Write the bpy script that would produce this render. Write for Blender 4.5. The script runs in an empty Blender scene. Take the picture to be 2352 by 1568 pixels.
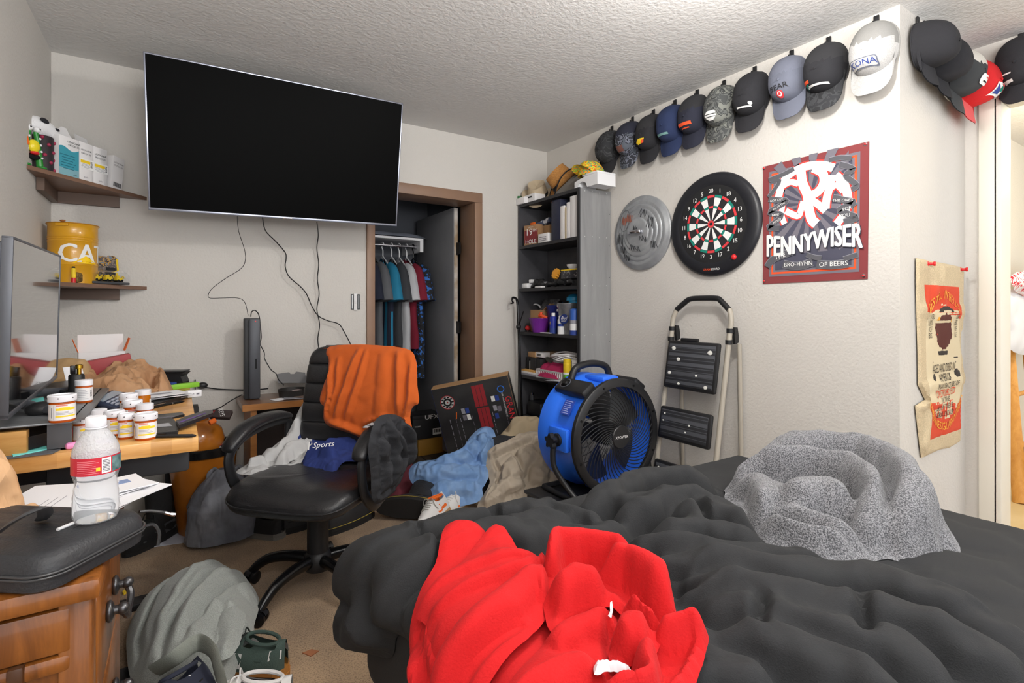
import bpy, bmesh, math, random
import numpy as np
from mathutils import Vector, Matrix, Euler
from mathutils.geometry import delaunay_2d_cdt

scene = bpy.context.scene
COL = scene.collection
R = math.radians
PI = math.pi

# ---------------------------------------------------------------- camera
CAM = Vector((0.0, 0.0, 1.17))
YAW = R(32.9)
FPX, PX, PY = 1191.0, 1176.0, 707.0          # focal length and principal point in photograph pixels
cam_data = bpy.data.cameras.new('camera')
cam = bpy.data.objects.new('camera', cam_data)
COL.objects.link(cam)
cam.location = CAM
cam.rotation_euler = (R(90), 0, -YAW)
cam_data.sensor_width = 36.0
cam_data.lens = FPX / 2352 * 36.0
cam_data.shift_y = -(784 - PY) / 2352
cam_data.clip_start = 0.02
scene.camera = cam

# ---------------------------------------------------------------- world and lamps
world = bpy.data.worlds.new('world')
scene.world = world
world.use_nodes = True
world.node_tree.nodes['Background'].inputs['Color'].default_value = (0.93, 0.96, 1.0, 1)
world.node_tree.nodes['Background'].inputs['Strength'].default_value = 1.45


def lamp(name, kind, loc, energy, color=(1, 1, 1), size=0.3, rot=(0, 0, 0), sy=None):
    d = bpy.data.lights.new(name, kind)
    d.energy = energy
    d.color = color
    if kind == 'AREA':
        d.size = size
        if sy:
            d.shape = 'RECTANGLE'
            d.size_y = sy
        else:
            d.shape = 'DISK'
    elif kind == 'POINT':
        d.shadow_soft_size = size
    o = bpy.data.objects.new(name, d)
    COL.objects.link(o)
    o.location = loc
    o.rotation_euler = rot
    return o


lamp('ceiling_lamp', 'POINT', (1.45, 0.9, 2.3), 34, (1.0, 0.97, 0.93), 0.07)
lamp('flash_lamp', 'POINT', (0.35, -1.25, 1.85), 18, (1.0, 0.98, 0.95), 0.12)
lamp('bounce_fill', 'AREA', (0.45, -0.9, 1.5), 72, (1.0, 0.98, 0.96), 1.6, (R(180 - 12), 0, 0))  # unseen upward fill, added to brighten the ceiling and soften the room
lamp('hall_lamp', 'POINT', (4.3, 0.45, 2.2), 24, (1.0, 0.86, 0.62), 0.12)

vs = scene.view_settings
vs.view_transform = 'Standard'
vs.look = 'None'
vs.gamma = 1.0
vs.use_curve_mapping = False
vs.exposure = 0.55

# ---------------------------------------------------------------- helpers: view rays, colours, materials
SY, CY_ = math.sin(YAW), math.cos(YAW)


def ray(u, v):
    a, b = (u - PX) / FPX, (PY - v) / FPX
    return Vector((SY + a * CY_, CY_ - a * SY, b))


def atz(u, v, z):
    d = ray(u, v)
    return CAM + d * ((z - CAM.z) / d.z)


def atx(u, v, x):
    d = ray(u, v)
    return CAM + d * (x / d.x)


def aty(u, v, y):
    d = ray(u, v)
    return CAM + d * (y / d.y)


def att(u, v, t):
    return CAM + ray(u, v) * t


def atp(u, v, org, nrm):
    d = ray(u, v)
    return CAM + d * ((org - CAM).dot(nrm) / d.dot(nrm))


def lin(c):
    c = c / 255.0
    return c / 12.92 if c <= 0.04045 else ((c + 0.055) / 1.055) ** 2.4


def rgb(r, g, b):
    return (lin(r), lin(g), lin(b), 1.0)


MATS = {}


def mat(name, col, rough=0.6, metal=0.0, bump=None, vary=None, coat=0.0, trans=0.0, ior=1.45, alpha=1.0, sheen=0.0, spec=0.5):
    """col: 0-255 triple.  bump=(scale, strength[, detail]).  vary=(scale, colour2[, lo, hi])."""
    if name in MATS:
        return MATS[name]
    m = bpy.data.materials.new(name)
    m.use_nodes = True
    nt = m.node_tree
    p = nt.nodes['Principled BSDF']
    p.inputs['Base Color'].default_value = rgb(*col)
    p.inputs['Roughness'].default_value = rough
    p.inputs['Metallic'].default_value = metal
    p.inputs['IOR'].default_value = ior
    p.inputs['Coat Weight'].default_value = coat
    p.inputs['Coat Roughness'].default_value = 0.08
    p.inputs['Transmission Weight'].default_value = trans
    p.inputs['Alpha'].default_value = alpha
    p.inputs['Specular IOR Level'].default_value = spec
    if sheen:
        p.inputs['Sheen Weight'].default_value = sheen
    tc = nt.nodes.new('ShaderNodeTexCoord')
    if vary:
        n = nt.nodes.new('ShaderNodeTexNoise')
        n.inputs['Scale'].default_value = vary[0]
        n.inputs['Detail'].default_value = 5
        nt.links.new(tc.outputs['Object'], n.inputs['Vector'])
        r = nt.nodes.new('ShaderNodeValToRGB')
        r.color_ramp.elements[0].position = vary[2] if len(vary) > 2 else 0.35
        r.color_ramp.elements[1].position = vary[3] if len(vary) > 3 else 0.65
        r.color_ramp.elements[0].color = rgb(*col)
        r.color_ramp.elements[1].color = rgb(*vary[1])
        nt.links.new(n.outputs['Fac'], r.inputs['Fac'])
        nt.links.new(r.outputs['Color'], p.inputs['Base Color'])
    if bump:
        n = nt.nodes.new('ShaderNodeTexNoise')
        n.inputs['Scale'].default_value = bump[0]
        n.inputs['Detail'].default_value = bump[2] if len(bump) > 2 else 2
        nt.links.new(tc.outputs['Object'], n.inputs['Vector'])
        b = nt.nodes.new('ShaderNodeBump')
        b.inputs['Strength'].default_value = bump[1]
        b.inputs['Distance'].default_value = 0.004
        nt.links.new(n.outputs['Fac'], b.inputs['Height'])
        nt.links.new(b.outputs['Normal'], p.inputs['Normal'])
    MATS[name] = m
    return m


def wrinkle(m, scale=9, dist=0.012, stretch=(1, 1, 1), strength=0.7):
    """soft creases in cloth, below the size of the modelled folds"""
    nt, p = m.node_tree, m.node_tree.nodes['Principled BSDF']
    tc = nt.nodes.new('ShaderNodeTexCoord')
    mp = nt.nodes.new('ShaderNodeMapping')
    mp.inputs['Scale'].default_value = stretch
    mp.inputs['Rotation'].default_value = (0, 0, 0.5)
    n = nt.nodes.new('ShaderNodeTexNoise')
    n.noise_type = 'RIDGED_MULTIFRACTAL'
    n.inputs['Scale'].default_value = scale
    n.inputs['Detail'].default_value = 1.5
    n.inputs['Distortion'].default_value = 0.8
    b = nt.nodes.new('ShaderNodeBump')
    b.inputs['Strength'].default_value = strength
    b.inputs['Distance'].default_value = dist
    nt.links.new(tc.outputs['Object'], mp.inputs[0])
    nt.links.new(mp.outputs[0], n.inputs['Vector'])
    nt.links.new(n.outputs['Fac'], b.inputs['Height'])
    for o in nt.nodes:
        if o.type == 'BUMP' and o != b:
            nt.links.new(b.outputs['Normal'], o.inputs['Normal'])
            return m
    nt.links.new(b.outputs['Normal'], p.inputs['Normal'])
    return m


def nodes_of(m):
    return m.node_tree, m.node_tree.nodes['Principled BSDF']


def wood(name, c1, c2, scale=(2, 30, 30), rough=0.45, coat=0.0, boards=None, seam=(60, 40, 20)):
    """grained timber; boards=(axis, width) adds glued-up strips."""
    if name in MATS:
        return MATS[name]
    m = mat(name, c1, rough, coat=coat)
    nt, p = nodes_of(m)
    tc = nt.nodes.new('ShaderNodeTexCoord')
    mp = nt.nodes.new('ShaderNodeMapping')
    mp.inputs['Scale'].default_value = scale
    nt.links.new(tc.outputs['Object'], mp.inputs['Vector'])
    n = nt.nodes.new('ShaderNodeTexNoise')
    n.inputs['Scale'].default_value = 1.0
    n.inputs['Detail'].default_value = 8
    n.inputs['Roughness'].default_value = 0.65
    n.inputs['Distortion'].default_value = 0.6
    nt.links.new(mp.outputs['Vector'], n.inputs['Vector'])
    r = nt.nodes.new('ShaderNodeValToRGB')
    r.color_ramp.elements[0].position = 0.3
    r.color_ramp.elements[1].position = 0.7
    r.color_ramp.elements[0].color = rgb(*c2)
    r.color_ramp.elements[1].color = rgb(*c1)
    nt.links.new(n.outputs['Fac'], r.inputs['Fac'])
    out = r.outputs['Color']
    if boards:
        sx = nt.nodes.new('ShaderNodeSeparateXYZ')
        nt.links.new(tc.outputs['Object'], sx.inputs[0])
        dv = nt.nodes.new('ShaderNodeMath')
        dv.operation = 'DIVIDE'
        dv.inputs[1].default_value = boards[1]
        nt.links.new(sx.outputs['XYZ'.index(boards[0])], dv.inputs[0])
        fl = nt.nodes.new('ShaderNodeMath')
        fl.operation = 'FLOOR'
        nt.links.new(dv.outputs[0], fl.inputs[0])
        wn = nt.nodes.new('ShaderNodeTexWhiteNoise')
        wn.noise_dimensions = '1D'
        nt.links.new(fl.outputs[0], wn.inputs['W'])
        mx = nt.nodes.new('ShaderNodeMix')
        mx.data_type = 'RGBA'
        mx.blend_type = 'MULTIPLY'
        mx.inputs['Factor'].default_value = 0.55
        nt.links.new(out, mx.inputs[6])
        rr = nt.nodes.new('ShaderNodeValToRGB')
        rr.color_ramp.elements[0].color = rgb(*seam)
        rr.color_ramp.elements[0].position = -0.0
        rr.color_ramp.elements[1].color = (1, 1, 1, 1)
        rr.color_ramp.elements[1].position = 0.8
        nt.links.new(wn.outputs['Value'], rr.inputs['Fac'])
        nt.links.new(rr.outputs['Color'], mx.inputs[7])
        out = mx.outputs[2]
    nt.links.new(out, p.inputs['Base Color'])
    return m


def patches(name, cols, scale=18, rough=0.85, stretch=(1, 1, 1)):
    """camouflage or splashed cloth: hard-edged noise bands of several colours."""
    if name in MATS:
        return MATS[name]
    m = mat(name, cols[0], rough, bump=(400, 0.25))
    nt, p = nodes_of(m)
    tc = nt.nodes.new('ShaderNodeTexCoord')
    mp = nt.nodes.new('ShaderNodeMapping')
    mp.inputs['Scale'].default_value = stretch
    nt.links.new(tc.outputs['Object'], mp.inputs['Vector'])
    n = nt.nodes.new('ShaderNodeTexNoise')
    n.inputs['Scale'].default_value = scale
    n.inputs['Detail'].default_value = 2
    n.inputs['Distortion'].default_value = 1.0
    nt.links.new(mp.outputs['Vector'], n.inputs['Vector'])
    r = nt.nodes.new('ShaderNodeValToRGB')
    r.color_ramp.interpolation = 'CONSTANT'
    k = len(cols)
    r.color_ramp.elements[0].color = rgb(*cols[0])
    r.color_ramp.elements[0].position = 0
    r.color_ramp.elements[1].color = rgb(*cols[1])
    r.color_ramp.elements[1].position = 0.36 + 0.28 / k
    for i in range(2, k):
        e = r.color_ramp.elements.new(0.36 + 0.28 * i / k)
        e.color = rgb(*cols[i])
    nt.links.new(n.outputs['Fac'], r.inputs['Fac'])
    nt.links.new(r.outputs['Color'], p.inputs['Base Color'])
    return m


def heather(name, c1, c2, scale=260, rough=0.95, bump=0.5):
    m = mat(name, c1, rough, bump=(scale, bump, 3), vary=(scale, c2, 0.4, 0.6), sheen=0.2)
    return m


def glass(name, tint=(255, 255, 255), rough=0.02, ior=1.33):
    return mat(name, tint, rough, trans=1.0, ior=ior)


# ---------------------------------------------------------------- helpers: things, parts
def tag(o, label=None, cat=None, group=None, kind=None):
    if label:
        o['label'] = label
    if cat:
        o['category'] = cat
    if group:
        o['group'] = group
    if kind:
        o['kind'] = kind
    return o


def thing(name, label, cat, loc=(0, 0, 0), rotz=0.0, group=None):
    o = bpy.data.objects.new(name, None)
    COL.objects.link(o)
    o.location = loc
    o.rotation_euler = (0, 0, rotz)
    o.empty_display_size = 0.05
    tag(o, label, cat, group)
    o.matrix_basis = Matrix.Translation(Vector(loc)) @ Matrix.Rotation(rotz, 4, 'Z')
    return o


def wmat(o):
    m = o.matrix_basis.copy()
    p = o.parent
    while p:
        m = p.matrix_basis @ m
        p = p.parent
    return m


_fonts = {}


def text_geo(s, size=1.0, align='CENTER', shear=0.0, sp=1.0):
    key = (s, align, shear, sp)
    if key not in _fonts:
        cu = bpy.data.curves.new('lettering', 'FONT')
        cu.body = s
        cu.align_x = align
        cu.align_y = 'CENTER'
        cu.resolution_u = 2
        cu.shear = shear
        cu.space_character = sp
        cu.size = 1.0
        o = bpy.data.objects.new('lettering', cu)
        COL.objects.link(o)
        bpy.context.view_layer.update()
        dg = bpy.context.evaluated_depsgraph_get()
        me = o.evaluated_get(dg).to_mesh()
        vs_ = [v.co.copy() for v in me.vertices]
        fs = [tuple(p.vertices) for p in me.polygons]
        o.evaluated_get(dg).to_mesh_clear()
        bpy.data.objects.remove(o)
        bpy.data.curves.remove(cu)
        _fonts[key] = (vs_, fs)
    vs_, fs = _fonts[key]
    return [v * size for v in vs_], fs


def text_cut(s, size, cut=0.006, **kw):
    """lettering cut into small pieces so that it can wrap round a curved face"""
    vs_, fs = text_geo(s, size, **kw)
    bm = bmesh.new()
    bv = [bm.verts.new(v) for v in vs_]
    for f in fs:
        try:
            bm.faces.new([bv[i] for i in f])
        except ValueError:
            pass
    for ax in (0, 1):
        lo, hi = min(v[ax] for v in vs_), max(v[ax] for v in vs_)
        n = max(2, int((hi - lo) / cut))
        for i in range(1, n):
            c = [0, 0, 0]
            c[ax] = lo + (hi - lo) * i / n
            no = [0, 0, 0]
            no[ax] = 1
            bmesh.ops.bisect_plane(bm, geom=bm.verts[:] + bm.edges[:] + bm.faces[:], plane_co=c, plane_no=no)
    bm.verts.ensure_lookup_table()
    bm.verts.index_update()
    out = [v.co.copy() for v in bm.verts], [tuple(v.index for v in f.verts) for f in bm.faces]
    bm.free()
    return out


class MB:
    """collects shapes into ONE mesh"""

    def __init__(self, M=None):
        self.v, self.f, self.fm, self.fs, self.mats = [], [], [], [], []
        self.M = M or Matrix()

    def mi(self, m):
        if m not in self.mats:
            self.mats.append(m)
        return self.mats.index(m)

    def add(self, vs_, fs, m, smooth=False, M=None):
        T = self.M @ M if M is not None else self.M
        o = len(self.v)
        self.v += [T @ Vector(v) for v in vs_]
        k = self.mi(m)
        for f in fs:
            self.f.append(tuple(i + o for i in f))
            self.fm.append(k)
            self.fs.append(smooth)
        return self

    def box(self, c, s, m, bev=0.0, M=None, seg=2):
        if bev <= 0:
            x, y, z = s[0] / 2, s[1] / 2, s[2] / 2
            vs_ = [(c[0] + i * x, c[1] + j * y, c[2] + k * z) for i in (-1, 1) for j in (-1, 1) for k in (-1, 1)]
            fs = [(0, 1, 3, 2), (4, 6, 7, 5), (0, 4, 5, 1), (2, 3, 7, 6), (0, 2, 6, 4), (1, 5, 7, 3)]
            return self.add(vs_, fs, m, False, M)
        bm = bmesh.new()
        bmesh.ops.create_cube(bm, size=1, matrix=Matrix.Translation(c) @ Matrix.Diagonal((s[0], s[1], s[2], 1)))
        bmesh.ops.bevel(bm, geom=bm.edges[:], offset=min(bev, min(s) * 0.49), segments=seg, profile=0.5, affect='EDGES')
        self.bm(bm, m, True, M)
        return self

    def bm(self, bm, m, smooth=True, M=None):
        bm.verts.ensure_lookup_table()
        for i, v in enumerate(bm.verts):
            v.index = i
        self.add([v.co for v in bm.verts], [tuple(v.index for v in f.verts) for f in bm.faces], m, smooth, M)
        bm.free()
        return self

    def tube(self, pts, r, m, n=8, caps=True, closed=False, M=None, flat=None):
        P = [Vector(p) for p in pts]
        k = len(P)
        rs = r if isinstance(r, (list, tuple)) else [r] * k
        vs_, fs = [], []
        up = None
        for i in range(k):
            if closed:
                t = P[(i + 1) % k] - P[i - 1]
            else:
                t = P[min(i + 1, k - 1)] - P[max(i - 1, 0)]
            t.normalize()
            if up is None:
                up = t.orthogonal().normalized()
                if flat is not None:
                    up = (Vector(flat) - t * t.dot(Vector(flat))).normalized()
            else:
                up = (up - t * up.dot(t))
                up = up.normalized() if up.length > 1e-6 else t.orthogonal().normalized()
            w = t.cross(up)
            for j in range(n):
                a = 2 * PI * j / n
                rr = rs[i]
                if isinstance(rr, tuple):
                    vs_.append(P[i] + up * (math.cos(a) * rr[0]) + w * (math.sin(a) * rr[1]))
                else:
                    vs_.append(P[i] + (up * math.cos(a) + w * math.sin(a)) * rr)
        for i in range(k if closed else k - 1):
            for j in range(n):
                a, b = i * n + j, i * n + (j + 1) % n
                c, d = ((i + 1) % k) * n + (j + 1) % n, ((i + 1) % k) * n + j
                fs.append((a, b, c, d))
        if caps and not closed:
            fs.append(tuple(range(n - 1, -1, -1)))
            fs.append(tuple(range((k - 1) * n, k * n)))
        return self.add(vs_, fs, m, True, M)

    def lathe(self, prof, m, n=24, M=None, a0=0.0, a1=2 * PI, smooth=True, cap=True):
        full = abs(a1 - a0 - 2 * PI) < 1e-6
        cols = n if full else n + 1
        vs_, fs = [], []
        for (r, z) in prof:
            for j in range(cols):
                a = a0 + (a1 - a0) * j / n
                vs_.append((r * math.cos(a), r * math.sin(a), z))
        for i in range(len(prof) - 1):
            for j in range(n):
                a, b = i * cols + j, i * cols + (j + 1) % cols
                c, d = (i + 1) * cols + (j + 1) % cols, (i + 1) * cols + j
                fs.append((a, b, c, d))
        if cap and full:
            if prof[0][0] > 1e-6:
                fs.append(tuple(range(cols - 1, -1, -1)))
            if prof[-1][0] > 1e-6:
                fs.append(tuple(range((len(prof) - 1) * cols, len(prof) * cols)))
        return self.add(vs_, fs, m, smooth, M)

    def cyl(self, p0, p1, r, m, n=16, r1=None, M=None):
        return self.tube([p0, p1], [r, r if r1 is None else r1], m, n, True, False, M)

    def prism(self, poly, z0, z1, m, M=None, smooth=False):
        k = len(poly)
        vs_ = [(p[0], p[1], z0) for p in poly] + [(p[0], p[1], z1) for p in poly]
        fs = [tuple(range(k - 1, -1, -1)), tuple(range(k, 2 * k))]
        fs += [(i, (i + 1) % k, k + (i + 1) % k, k + i) for i in range(k)]
        return self.add(vs_, fs, m, smooth, M)

    def poly(self, pts, m, M=None):
        return self.add(pts, [tuple(range(len(pts)))], m, False, M)

    def ell(self, c, r, m, nu=20, nv=12, M=None, fn=None):
        vs_, fs = [], []
        for i in range(nv + 1):
            th = PI * i / nv
            for j in range(nu):
                ph = 2 * PI * j / nu
                q = Vector((math.sin(th) * math.cos(ph) * r[0], math.sin(th) * math.sin(ph) * r[1], math.cos(th) * r[2]))
                if fn:
                    q = fn(q)
                vs_.append(q + Vector(c))
        for i in range(nv):
            for j in range(nu):
                fs.append((i * nu + j, (i + 1) * nu + j, (i + 1) * nu + (j + 1) % nu, i * nu + (j + 1) % nu))
        return self.add(vs_, fs, m, True, M)

    def grid(self, fn, nu, nv, m, M=None, closeu=False):
        vs_ = [fn(i / nu, j / nv) for i in range(nu + 1) for j in range(nv + 1)]
        w = nv + 1
        fs = [(i * w + j, (i + 1) * w + j, (i + 1) * w + j + 1, i * w + j + 1) for i in range(nu) for j in range(nv)]
        return self.add(vs_, fs, m, True, M)

    def text(self, s, size, m, M, align='CENTER', shear=0.0, sp=1.0, sx=1.0):
        vs_, fs = text_geo(s, size, align, shear, sp)
        if sx != 1.0:
            vs_ = [Vector((v.x * sx, v.y, v.z)) for v in vs_]
        return self.add(vs_, fs, m, False, M)

    def build(self, name, parent=None, label=None, cat=None, group=None, kind=None, world=True, auto=True):
        """one mesh object. world: collected in room coordinates, made local to the parent or to its own base"""
        V = np.array([tuple(v) for v in self.v], dtype=float)
        me = bpy.data.meshes.new(name)
        o = bpy.data.objects.new(name, me)
        COL.objects.link(o)
        if parent is not None:
            o.parent = parent
            if world:
                inv = np.array(wmat(parent).inverted())
                V = V @ inv[:3, :3].T + inv[:3, 3]
        elif auto:
            lo, hi = V.min(0), V.max(0)
            b = np.array([(lo[0] + hi[0]) / 2, (lo[1] + hi[1]) / 2, lo[2]])
            V = V - b
            o.location = b
            o.matrix_basis = Matrix.Translation(b)
        me.from_pydata(V.tolist(), [], self.f)
        for m in self.mats:
            me.materials.append(m)
        me.polygons.foreach_set('material_index', self.fm)
        me.polygons.foreach_set('use_smooth', self.fs)
        me.update()
        if any(self.fs):
            try:
                me.set_sharp_from_angle(angle=R(42))
            except Exception:
                pass
        tag(o, label, cat, group, kind)
        return o


def frame(o, ex, ez):
    """matrix with X along ex, Z along ez (text lies in XY)"""
    ex, ez = Vector(ex).normalized(), Vector(ez).normalized()
    ey = ez.cross(ex).normalized()
    ex = ey.cross(ez).normalized()
    return Matrix(((ex.x, ey.x, ez.x, o[0]), (ex.y, ey.y, ez.y, o[1]), (ex.z, ey.z, ez.z, o[2]), (0, 0, 0, 1)))


def T(x, y, z, rz=0, rx=0, ry=0):
    return Matrix.Translation((x, y, z)) @ Euler((rx, ry, rz), 'XYZ').to_matrix().to_4x4()


def smoothpath(pts, k=6):
    """Catmull-Rom through the points"""
    P = [Vector(p) for p in pts]
    out = []
    for i in range(len(P) - 1):
        p0, p1, p2, p3 = P[max(i - 1, 0)], P[i], P[i + 1], P[min(i + 2, len(P) - 1)]
        for j in range(k):
            t = j / k
            out.append(0.5 * ((2 * p1) + (p2 - p0) * t + (2 * p0 - 5 * p1 + 4 * p2 - p3) * t * t + (3 * p1 - p0 - 3 * p2 + p3) * t ** 3))
    out.append(P[-1])
    return out


def copy_tree(o, parent=None):
    c = o.copy()
    COL.objects.link(c)
    c.parent = parent
    for ch in list(o.children):
        copy_tree(ch, c)
    return c


# ---------------------------------------------------------------- helpers: cloth
_rs = np.random.RandomState(7)
_PERM = np.concatenate([_rs.permutation(256)] * 2)
_GR = np.array([(math.cos(a), math.sin(a)) for a in np.linspace(0, 2 * PI, 32, endpoint=False)])


def perlin(x, y, seed=0):
    x = np.asarray(x, float) + seed * 17.31
    y = np.asarray(y, float) + seed * 9.73
    xi, yi = np.floor(x).astype(int), np.floor(y).astype(int)
    xf, yf = x - xi, y - yi
    u, v = xf ** 3 * (xf * (xf * 6 - 15) + 10), yf ** 3 * (yf * (yf * 6 - 15) + 10)

    def g(ix, iy, dx, dy):
        h = _GR[_PERM[_PERM[ix & 255] + (iy & 255)] % 32]
        return h[..., 0] * dx + h[..., 1] * dy
    a = g(xi, yi, xf, yf)
    b = g(xi + 1, yi, xf - 1, yf)
    c = g(xi, yi + 1, xf, yf - 1)
    d = g(xi + 1, yi + 1, xf - 1, yf - 1)
    return (a + u * (b - a)) + v * ((c + u * (d - c)) - (a + u * (b - a)))


def segdist(X, Y, pl):
    """distance of points to a polyline, and arc position 0..1 along it"""
    best = np.full(X.shape, 1e9)
    pos = np.zeros(X.shape)
    L = [math.dist(pl[i], pl[i + 1]) for i in range(len(pl) - 1)]
    tot, acc = sum(L) or 1, 0
    for i in range(len(pl) - 1):
        ax, ay = pl[i]
        bx, by = pl[i + 1]
        dx, dy = bx - ax, by - ay
        q = dx * dx + dy * dy or 1e-9
        t = np.clip(((X - ax) * dx + (Y - ay) * dy) / q, 0, 1)
        d = np.hypot(X - ax - t * dx, Y - ay - t * dy)
        m = d < best
        best = np.where(m, d, best)
        pos = np.where(m, (acc + t * L[i]) / tot, pos)
        acc += L[i]
    return best, pos


def inside(X, Y, poly):
    r = np.zeros(X.shape, bool)
    k = len(poly)
    for i in range(k):
        x0, y0 = poly[i]
        x1, y1 = poly[(i + 1) % k]
        c = ((y0 > Y) != (y1 > Y)) & (X < (x1 - x0) * (Y - y0) / ((y1 - y0) or 1e-12) + x0)
        r ^= c
    return r


def resample(poly, s, wob=0.0, seed=1):
    out = []
    k = len(poly)
    for i in range(k):
        a, b = Vector(poly[i]), Vector(poly[(i + 1) % k])
        n = max(1, int((b - a).length / s))
        for j in range(n):
            out.append(tuple(a.lerp(b, j / n)))
    return out


def rounded(poly, k=4):
    """soften an outline: closed Catmull-Rom"""
    P = [Vector(p) for p in poly]
    n = len(P)
    out = []
    for i in range(n):
        p0, p1, p2, p3 = P[i - 1], P[i], P[(i + 1) % n], P[(i + 2) % n]
        for j in range(k):
            t = j / k
            out.append(tuple(0.5 * ((2 * p1) + (p2 - p0) * t + (2 * p0 - 5 * p1 + 4 * p2 - p3) * t * t + (3 * p1 - p0 - 3 * p2 + p3) * t ** 3)))
    return out


class HField:
    """height of what already lies on a domain, so the next layer can lie on it"""

    def __init__(self, res=0.01, lo=(-1, -1), n=(400, 400)):
        self.res, self.lo = res, np.array(lo)
        self.A = np.zeros(n)

    def put(self, X, Y, H):
        i = np.clip(((X - self.lo[0]) / self.res).round().astype(int), 0, self.A.shape[0] - 1)
        j = np.clip(((Y - self.lo[1]) / self.res).round().astype(int), 0, self.A.shape[1] - 1)
        Z = np.zeros(self.A.shape)
        np.maximum.at(Z, (i, j), H)
        for _ in range(2):
            N = Z.copy()
            for ax in (0, 1):
                for s in (1, -1):
                    N = np.maximum(N, np.roll(Z, s, ax))
            Z = np.where(Z > 0, Z, N)
        self.A = np.maximum(self.A, Z)
        return self

    def blur(self, k=3, it=2):
        A = self.A
        for _ in range(it):
            for ax in (0, 1):
                A = sum(np.roll(A, s, ax) for s in range(-k, k + 1)) / (2 * k + 1)
        self.B = np.maximum(A, 0)
        return self

    def __call__(self, X, Y):
        i = np.clip(((X - self.lo[0]) / self.res).round().astype(int), 0, self.A.shape[0] - 1)
        j = np.clip(((Y - self.lo[1]) / self.res).round().astype(int), 0, self.A.shape[1] - 1)
        return self.B[i, j]


def cloth(mb, m, outline, mapping, ridges=(), base=0.012, dome=0.0, edge=0.02, res=0.01, noise=((0.12, 0.006),), seed=1,
          soft=True, wr=None, extra=None, domew=None, under=None, put=None, warp=0.012, relax=None):
    """a sheet of cloth over a flat domain: rounded edge, domed middle, folds (ridges or creases) and wrinkles.
    outline and ridges are in domain metres; mapping(p, q, h) gives the room point.  ridge=(polyline, height, half-width)"""
    ol = rounded(outline) if soft else list(outline)
    ol = resample(ol, res)
    xs = [p[0] for p in ol]
    ys = [p[1] for p in ol]
    gx, gy = np.meshgrid(np.arange(min(xs), max(xs), res), np.arange(min(ys), max(ys), res))
    gx = gx + (np.arange(gx.shape[0]) % 2)[:, None] * res * 0.5
    X, Y = gx.ravel(), gy.ravel()
    k = inside(X, Y, ol)
    X, Y = X[k], Y[k]
    D, _ = segdist(X, Y, ol + ol[:1])
    k = D > res * 0.55
    X, Y = X[k], Y[k]
    n0 = len(ol)
    pts = [Vector(p) for p in ol] + [Vector((a, b)) for a, b in zip(X, Y)]
    r = delaunay_2d_cdt(pts, [], [list(range(n0))], 1, 1e-6)
    V2 = np.array([tuple(p) for p in r[0]])
    F = [tuple(f) for f in r[2]]
    X, Y = V2[:, 0], V2[:, 1]
    D, _ = segdist(X, Y, ol + ol[:1])
    H = np.full(X.shape, base)
    if dome:
        H = H + dome * (1 - np.exp(-(D / (domew or 0.12)) ** 1.3))
    hr = np.zeros(X.shape)
    wx = X + warp * perlin(X / 0.09, Y / 0.09, seed + 3)
    wy = Y + warp * perlin(X / 0.09, Y / 0.09, seed + 5)
    neg = np.zeros(X.shape)
    for rd in ridges:
        pl, h, w = rd[0], rd[1], rd[2]
        d, t = segdist(wx, wy, pl)
        ends = np.clip(np.minimum(t, 1 - t) * 5, 0.0, 1) ** 0.5
        if h > 0:
            ww = w * (0.8 + 0.2 * ends) * (1 + 0.25 * perlin(t * 4, t * 0 + h * 100, seed + 11))
            pf = np.sqrt(np.clip(1 - (d / ww) ** 2, 0, 1)) * ends
            hr = (hr ** 4 + (h * pf) ** 4) ** 0.25
        else:
            neg = np.minimum(neg, h * np.exp(-(d / w) ** 2) * ends)
    H = H + hr + neg
    for (sc, am) in noise:
        nn = perlin(X / sc, Y / sc, seed)
        H = H + am * 0.5 * (1 - np.abs(nn) * 2.4) + am * 0.5 * nn
    if wr:   # directional wrinkles: (angle, wavelength, amplitude)
        for (an, wl, am) in wr:
            c, s = math.cos(an), math.sin(an)
            P, Q = X * c + Y * s, -X * s + Y * c
            H = H + am * (1 - 2 * np.abs(perlin(P / (wl * 5), Q / wl, seed + 21)))
    if extra is not None:
        H = H + extra(X, Y, D)
    e = np.clip(D / edge, 0, 1)
    H = np.maximum(H, 0.003) * np.sqrt(np.clip(1 - (1 - e) ** 2, 0, 1))
    if under is not None:
        H = H + under(X, Y)
    if put is not None:
        put.put(X, Y, H)
    vs_ = [mapping(a, b, h) for a, b, h in zip(X, Y, H)]
    if relax:
        hb = under(X, Y) if under is not None else np.zeros(X.shape)
        b0 = np.array([mapping(a, b, h) for a, b, h in zip(X, Y, hb)])
        nn = np.array([mapping(a, b, h + 0.01) for a, b, h in zip(X, Y, hb)]) - b0
        nn /= np.linalg.norm(nn, axis=1)[:, None]
        vs_ = buckle(np.array([tuple(v) for v in vs_]), F, b0, nn, seed=seed, **relax)
    mb.add(vs_, F, m, True)
    return mb


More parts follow.
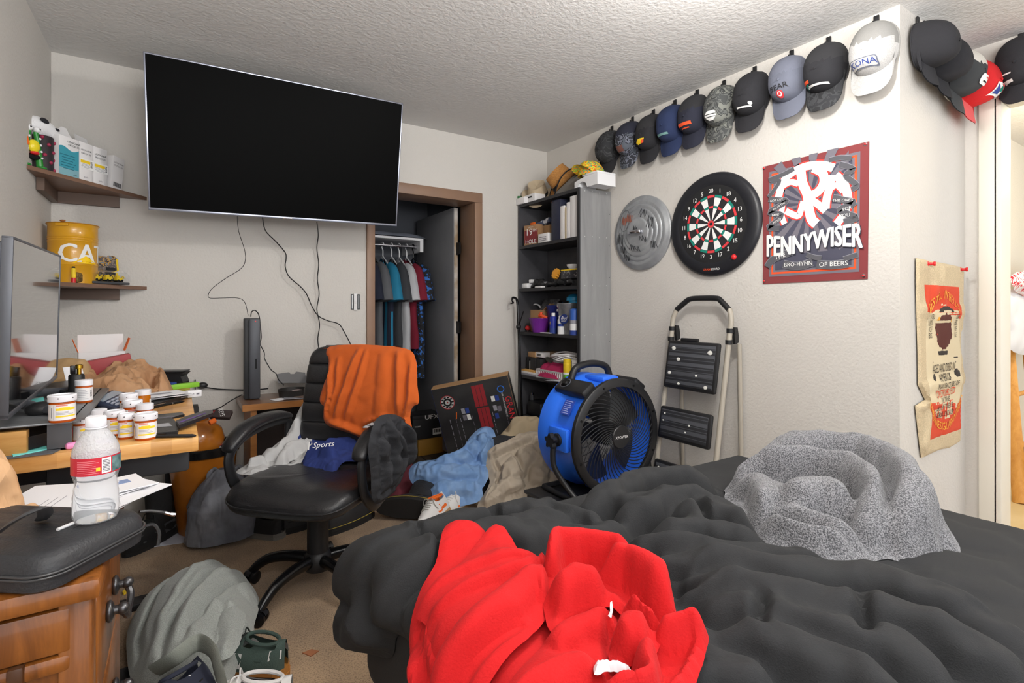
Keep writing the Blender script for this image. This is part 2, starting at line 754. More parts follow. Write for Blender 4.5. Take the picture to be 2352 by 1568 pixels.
def buckle(V, F, B, N, slack=1.1, it=120, bend=0.25, goal=0.012, seed=1, jit=0.002, sag=0.0003):
    """let a sheet that has more cloth than room wrinkle up by itself (edge lengths, bending, resting on what is below)"""
    V0 = V.copy()
    n = len(V)
    E = np.array(sorted({(min(f[i], f[(i + 1) % len(f)]), max(f[i], f[(i + 1) % len(f)])) for f in F for i in range(len(f))}))
    i, j = E[:, 0], E[:, 1]
    L = np.linalg.norm(V[i] - V[j], axis=1) * slack
    deg = np.bincount(np.concatenate([i, j]), minlength=n).astype(float)
    rs = np.random.RandomState(seed)
    V = V + N * (rs.rand(n)[:, None] * jit)

    def scat(D):
        out = np.empty((n, 3))
        for c in range(3):
            out[:, c] = np.bincount(i, D[:, c], n) - np.bincount(j, D[:, c], n)
        return out

    for k in range(it):
        V = V - np.array([0, 0, sag])
        d = V[i] - V[j]
        l = np.linalg.norm(d, axis=1) + 1e-9
        V = V + scat(d * ((L - l) / l * 0.5)[:, None]) / deg[:, None] * 1.5
        S = -scat(V[i] - V[j]) / deg[:, None]
        S2 = scat(S[i] - S[j]) / deg[:, None]
        V = V + S2 * bend * (0.6 if k > it * 0.85 else 1.0)
        V = V + (V0 - V) * goal
        h = ((V - B) * N).sum(1)
        V = V + N * np.maximum(0.003 - h, 0)[:, None]
    return V


class Plane:
    """a flat domain in the room: origin, two axes, normal; and pixels dropped on to it"""

    def __init__(self, o, ex, ey):
        self.o, self.ex, self.ey = Vector(o), Vector(ex).normalized(), Vector(ey).normalized()
        self.n = self.ex.cross(self.ey).normalized()

    def __call__(self, p, q, h=0.0):
        return self.o + self.ex * p + self.ey * q + self.n * h

    def px(self, u, v):
        w = atp(u, v, self.o, self.n) - self.o
        return (w.dot(self.ex), w.dot(self.ey))

    def pxs(self, l):
        return [self.px(u, v) for (u, v) in l]

    def rid(self, l):
        return [(self.pxs(r[0]),) + tuple(r[1:]) for r in l]


def zplane(z):
    return Plane((0, 0, z), (1, 0, 0), (0, 1, 0))
# ================================================================ the setting
YB, XR, XL, ZC = 3.4, 2.54, -0.522, 2.44      # back wall, right wall, left wall, ceiling
DX0, DX1, DZ = 1.107, 1.86, 1.955             # closet opening
YN, XN = 0.94, 3.29                           # wall with the sack, wall with the hall doorway

wallm = mat('painted_wall', (203, 199, 193), 0.75, bump=(80, 0.6, 4))
ceilm = mat('painted_ceiling', (218, 217, 215), 0.8, bump=(60, 0.8, 6))
hallm = mat('hall_wall', (222, 218, 208), 0.8, bump=(95, 0.3, 4))
trimw = mat('white_trim', (222, 218, 206), 0.5)
brown = mat('brown_trim', (134, 106, 88), 0.45, vary=(6, (142, 112, 90)))
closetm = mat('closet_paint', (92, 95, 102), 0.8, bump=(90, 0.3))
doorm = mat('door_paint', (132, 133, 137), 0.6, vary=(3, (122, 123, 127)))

carpet = mat('carpet', (150, 124, 98), 0.98, bump=(420, 1.0, 6), sheen=0.15)
nt, p = nodes_of(carpet)
tc = nt.nodes.new('ShaderNodeTexCoord')
n1 = nt.nodes.new('ShaderNodeTexNoise'); n1.inputs['Scale'].default_value = 3.2; n1.inputs['Detail'].default_value = 4
n2 = nt.nodes.new('ShaderNodeTexNoise'); n2.inputs['Scale'].default_value = 190; n2.inputs['Detail'].default_value = 4
r1 = nt.nodes.new('ShaderNodeValToRGB'); r1.color_ramp.elements[0].color = rgb(152, 126, 98); r1.color_ramp.elements[1].color = rgb(186, 156, 122)
r1.color_ramp.elements[0].position = 0.36; r1.color_ramp.elements[1].position = 0.62
r2 = nt.nodes.new('ShaderNodeValToRGB'); r2.color_ramp.elements[0].color = rgb(150, 140, 130); r2.color_ramp.elements[1].color = (1, 1, 1, 1)
r2.color_ramp.elements[0].position = 0.3; r2.color_ramp.elements[1].position = 0.55
mx = nt.nodes.new('ShaderNodeMix'); mx.data_type = 'RGBA'; mx.blend_type = 'MULTIPLY'; mx.inputs['Factor'].default_value = 0.75
nt.links.new(tc.outputs['Object'], n1.inputs['Vector']); nt.links.new(tc.outputs['Object'], n2.inputs['Vector'])
nt.links.new(n1.outputs['Fac'], r1.inputs['Fac']); nt.links.new(n2.outputs['Fac'], r2.inputs['Fac'])
nt.links.new(r1.outputs['Color'], mx.inputs[6]); nt.links.new(r2.outputs['Color'], mx.inputs[7])
nt.links.new(mx.outputs[2], p.inputs['Base Color'])


def struct(name, boxes, m, parent=None, bev=0, label=None):
    mb = MB()
    for (lo, hi) in boxes:
        mb.box([(a + b) / 2 for a, b in zip(lo, hi)], [b - a for a, b in zip(lo, hi)], m, bev)
    return mb.build(name, parent, label, kind='structure', auto=False)


struct('floor', [((-0.7, -1.7, -0.1), (3.4, YB + 0.12, 0.0))], carpet)
struct('floor_hall', [((3.4, -1.7, -0.1), (6.2, 3.5, 0.0))], mat('hall_floor', (206, 178, 128), 0.55, bump=(200, 0.3), vary=(4, (216, 190, 142))))
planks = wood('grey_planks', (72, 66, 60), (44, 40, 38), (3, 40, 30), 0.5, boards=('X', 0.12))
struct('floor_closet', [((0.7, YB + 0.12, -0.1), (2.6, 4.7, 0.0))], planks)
struct('ceiling', [((-0.7, -1.7, ZC), (6.2, 4.7, ZC + 0.1))], ceilm)
struct('wall_left', [((XL - 0.1, -1.7, 0), (XL, YB + 0.1, ZC))], wallm)
struct('wall_back', [((XL, YB, 0), (DX0 - 0.02, YB + 0.12, ZC)), ((DX1 + 0.02, YB, 0), (XR, YB + 0.12, ZC)),
                     ((DX0 - 0.02, YB, DZ + 0.02), (DX1 + 0.02, YB + 0.12, ZC))], wallm)
struct('wall_right', [((XR, YN, 0), (XR + 0.12, YB + 0.12, ZC)), ((XR + 0.12, YN, 0), (XN + 0.1, YN + 0.1, ZC))], wallm)
struct('wall_doorway', [((XN, 0.83, 0), (XN + 0.1, YN, ZC)), ((XN, -0.02, 2.17), (XN + 0.1, 0.83, ZC)), ((XN, -1.7, 0), (XN + 0.1, -0.02, ZC))], wallm)
struct('wall_hall', [((XN + 0.1, 1.24, 0), (6.2, 1.36, ZC)), ((6.1, -1.7, 0), (6.2, 1.24, ZC))], hallm)
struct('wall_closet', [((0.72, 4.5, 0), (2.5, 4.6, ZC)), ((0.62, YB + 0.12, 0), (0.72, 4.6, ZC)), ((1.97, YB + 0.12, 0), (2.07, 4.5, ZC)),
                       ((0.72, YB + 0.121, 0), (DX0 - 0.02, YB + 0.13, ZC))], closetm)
# brown casing and jamb round the closet opening
struct('trim_1', [((1.052, YB - 0.018, 0), (DX0, YB, DZ)), ((DX1, YB - 0.018, 0), (1.926, YB, DZ)), ((1.052, YB - 0.018, DZ), (1.926, YB, 2.028)),
                  ((DX0 - 0.02, YB, 0), (DX0, 3.62, DZ)), ((DX1, YB, 0), (DX1 + 0.02, 3.62, DZ)), ((DX0 - 0.02, YB, DZ), (DX1 + 0.02, 3.62, DZ + 0.02))], brown, bev=0.004)
# white casing of the hall doorway
struct('trim_2', [((XN - 0.02, 0.815, 0), (XN, 0.885, 2.24)), ((XN - 0.02, -0.08, 2.15), (XN, 0.815, 2.24)),
                  ((XN - 0.02, 0.80, 0), (XN + 0.12, 0.83, 2.17)), ((XN - 0.02, -0.02, 2.14), (XN + 0.12, 0.80, 2.17))], trimw, bev=0.005)
struct('baseboard_hall', [((XN + 0.1, 1.225, 0), (6.1, 1.24, 0.09))], mat('brown_base', (140, 112, 88), 0.5))
# the closet door, swung in
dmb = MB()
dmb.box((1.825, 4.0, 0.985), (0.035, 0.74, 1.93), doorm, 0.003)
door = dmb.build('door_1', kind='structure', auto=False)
e = MB(); e.box((1.826, 3.627, 0.985), (0.03, 0.004, 1.925), mat('raw_edge', (196, 192, 186), 0.7, vary=(9, (150, 128, 100))))
e.build('door_edge', door)
for zz in (1.63, 1.02, 0.3):
    h = MB()
    h.box((1.835, 3.60, zz), (0.012, 0.05, 0.09), mat('black_metal', (22, 22, 24), 0.4, 0.6))
    h.cyl((1.835, 3.618, zz - 0.048), (1.835, 3.618, zz + 0.048), 0.008, MATS['black_metal'], 8)
    h.build('hinge', door)
# ================================================================ bed with its heap of cloth
ZB = 0.60
BX0, BX1, BY1, BY0 = 0.374, 1.863, 1.247, -0.75
blacksheet = mat('black_sheet', (35, 36, 38), 0.9, bump=(500, 0.2))
bed = thing('bed', 'low double bed made up with a taut black fitted sheet', 'bed', ((BX0 + BX1) / 2, 0.25, 0))
mb = MB()


def mattress_top(X, Y):
    return 0.004 * perlin(X / 0.3, Y / 0.12, 4)


bm = bmesh.new()
bmesh.ops.create_cube(bm, size=1, matrix=Matrix.Translation(((BX0 + BX1) / 2, (BY0 + BY1) / 2, 0.44)) @ Matrix.Diagonal((BX1 - BX0, BY1 - BY0, 0.32, 1)))
bmesh.ops.bevel(bm, geom=bm.edges[:], offset=0.055, segments=4, profile=0.5, affect='EDGES')
mb.bm(bm, blacksheet)
mb.build('mattress', bed)
mb = MB()
pl = zplane(ZB)
cloth(mb, blacksheet, [(BX0 + 0.03, BY0 + 0.03), (BX1 - 0.03, BY0 + 0.03), (BX1 - 0.03, BY1 - 0.03), (BX0 + 0.03, BY1 - 0.03)], lambda p, q, h: pl(p, q, h - 0.003),
      pl.rid([([(1990, 1185), (2120, 1285), (2352, 1325)], 0.012, 0.06), ([(2030, 1165), (2200, 1230), (2352, 1255)], 0.008, 0.07), ([(2100, 1320), (2250, 1345), (2352, 1395)], 0.010, 0.05), ([(1350, 1130), (1500, 1095), (1640, 1060)], 0.006, 0.05)]),
      base=0.004, edge=0.03, res=0.014, noise=((0.25, 0.006),), wr=[(0.2, 0.05, 0.0012)], soft=False, warp=0.03, seed=17)
mb.build('fitted_sheet', bed)
mb = MB()
mb.box(((BX0 + BX1) / 2, 0.25, 0.19), (1.44, 1.94, 0.18), mat('bed_base', (30, 31, 34), 0.8), 0.01)
mb.build('bed_base', bed)
for x in (BX0 + 0.1, BX1 - 0.1):
    for y in (BY0 + 0.1, BY1 - 0.1):
        mb = MB()
        mb.cyl((x, y, 0), (x, y, 0.11), 0.025, MATS['bed_base'])
        mb.build('leg', bed)

RB = 0.055


def bedmap(p, q, h):
    """flat sheet coordinates wrapped over the bed's long edge"""
    x0 = BX0 + RB
    if p >= x0:
        return Vector((p, q, ZB + h))
    s = x0 - p
    if s < RB * PI / 2:
        a = s / RB
        return Vector((x0 - (RB + h) * math.sin(a), q, ZB - RB + (RB + h) * math.cos(a)))
    return Vector((x0 - RB - h, q, ZB - RB - (s - RB * PI / 2)))


bp = zplane(ZB + 0.04)
comf = mat('black_comforter', (33, 34, 36), 0.88, bump=(420, 0.25))
rid_gain = 1.1
wrinkle(comf, 6, 0.022, (0.7, 1.6, 1), 0.9)
ol = [(0.25, 1.255), (0.36, 1.285)] + bp.pxs([(1000, 1200), (1100, 1180), (1190, 1160), (1290, 1152), (1390, 1152), (1425, 1112), (1500, 1098), (1640, 1090), (1668, 1150),
      (1710, 1190), (1750, 1235), (1790, 1262), (1900, 1300), (1990, 1310), (2060, 1340), (2190, 1385), (2352, 1450), (2600, 1560)])
ol += [(1.05, -0.05), (0.6, -0.1), (0.36, 0.0), (0.355, 0.5), (0.352, 0.95), (0.27, 1.03), (0.235, 1.1), (0.225, 1.2)]
rid = bp.rid([
    ([(850, 1262), (1000, 1225), (1150, 1190), (1290, 1168)], 0.055, 0.055),
    ([(870, 1330), (960, 1300), (1100, 1260), (1230, 1220), (1320, 1190)], 0.06, 0.07),
    ([(1000, 1300), (1120, 1250), (1200, 1260), (1300, 1230)], 0.055, 0.05),
    ([(1180, 1210), (1260, 1180), (1330, 1200), (1400, 1230)], 0.05, 0.04),
    ([(1330, 1185), (1400, 1160), (1460, 1130), (1560, 1120), (1650, 1118)], 0.075, 0.055),
    ([(1390, 1150), (1440, 1175), (1500, 1165), (1560, 1180)], 0.06, 0.04),
    ([(1420, 1215), (1500, 1185), (1590, 1165), (1660, 1160)], 0.07, 0.055),
    ([(1560, 1215), (1640, 1190), (1700, 1215), (1735, 1240)], 0.065, 0.06),
    ([(1500, 1245), (1600, 1225), (1700, 1250), (1760, 1275)], 0.055, 0.05),
    ([(1440, 1250), (1560, 1265), (1700, 1290), (1850, 1300), (1960, 1315)], 0.05, 0.05),
    ([(1500, 1290), (1640, 1310), (1800, 1340), (1980, 1350), (2110, 1390), (2230, 1425), (2380, 1500)], 0.062, 0.06),
    ([(1560, 1345), (1700, 1370), (1840, 1405), (2000, 1430), (2150, 1470), (2352, 1540)], 0.06, 0.062),
    ([(1610, 1400), (1740, 1430), (1880, 1470), (2040, 1510), (2200, 1570)], 0.055, 0.055),
    ([(1640, 1470), (1780, 1500), (1930, 1550), (2100, 1620)], 0.05, 0.05),
    ([(1520, 1530), (1640, 1540), (1780, 1590)], 0.04, 0.045),
    ([(1960, 1330), (2060, 1365), (2180, 1400), (2300, 1450)], 0.04, 0.04),
    ([(1230, 1230), (1350, 1240), (1450, 1220)], 0.045, 0.045),
    ([(1740, 1400), (1760, 1440), (1740, 1490)], -0.014, 0.008),
    ([(1975, 1400), (1990, 1450), (1980, 1500)], -0.014, 0.008),
    ([(1410, 1290), (1520, 1330), (1600, 1360)], -0.012, 0.012),
    ([(950, 1230), (1010, 1280), (1000, 1340)], -0.012, 0.01),
    ([(1600, 1180), (1640, 1230)], -0.02, 0.012),
    ([(1120, 1190), (1160, 1240)], -0.018, 0.012),
]) + [([(0.25, 1.2), (0.3, 1.1), (0.36, 1.04)], 0.05, 0.07), ([(0.33, 1.23), (0.40, 1.1), (0.41, 0.98)], 0.05, 0.05),
      ([(0.40, 0.95), (0.42, 0.6), (0.42, 0.1)], 0.03, 0.05), ([(0.5, 0.9), (0.55, 0.7), (0.75, 0.45)], 0.03, 0.08)]
BED = HField(0.008, (0.0, -0.3), (320, 260))
mb = MB()
cloth(mb, comf, ol, bedmap, [(a, h * rid_gain if h > 0 else h * 2, w * 0.85) for a, h, w in rid], base=0.02, dome=0.010, edge=0.03, res=0.0095, noise=((0.11, 0.008),), seed=3,
      wr=[(-0.55, 0.06, 0.004)], put=BED, warp=0.02, relax=dict(slack=1.14, it=150, bend=0.10, goal=0.03))
cf = mb.build('comforter', label='rumpled black comforter heaped over the foot of the bed', cat='comforter')


def soften(o, lv=1):
    s = o.modifiers.new('soft', 'SUBSURF')
    s.levels = 0
    s.render_levels = lv
    return o


soften(cf)
# grey heathered blanket
BED.blur(2, 1)
gp = zplane(ZB + 0.02)
grey = heather('grey_fleece', (70, 71, 75), (138, 138, 142), 330, bump=0.9)
ol = gp.pxs([(1668, 1120), (1700, 1098), (1760, 1092), (1830, 1086), (1900, 1084), (1980, 1096), (2050, 1120), (2110, 1150), (2160, 1190), (2192, 1250), (2130, 1258), (2080, 1272),
             (2030, 1262), (1985, 1272), (1940, 1280), (1860, 1262), (1780, 1240), (1735, 1205), (1690, 1165)])
rid = gp.rid([
    ([(1720, 1112), (1800, 1100), (1900, 1098), (1990, 1112), (2065, 1155), (2095, 1215), (2060, 1262)], 0.15, 0.06),
    ([(1690, 1128), (1740, 1118), (1800, 1128), (1880, 1132), (1950, 1152), (2000, 1190), (2010, 1232), (1985, 1252)], 0.125, 0.04),
    ([(1690, 1130), (1740, 1150), (1770, 1175), (1745, 1200), (1710, 1190)], 0.08, 0.04),
    ([(1780, 1180), (1830, 1168), (1850, 1155)], 0.06, 0.035),
    ([(1790, 1205), (1850, 1195), (1900, 1195), (1950, 1225)], 0.10, 0.06),
    ([(1745, 1212), (1800, 1234), (1870, 1252), (1960, 1268)], 0.045, 0.022),
    ([(1760, 1200), (1830, 1222), (1910, 1244), (1980, 1264)], 0.055, 0.022),
    ([(2090, 1190), (2135, 1210), (2170, 1245)], 0.045, 0.05),
    ([(1850, 1172), (1900, 1158), (1950, 1185), (1972, 1215)], -0.05, 0.014),
    ([(2010, 1140), (2045, 1190), (2035, 1245)], -0.045, 0.010),
    ([(1700, 1118), (1800, 1112), (1920, 1116)], -0.03, 0.008),
])
mb = MB()
cloth(mb, grey, ol, bedmap, rid, base=0.02, dome=0.02, domew=0.16, edge=0.03, res=0.0095, noise=((0.13, 0.012),), seed=9, under=BED, warp=0.015, put=BED,
      relax=dict(slack=1.12, it=110, bend=0.10, goal=0.06))
soften(mb.build('blanket', label='grey heathered fleece blanket crumpled on the black sheet', cat='blanket'))

# red hooded sweatshirt: several overlapping panels
red = mat('red_fleece', (184, 12, 17), 0.92, bump=(300, 0.3, 3))
wrinkle(red, 7, 0.016, (1, 1, 1), 0.8)
wrinkle(grey, 7, 0.018, (1, 1, 1), 0.6)
hp = zplane(ZB + 0.13)
BED.blur(5, 2)
mb = MB()
lay = [0.010]


def hood_panel(px, rid=(), base=0.010, dome=0.010, seed=1, noise=((0.09, 0.004),), edge=0.012, lift=0.005, hz=0.13):
    hp = zplane(ZB + hz)
    lay[0] += lift
    z = lay[0]
    cloth(mb, red, hp.pxs(px), bedmap, [(a, h * 1.25, w * 0.9) for a, h, w in hp.rid(rid)], base=base, dome=dome, domew=0.06, edge=edge, res=0.0062,
          noise=noise, seed=seed, under=lambda X, Y: BED(X, Y) + z, warp=0.008, relax=dict(slack=1.06, it=80, bend=0.10, goal=0.09))


hood_panel([(1030, 1250), (1110, 1260), (1200, 1280), (1300, 1290), (1450, 1310), (1530, 1370), (1590, 1410), (1560, 1470), (1470, 1540), (1380, 1580), (1200, 1600), (1060, 1620), (975, 1600), (972, 1410), (1005, 1320)],
           seed=20, hz=0.10, lift=0.0, dome=0.0)
hood_panel([(1026, 1240), (1060, 1229), (1112, 1243), (1150, 1300), (1100, 1420), (1062, 1520), (1050, 1640), (955, 1640), (955, 1500), (958, 1405), (978, 1362), (1004, 1290)],
           [([(965, 1400), (990, 1420), (1000, 1500), (1000, 1620)], 0.02, 0.022), ([(1000, 1330), (1040, 1400), (1062, 1480)], -0.02, 0.008),
            ([(1020, 1370), (1050, 1450), (1058, 1560)], 0.022, 0.02)], seed=21, hz=0.075)
hood_panel([(1245, 1395), (1290, 1352), (1400, 1335), (1430, 1400), (1425, 1450), (1400, 1480), (1345, 1520), (1335, 1575), (1262, 1560), (1190, 1538), (1130, 1528), (1180, 1470)],
           [([(1150, 1525), (1230, 1500), (1330, 1485), (1395, 1470)], 0.03, 0.025), ([(1262, 1470), (1330, 1440), (1400, 1440)], -0.02, 0.012),
            ([(1260, 1400), (1330, 1370), (1410, 1352)], 0.02, 0.03), ([(1300, 1520), (1340, 1490), (1352, 1480)], 0.028, 0.014),
            ([(1390, 1350), (1405, 1400), (1420, 1445)], -0.02, 0.008)], seed=22, dome=0.02)
hood_panel([(1395, 1475), (1430, 1440), (1470, 1425), (1500, 1395), (1548, 1386), (1622, 1397), (1612, 1425), (1585, 1470), (1535, 1512), (1490, 1540), (1420, 1560), (1360, 1590), (1330, 1580), (1345, 1520)],
           [([(1500, 1402), (1560, 1402), (1618, 1400)], 0.03, 0.018), ([(1478, 1430), (1482, 1470), (1490, 1520), (1450, 1548), (1385, 1552)], 0.045, 0.022),
            ([(1400, 1500), (1440, 1500), (1475, 1520)], -0.03, 0.016), ([(1612, 1405), (1588, 1465), (1530, 1512)], 0.016, 0.012), ([(1500, 1440), (1550, 1430), (1600, 1420)], -0.012, 0.02)], seed=23, dome=0.012)
hood_panel([(1140, 1228), (1200, 1263), (1250, 1278), (1257, 1330), (1258, 1390), (1225, 1440), (1180, 1490), (1135, 1550), (1100, 1600), (1060, 1590), (1040, 1535), (1075, 1478), (1062, 1420), (1040, 1365), (1008, 1330), (1045, 1296)],
           [([(1020, 1325), (1100, 1310), (1180, 1290), (1245, 1290)], 0.012, 0.02), ([(1042, 1362), (1100, 1358), (1200, 1330), (1252, 1300)], 0.014, 0.014),
            ([(1075, 1470), (1130, 1430), (1200, 1380), (1250, 1330)], 0.022, 0.03), ([(1090, 1520), (1140, 1470), (1200, 1430)], -0.014, 0.01),
            ([(1250, 1290), (1256, 1340), (1252, 1392)], 0.022, 0.012)], seed=24, dome=0.018, hz=0.085)
hood_panel([(1246, 1290), (1256, 1258), (1285, 1238), (1345, 1233), (1400, 1238), (1450, 1252), (1500, 1280), (1536, 1312), (1546, 1350), (1552, 1398), (1525, 1402), (1490, 1385), (1430, 1352), (1400, 1338), (1330, 1352), (1275, 1378), (1256, 1345)],
           [([(1256, 1290), (1270, 1255), (1330, 1240), (1410, 1246), (1480, 1275)], 0.055, 0.024), ([(1290, 1268), (1340, 1275), (1400, 1285)], -0.045, 0.02),
            ([(1262, 1340), (1320, 1325), (1390, 1330)], 0.035, 0.03), ([(1365, 1300), (1430, 1318), (1490, 1362), (1545, 1392)], -0.035, 0.01),
            ([(1370, 1290), (1440, 1296), (1500, 1330), (1540, 1370)], 0.05, 0.03), ([(1440, 1350), (1480, 1372), (1515, 1396)], 0.03, 0.014)], seed=25, dome=0.012)
hood_panel([(1408, 1392), (1440, 1382), (1490, 1388), (1515, 1402), (1498, 1432), (1485, 1452), (1460, 1440), (1435, 1440), (1408, 1450)],
           [([(1412, 1420), (1450, 1402), (1490, 1410)], 0.03, 0.028)], seed=26, dome=0.02)
sw = soften(mb.build('hooded_sweatshirt', label='bright red hooded sweatshirt thrown over the black comforter', cat='sweatshirt'))
mb = MB()
wl = mat('white_label', (214, 214, 220), 0.7)
cloth(mb, wl, hp.pxs([(1364, 1486), (1380, 1474), (1410, 1471), (1435, 1474), (1452, 1484), (1425, 1488), (1395, 1493), (1368, 1508)]), bedmap, (), base=0.006, edge=0.004, res=0.004, under=lambda X, Y: BED(X, Y) + 0.06, noise=((0.03, 0.006),))
mb.build('neck_label', sw, 'white care label inside the collar')
mb = MB()
cloth(mb, wl, hp.pxs([(1401, 1343), (1406, 1343), (1408, 1355), (1404, 1366), (1396, 1362), (1401, 1356)]), bedmap, (), base=0.002, edge=0.002, res=0.003, under=lambda X, Y: BED(X, Y) + 0.05, noise=(), soft=False)
mb.build('printed_letter', sw, 'white printed letter on the chest')
# ================================================================ large furniture
blackp = mat('black_plastic', (28, 28, 30), 0.45, bump=(300, 0.08))
blackg = mat('black_gloss', (16, 16, 18), 0.22)
leather = mat('black_leather', (36, 36, 38), 0.34, bump=(160, 0.25, 4))
chrome = mat('chrome', (200, 200, 205), 0.18, 1.0)
greym = mat('grey_metal', (92, 94, 98), 0.4, 0.7)
white = mat('white_plastic', (226, 226, 228), 0.4)
paper = mat('white_paper', (226, 226, 230), 0.85)
blackm = MATS['black_metal']

# ---- office chair
CH = thing('office_chair', 'worn black leather office chair on casters in the middle of the carpet', 'chair', (0.5, 2.28, 0), R(-45))
for k in range(5):
    a = R(70 + 45 + 72 * k)
    c, s = math.cos(a), math.sin(a)
    mb = MB(Matrix.Rotation(a, 4, 'Z'))
    pts = smoothpath([(0.02, 0, 0.115), (0.12, 0, 0.122), (0.21, 0, 0.108), (0.265, 0, 0.075), (0.29, 0, 0.052)], 5)
    mb.tube(pts, [(0.026 - 0.010 * i / 20, 0.022 - 0.006 * i / 20) for i in range(21)], blackg, 12, flat=(0, 0, 1))
    leg = mb.build('leg', CH, world=False)
    mb = MB(Matrix.Rotation(a, 4, 'Z') @ T(0.292, 0, 0.026, R(35 + 40 * k)))
    for sx in (-1, 1):
        mb.tube([(0, 0.006 * sx, 0), (0, 0.010 * sx, 0), (0, 0.024 * sx, 0), (0, 0.027 * sx, 0)], [0.018, 0.026, 0.026, 0.019], blackg, 20)
    mb.lathe([(0.029, -0.012), (0.029, 0.012)], blackp, 14, M=T(0, 0, 0.002, 0, R(90)), a0=R(20), a1=R(160))
    mb.cyl((0, 0, 0.01), (0, 0, 0.036), 0.006, blackm)
    mb.build('caster', leg, world=False)
mb = MB(); mb.lathe([(0.05, 0.075), (0.055, 0.09), (0.055, 0.135), (0.042, 0.15)], blackp, 24); mb.build('hub', CH, world=False)
mb = MB(); mb.lathe([(0.043, 0.14), (0.043, 0.285), (0.036, 0.287), (0.030, 0.288), (0.030, 0.315), (0.02, 0.318)], blackp, 24)
mb.build('column_cover', CH, world=False)
mb = MB(); mb.cyl((0, 0, 0.31), (0, 0, 0.40), 0.012, chrome); mb.build('gas_lift', CH, world=False)
mb = MB(); mb.box((0, 0.02, 0.375), (0.16, 0.22, 0.035), blackm, 0.008); mb.cyl((-0.055, 0.0, 0.29), (-0.055, 0.0, 0.36), 0.034, blackp, 18)
mb.build('tilt_mechanism', CH, world=False)


def cushion(nx, ny, fn, m, mb):
    mb.grid(fn, nx, ny, m)


mb = MB()


def seat_fn(u, v):
    th, ph = 2 * PI * u, PI * (v - 0.5)
    ce, se = math.cos(th), math.sin(th)
    e = 0.42
    x = 0.268 * math.copysign(abs(ce) ** e, ce) * math.cos(ph) ** 0.45
    y = 0.262 * math.copysign(abs(se) ** e, se) * math.cos(ph) ** 0.45
    z = 0.058 * math.copysign(abs(math.sin(ph)) ** 0.8, math.sin(ph))
    w = 0.006 * float(perlin(x * 14, y * 22, 3)) * (1 if z > 0 else 0)
    if y < -0.12:
        z -= (y + 0.12) ** 2 * 1.3
    if z > 0:
        z += 0.02 * (x / 0.27) ** 2 - 0.012
    return Vector((x, y - 0.02, 0.438 + z + w))


mb.grid(seat_fn, 56, 26, leather)
mb.tube([Vector((0.27 * math.copysign(abs(math.cos(t)) ** 0.42, math.cos(t)), 0.264 * math.copysign(abs(math.sin(t)) ** 0.42, math.sin(t)) - 0.02,
        0.443 - (max(0, -0.12 - 0.264 * math.copysign(abs(math.sin(t)) ** 0.42, math.sin(t))) ** 2) * 1.3)) for t in [2 * PI * i / 64 for i in range(64)]], 0.004, leather, 6, closed=True)
mb.build('seat', CH, world=False)

SEG = 6


def back_fn(u, v):
    th = 2 * PI * u
    z = 0.46 + 0.53 * v
    ce, se = math.cos(th), math.sin(th)
    hw = 0.235 - 0.012 * v
    endf = (1 - (2 * v - 1) ** 12) ** 0.5 if 0 < v < 1 else 0.0
    x = hw * math.copysign(abs(ce) ** 0.35, ce) * (0.55 + 0.45 * endf if endf < 1 else 1) * (1 if 0.02 < v < 0.98 else 0.94)
    seam = abs(math.sin(PI * v * SEG)) ** 0.35
    dpt = (0.040 + 0.014 * seam) * (0.25 + 0.75 * endf)
    y = dpt * math.copysign(abs(se) ** 0.7, se)
    return Vector((x, 0.262 + 0.10 * (v - 0.2) * v + y + 0.03 * (x / 0.24) ** 2 * -1, z))


mb = MB(); mb.grid(back_fn, 48, 84, leather)
mb.box((0, 0.262, 0.46), (0.40, 0.05, 0.01), leather, 0.004); mb.box((0, 0.342, 0.984), (0.34, 0.02, 0.006), leather, 0.002)
mb.build('backrest', CH, world=False)
mb = MB(); mb.tube(smoothpath([(0, 0.05, 0.37), (0, 0.25, 0.37), (0, 0.32, 0.45), (0, 0.325, 0.62)], 5), [(0.03, 0.008)] * 16, blackm, 10)
mb.build('back_bracket', CH, world=False)
peel = mat('peeled_leather', (168, 166, 168), 0.8, vary=(30, (60, 56, 56), 0.45, 0.5))
for sx in (-1, 1):
    x = 0.285 * sx
    mb = MB()
    loop = smoothpath([(x, 0.19, 0.655), (x, 0.05, 0.66), (x, -0.10, 0.635), (x * 1.02, -0.165, 0.57), (x * 1.01, -0.14, 0.46), (x, -0.06, 0.385), (x * 0.92, 0.05, 0.37), (x, 0.13, 0.42), (x, 0.19, 0.52), (x, 0.205, 0.62), (x, 0.19, 0.655)], 6)
    mb.tube(loop[:-1], [(0.015, 0.024)] * (len(loop) - 1), blackp, 10, closed=True, flat=(1, 0, 0))
    arm = mb.build('armrest', CH, world=False)
    mb = MB()
    pad = smoothpath([(x, 0.215, 0.660), (x, 0.13, 0.680), (x, 0.02, 0.684), (x, -0.08, 0.668), (x, -0.155, 0.628), (x, -0.185, 0.595)], 6)
    k = len(pad)
    mb.tube(pad, [(0.006 + 0.019 * math.sin(PI * min(1, max(0.0, i / (k - 1)))) ** 0.4, 0.010 + 0.030 * math.sin(PI * i / (k - 1)) ** 0.35) for i in range(k)], leather, 14, flat=(0, 0, 1))
    if sx > 0:
        mb.box((x - 0.014, -0.02, 0.703), (0.022, 0.17, 0.006), peel, 0.003)
    mb.build('arm_pad', arm, world=False)

